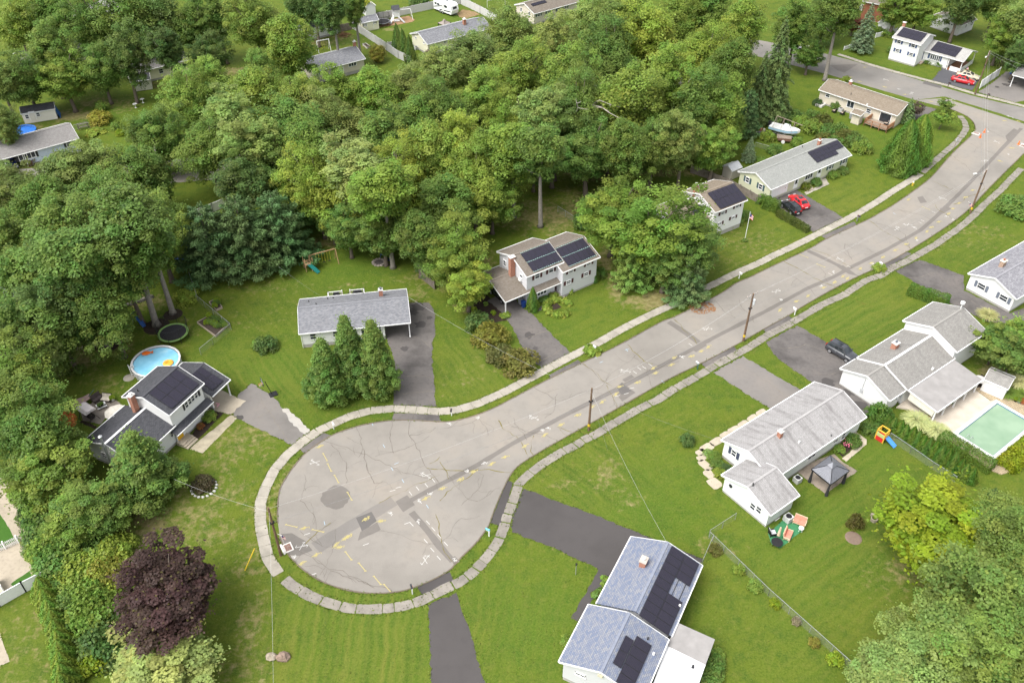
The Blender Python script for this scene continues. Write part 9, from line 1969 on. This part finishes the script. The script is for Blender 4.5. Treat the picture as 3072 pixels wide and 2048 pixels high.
# trampolines
def trampoline(px, r, label, padm, h=.85, net=True):
 t = local(thing('trampoline', label, 'trampoline', tuple(P(px[0], px[1], h)[:2])+(0,),0, 'trampolines')); MB().lathe([(r*.86, h),(.02, h - .03)],32, cap=False).build('mat', plain('tramp_mat',(.025,.025,.028),.8), t)
 MB().lathe([(r*.86, h+.01),(r*.88, h+.04),(r, h+.03),(r*1.01, h - .03),(r*.86, h - .02)],32, cap=False).build('pad', padm, t)
 for k in range(8): a = k*.785; MB().tube([(math.cos(a)*r*.98, math.sin(a)*r*.98,0),(math.cos(a)*r, math.sin(a)*r, h)],.03,6).build('leg', BLACK, t); net and MB().tube([(math.cos(a)*r, math.sin(a)*r, h),(math.cos(a)*r*1.03, math.sin(a)*r*1.03, h+1.7)],.035,6).build('net_pole', BLACK, t)
 if net:
  MB().tube([(math.cos(a)*r*1.03, math.sin(a)*r*1.03, h+1.7) for a in np.linspace(0,6.283,33)],.025,5, False).build('net_rim', BLACK, t)
  MB().lathe([(r, h),(r*1.03, h+1.7)],32, cap=False).build('net', net_mat(), t)
def net_mat():
 if 'net_black' in MATS: return MATS['net_black']
 t = NT('net_black',.9,.1); t.base((.02,.02,.02)); t.l(t.math('MULTIPLY_ADD', t.noise(t.coord('Object'),3,2),.1,.2), t.b.inputs['Alpha']); MATS['net_black'] = t.m; return t.m
trampoline(T(4,1590,1485),2.15, 'black trampoline with green rim and safety net', plain('pad_green',(.2,.34,.1),.6)); trampoline(T(4,1700,745),2.2, 'trampoline with blue rim half hidden by the pines', plain('pad_blue',(.03,.12,.5),.6)); trampoline(V(2,622,270),1.9, 'black netted trampoline by the yellow shed', plain('pad_grey',(.2,.2,.21),.6))
# white play set
t = local(thing('play_tower', 'white play tower with slide and dark peaked roof', 'play tower', tuple(P(*V(2,795,265))), R(20)))
for x in (-.7,.7):
 for y in (-.7,.7): MB().box((x, y,1.5),(.12,.12,3.0)).build('post', WHITE, t)
for z in (1.3,.15): MB().box((0,0, z),(1.5,1.5,.08)).build('floor', WHITE, t)
for y in (-.7,.7): MB().box((0, y,1.75),(1.4,.05,.7)).build('railing', WHITE, t)
m = MB(); m.loft([[(x*.95*k, y*.95*k2, z) for x, y in ((-1,-1),(1,-1),(1,1),(-1,1))] for z, k, k2 in ((2.95,1,1),(3.9,1,.05))]); m.build('roof', RIDGE.get('charcoal_shingles'), t); m = MB(); m.bar((.4,-.8,1.3),(1.6,-2.2,.1),.5,.08); m.build('slide', plain('slide_grey',(.5,.5,.5),.5), t); MB().bar((-.9,-.6,1.3),(-2.0,-1.5,0),.6,.06).build('climbing_ramp', WHITE, t); MB().bar((.7,0,2.6),(3.9,.3,2.5),.14).build('swing_beam', WHITE, t); [MB().bar((3.9,.3,2.5),(4.1,.3+s_,0),.1).build('leg', WHITE, t) for s_ in (-1,1)]
# brush pile, dead limbs, stone wall, trunk mulch
def twigs(px, r, n, col, label, name='brush_pile'):
 m = MB(); c = P(*px)
 for _ in range(n): a = random.uniform(0,6.28); d = r*random.random(); q = c + [math.cos(a)*d, math.sin(a)*d, random.uniform(.05,.7)*(1 - d/r*.7)]; v = rng.normal(size=3) * [.6,.6,.2]; m.bar(q - v, q+v,.05)
 setp(m.build(name, plain(name + '_wood', col,.9), None, loc=tuple(c)), label, kind='stuff')
twigs(V(2,135,450),1.6,70,(.2,.11,.06), 'brown pile of brush on the lawn by the stockade fence')
PALEB = mat_bark('dead_wood',(.42,.38,.33))
def bare(pts, r, label, zs):
 W_ = [P(x, y, z) for (x, y), z in zip(pts, zs)]; m = MB(); m.tube(W_, list(np.linspace(r, r*.25, len(W_))),6)
 for k in range(1, len(W_)):
  for _ in range(2): v = rng.normal(size=3)*.7; m.tube([W_[k], W_[k]+v*.6, W_[k]+v + [0,0,.2]],[r*.4, r*.25, r*.08],5)
 setp(m.build('dead_branch', PALEB, None, loc=tuple(W_[0])), label, 'branch', 'dead branches')
bare([T(2,735,965), T(2,830,990), T(2,900,1040), T(2,985,1085)],.14, 'long bare white limb sticking out of the tall woodland',(13,13.5,13.4,13)); bare([T(2,725,965), T(2,800,920), T(2,900,960), T(2,985,985)],.11, 'curved bare limb above the long white one',(13,14,13.8,13.5)); bare([T(0,1405,1568), T(0,1400,1500), T(0,1435,1430), T(0,1425,1395)],.14, 'pale bare snag by the back street',(5,7,9,10)); bare([T(2,540,1150), T(2,580,1060), T(2,605,990), T(2,595,950)],.22, 'grey bare stem in the left of the tall woodland',(9,12,14,15)); bare([T(2,1560,880), T(2,1600,790), T(2,1660,690)],.2, 'forked bare stem in the right of the tall woodland',(11,14,16)); bare([T(2,165,1560), T(2,175,1475), T(2,190,1470)],.2, 'pale broken stem at the edge over the brown lawn',(7,9,9.2)); bare([T(2,880,1180), T(2,885,1240), T(2,935,1310)],.06, 'thin hanging dead twig in the tall woodland',(9,8,7))
t = thing('stone_wall', 'low dry stone wall at the back of the left yard', 'stone wall', tuple(P(*T(4,1200,1250)))); A, M_, B_ = P(*T(4,1040,1300)), P(*T(4,1180,1240)), P(*T(4,1400,1165))
for k in range(34): f = k/33; q = (A*(1 - f)+M_*f) if f < .4 else (M_*(1 - (f - .4)/.6)+B_*(f - .4)/.6); q = A+(M_ - A)*min(1, f/.4) if f < .4 else M_+(B_ - M_)*(f - .4)/.6; [rock(None,.28,.3, None,(.25,.23,.2), k*2+z_, 'stone', t, loc=(q[0]+random.uniform(-.06,.06), q[1], z_*.26)) for z_ in (0,1)]
for px, r in ((T(4,1440,1430),1.9),(T(4,1590,1320),1.4),(T(8,990,40),1.5)): m = MB(); p = P(*px); m.lathe([(r,.0),(r*.8,.06),(.05,.1)],20, p); setp(m.build('mulch_ring', MATS['dark_mulch'], None, loc=tuple(p)), {T(4,1440,1430): 'dark mulch ring under the leaning trunk by the trampoline', T(4,1590,1320): 'dark mulch ring behind the trampoline', T(8,990,40): 'dark mulch ring around the short trunk left'}[px], 'mulch bed')
# patio behind the yellow door house
pd = [V(6,480,1190), V(6,420,960), V(6,700,700), V(6,1050,400), V(6,1330,500), V(6,1600,680), V(6,1300,900), V(6,1000,1300)]
sheet('patio', pd,.02, mat_concrete('patio_boards',(.27,.235,.2),.25), label='grey brown patio behind the charcoal roof'); sheet('mulch_bed',[V(6,360,1220), V(6,480,1180), V(6,900,1360), V(6,840,1440), V(6,600,1340)],.012, MATS['dark_mulch'], label='mulch bed at the edge of the patio')
CAN = plain('canopy_canvas',(.62,.57,.56),.9); BRF = plain('bronze_frame',(.05,.04,.035),.5)
t = local(thing('canopy_swing', 'garden swing seat under a pale pink canopy', 'swing seat', tuple(P(*V(6,680,1130))), R(-35)))
MB().loft([[(x, y, z) for x in (-1.1,1.1) for y, z in ((-.75,1.75),)] + [(1.1,.8,1.75),(-1.1,.8,1.75)],[(-1.05,-.4,2.05),(1.05,-.4,2.05),(1.05,.45,2.05),(-1.05,.45,2.05)]]).build('canopy', CAN, t)
for x in (-1.15,1.15):
 for y in (-.8,.8): MB().bar((x, y,0),(x,0,1.85),.06).build('frame_leg', BRF, t)
MB().box((0,0,.5),(1.9,.55,.1)).build('seat', plain('seat_dark',(.06,.05,.05),.8), t); MB().box((0,.35,.8),(1.9,.08,.55)).build('backrest', MATS['seat_dark'], t)
t = local(thing('hammock', 'dusty pink hammock slung on a green stand', 'hammock', tuple(P(*V(6,400,720))), R(35))); hm = MB(); hm.add([(x, y*(1 - .35*abs(x)/1.6),.55+.35*(x/1.6) ** 2) for x in np.linspace(-1.5,1.5,7) for y in (-.7,0,.7)],[(3*i+j,3*i+3+j,3*i+4+j,3*i+1+j) for i in range(6) for j in range(2)]); hm.build('bed', plain('hammock_pink',(.36,.25,.23),.9), t); [MB().bar((s_*1.5,0,.9),(s_*2.2,0,1.5),.03).build('rope', WHITE, t) for s_ in (-1,1)]; [MB().bar((s_*.4,0,.06),(s_*2.2,0,1.55),.07).build('stand', plain('stand_green',(.04,.1,.09),.5), t) for s_ in (-1,1)]
lounge(V(6,930,600), R(55), 'dark wicker garden sofa at the back of the patio', plain('brown_cushion',(.07,.055,.055),.9), BRF, True); lounge(V(6,1190,610), R(-10), 'garden settee with a cream cushion on the patio', plain('cream_cushion',(.55,.5,.42),.9), BRF, True)
t = local(thing('coffee_table', 'white coffee table with two potted plants', 'table', tuple(P(*V(6,1040,800))), R(38))); MB().box((0,.15,.45),(1.2,.5,.06)).build('tabletop', WHITE, t); MB().box((0,-.4,.35),(1.2,.25,.06)).build('bench_top', WHITE, t); [MB().box((x, y,.2),(.06,.06,.4)).build('leg', BRF, t) for x in (-.5,.5) for y in (-.4,.3)]
for x, y, l_ in ((970,790,'left'),(1045,745,'right')): pot(V(6, x, y),.9, 'dark pot on the white coffee table, %s one' % l_, BLACK, 'deep',.48)
t = local(thing('patio_umbrella', 'open cream umbrella beside the charcoal roof', 'umbrella', tuple(P(V(6,1430,900)[0], V(6,1430,900)[1],2.2)[:2])+(0,))); MB().tube([(0,0,0),(0,0,2.5)],.03,8).build('pole', STEEL, t); um = MB(); um.lathe([(1.45,2.0),(.7,2.32),(.02,2.5)],8, cap=False); um.build('canopy', plain('umbrella_cream',(.64,.60,.53),.9), t); pot(V(6,1365,600),1.3, 'white bowl planter at the patio corner', WHITE, 'lime')
# net, bench, tarpaulin
A, B_ = P(*V(2,1940,105)), P(*V(2,2165,60)); t = thing('volleyball_net', 'white posted game net on the far lawn', 'net', tuple(A)); [MB().bar(q, q + [0,0,2.4],.07).build('post', WHITE, t) for q in (A, B_)]; [MB().bar(A + [0,0, z], B_ + [0,0, z],.04,.05).build('tape', WHITE, t) for z in (2.3,1.9)]
t = local(thing('garden_bench', 'weathered timber glider bench beside the blue ranch', 'bench', tuple(P(*T(0,770,1185))), R(36))); [MB().box((0, y, z),(1.9,.12,.04)).build('slat', STOCK, t) for y, z in ((-.2,.5),(0,.5),(.2,.5),(.3,.75),(.33,.95))]; [MB().box((x, y,.6),(.09,.09,1.2)).build('post', STOCK, t) for x in (-.95,.95) for y in (-.35,.35)]; [MB().box((0, y,1.2),(2.1,.1,.06)).build('top_rail', STOCK, t) for y in (-.35,.35)]
m = MB(); q = s2.W(6.5,.3); m.loft([[tuple(s2.W(6.35+k, d_, z)) for k, d_, z in ((0,.1,2.0 - f),(.5+f*.3,.1,.05),(.5+f*.3,2.6,.05),(0,2.6,2.0 - f))] for f in (0,.05)]); setp(m.build('tarpaulin', BLUEC, None, loc=tuple(q)), 'blue tarpaulin leaning on the end of the white shed', 'tarpaulin')
t = thing('junk_pile', 'heap of boxes and buckets in the cluttered yard', 'junk', tuple(P(*V(3,680,450)))); c = P(*V(3,690,470))
for k,(col, s_) in enumerate([((.35,.28,.22),(.8,.6,.7)),((.3,.3,.3),(.5,.8,1.0)),((.05,.1,.35),(.4,.4,.4)),((.5,.12,.06),(.5,.4,.4)),((.6,.58,.5),(.5,.5,.3)),((.1,.1,.1),(1.0,.8,.5)),((.25,.1,.07),(.5,.5,.7)),((.55,.5,.4),(.3,.3,.9))]): MB().box(c + [-1.6+k*.45,.8 - (k % 3)*.7, s_[2]/2], s_, k).build('box', plain('junk_%d' % k, col,.7), t)
t = thing('white_boxes', 'white garden boxes at the left edge beside the blue pool', 'garden box', tuple(P(*V(8,330,330)))); [MB().lathe([(.4,0),(.45,.7),(.3,.8)],10, P(*V(8, x, y))).build('tub', plain('tub_white',(.6,.57,.52),.6), t) for x, y in ((150,420),(380,370))]; MB().lathe([(.35,0),(.4,.8),(.3,.85)],10, P(*V(8,450,340))).build('barrel', plain('barrel_green',(.12,.2,.15),.6), t)

# ------------------------------------------------------------------ grass tufts that break the clean edges, clover in the lawns
def pip(x, y, poly):
 ins = np.zeros(len(x), bool); n = len(poly); px, py = poly[:,0], poly[:,1]; bb = (x > px.min()) & (x < px.max()) & (y > py.min()) & (y < py.max()); xi, yi = x[bb], y[bb]; r = np.zeros(len(xi), bool)
 for i in range(n):
  j = i - 1; c = ((py[i] > yi) != (py[j] > yi)); k = (px[j] - px[i])*(yi - py[i])/(py[j] - py[i]+1e-12)+px[i]; r ^= c & (xi < k)
 ins[bb] = r; return ins
def tufts():
 g = np.random.default_rng(5); E = []
 def edge(w, off, dens, jit):
  r = np.array(resample(w,.1)); d = np.gradient(r, axis=0); d = d/np.maximum(np.linalg.norm(d, axis=1, keepdims=True),1e-9); nn = np.stack([-d[:,1], d[:,0]],1); k = int(len(r)*dens); i = g.integers(0, len(r), k); E.append(r[i]+nn[i]*(off+g.normal(size=(k,1))*jit))
 for w, s in ((N_W,1),(S_W,1)): edge(w, s*.16,.9,.13)
 for px in (SLAB_N, SLAB_NE, SLAB_S, SLAB_X):
  w = [P(*p)[:2] for p in px]
  for s in (-1,1): edge(w, s*.74,.7,.10)
 w = [P(*p)[:2] for p in SLAB_S]; edge(w,0,.5,.5)
 for q in PAVED[3:]: edge(list(q) + [q[0]],0,.5,.10)
 E = np.concatenate(E); kb = np.zeros(len(E), bool)
 for q in PAVED[3:]: c_ = q.mean(0); kb |= pip(E[:,0], E[:,1], c_+(q - c_)*.97)
 E = E[~kb]; ne = len(E)
 X = g.uniform(-75,110,150000); Y = g.uniform(42,190,150000); keep = (np.abs(X) < 12+Y*.58) & (g.random(150000) < np.clip(95/Y,.3,1)) & (smooth_noise(X, Y,3.0,8)+.5*smooth_noise(X, Y,1.1,9) > .62)
 X, Y = X[keep], Y[keep]; bad = np.zeros(len(X), bool)
 for q in PAVED: bad |= pip(X, Y, q)
 for px in (SLAB_N, SLAB_NE, SLAB_S, SLAB_X):
  r = np.array(resample([P(*p) for p in px],.6))
  for k in range(0, len(r),400): bad |= (np.min((X[:, None] - r[None, k:k+400,0]) ** 2+(Y[:, None] - r[None, k:k+400,1]) ** 2, axis=1) < .5)
 X, Y = X[~bad], Y[~bad]
 pos = np.concatenate([np.column_stack([E, np.full(ne,.06)]), np.column_stack([X, Y, np.full(len(X),.035)])]); n = len(pos); hv = np.concatenate([np.ones(ne), np.zeros(len(X))])
 nr = unit(g.normal(size=(n,3)) * [.6,.6,.25] + [0,0,.8]); sz = np.where(hv > 0, g.uniform(.12,.3, n), g.uniform(.08,.2, n)); lv = np.stack([g.random(n), g.random(n), g.random(n)],1)
 me = leaf_mesh('grass', pos, nr, sz, lv, LEAF,.5,.1, g=g); o = bpy.data.objects.new('grass', me); COL.objects.link(o); o.color = (.125,.170,.026,1); setp(o, 'tufts of grass and clover in the lawns and along the kerbs', kind='stuff')
tufts()
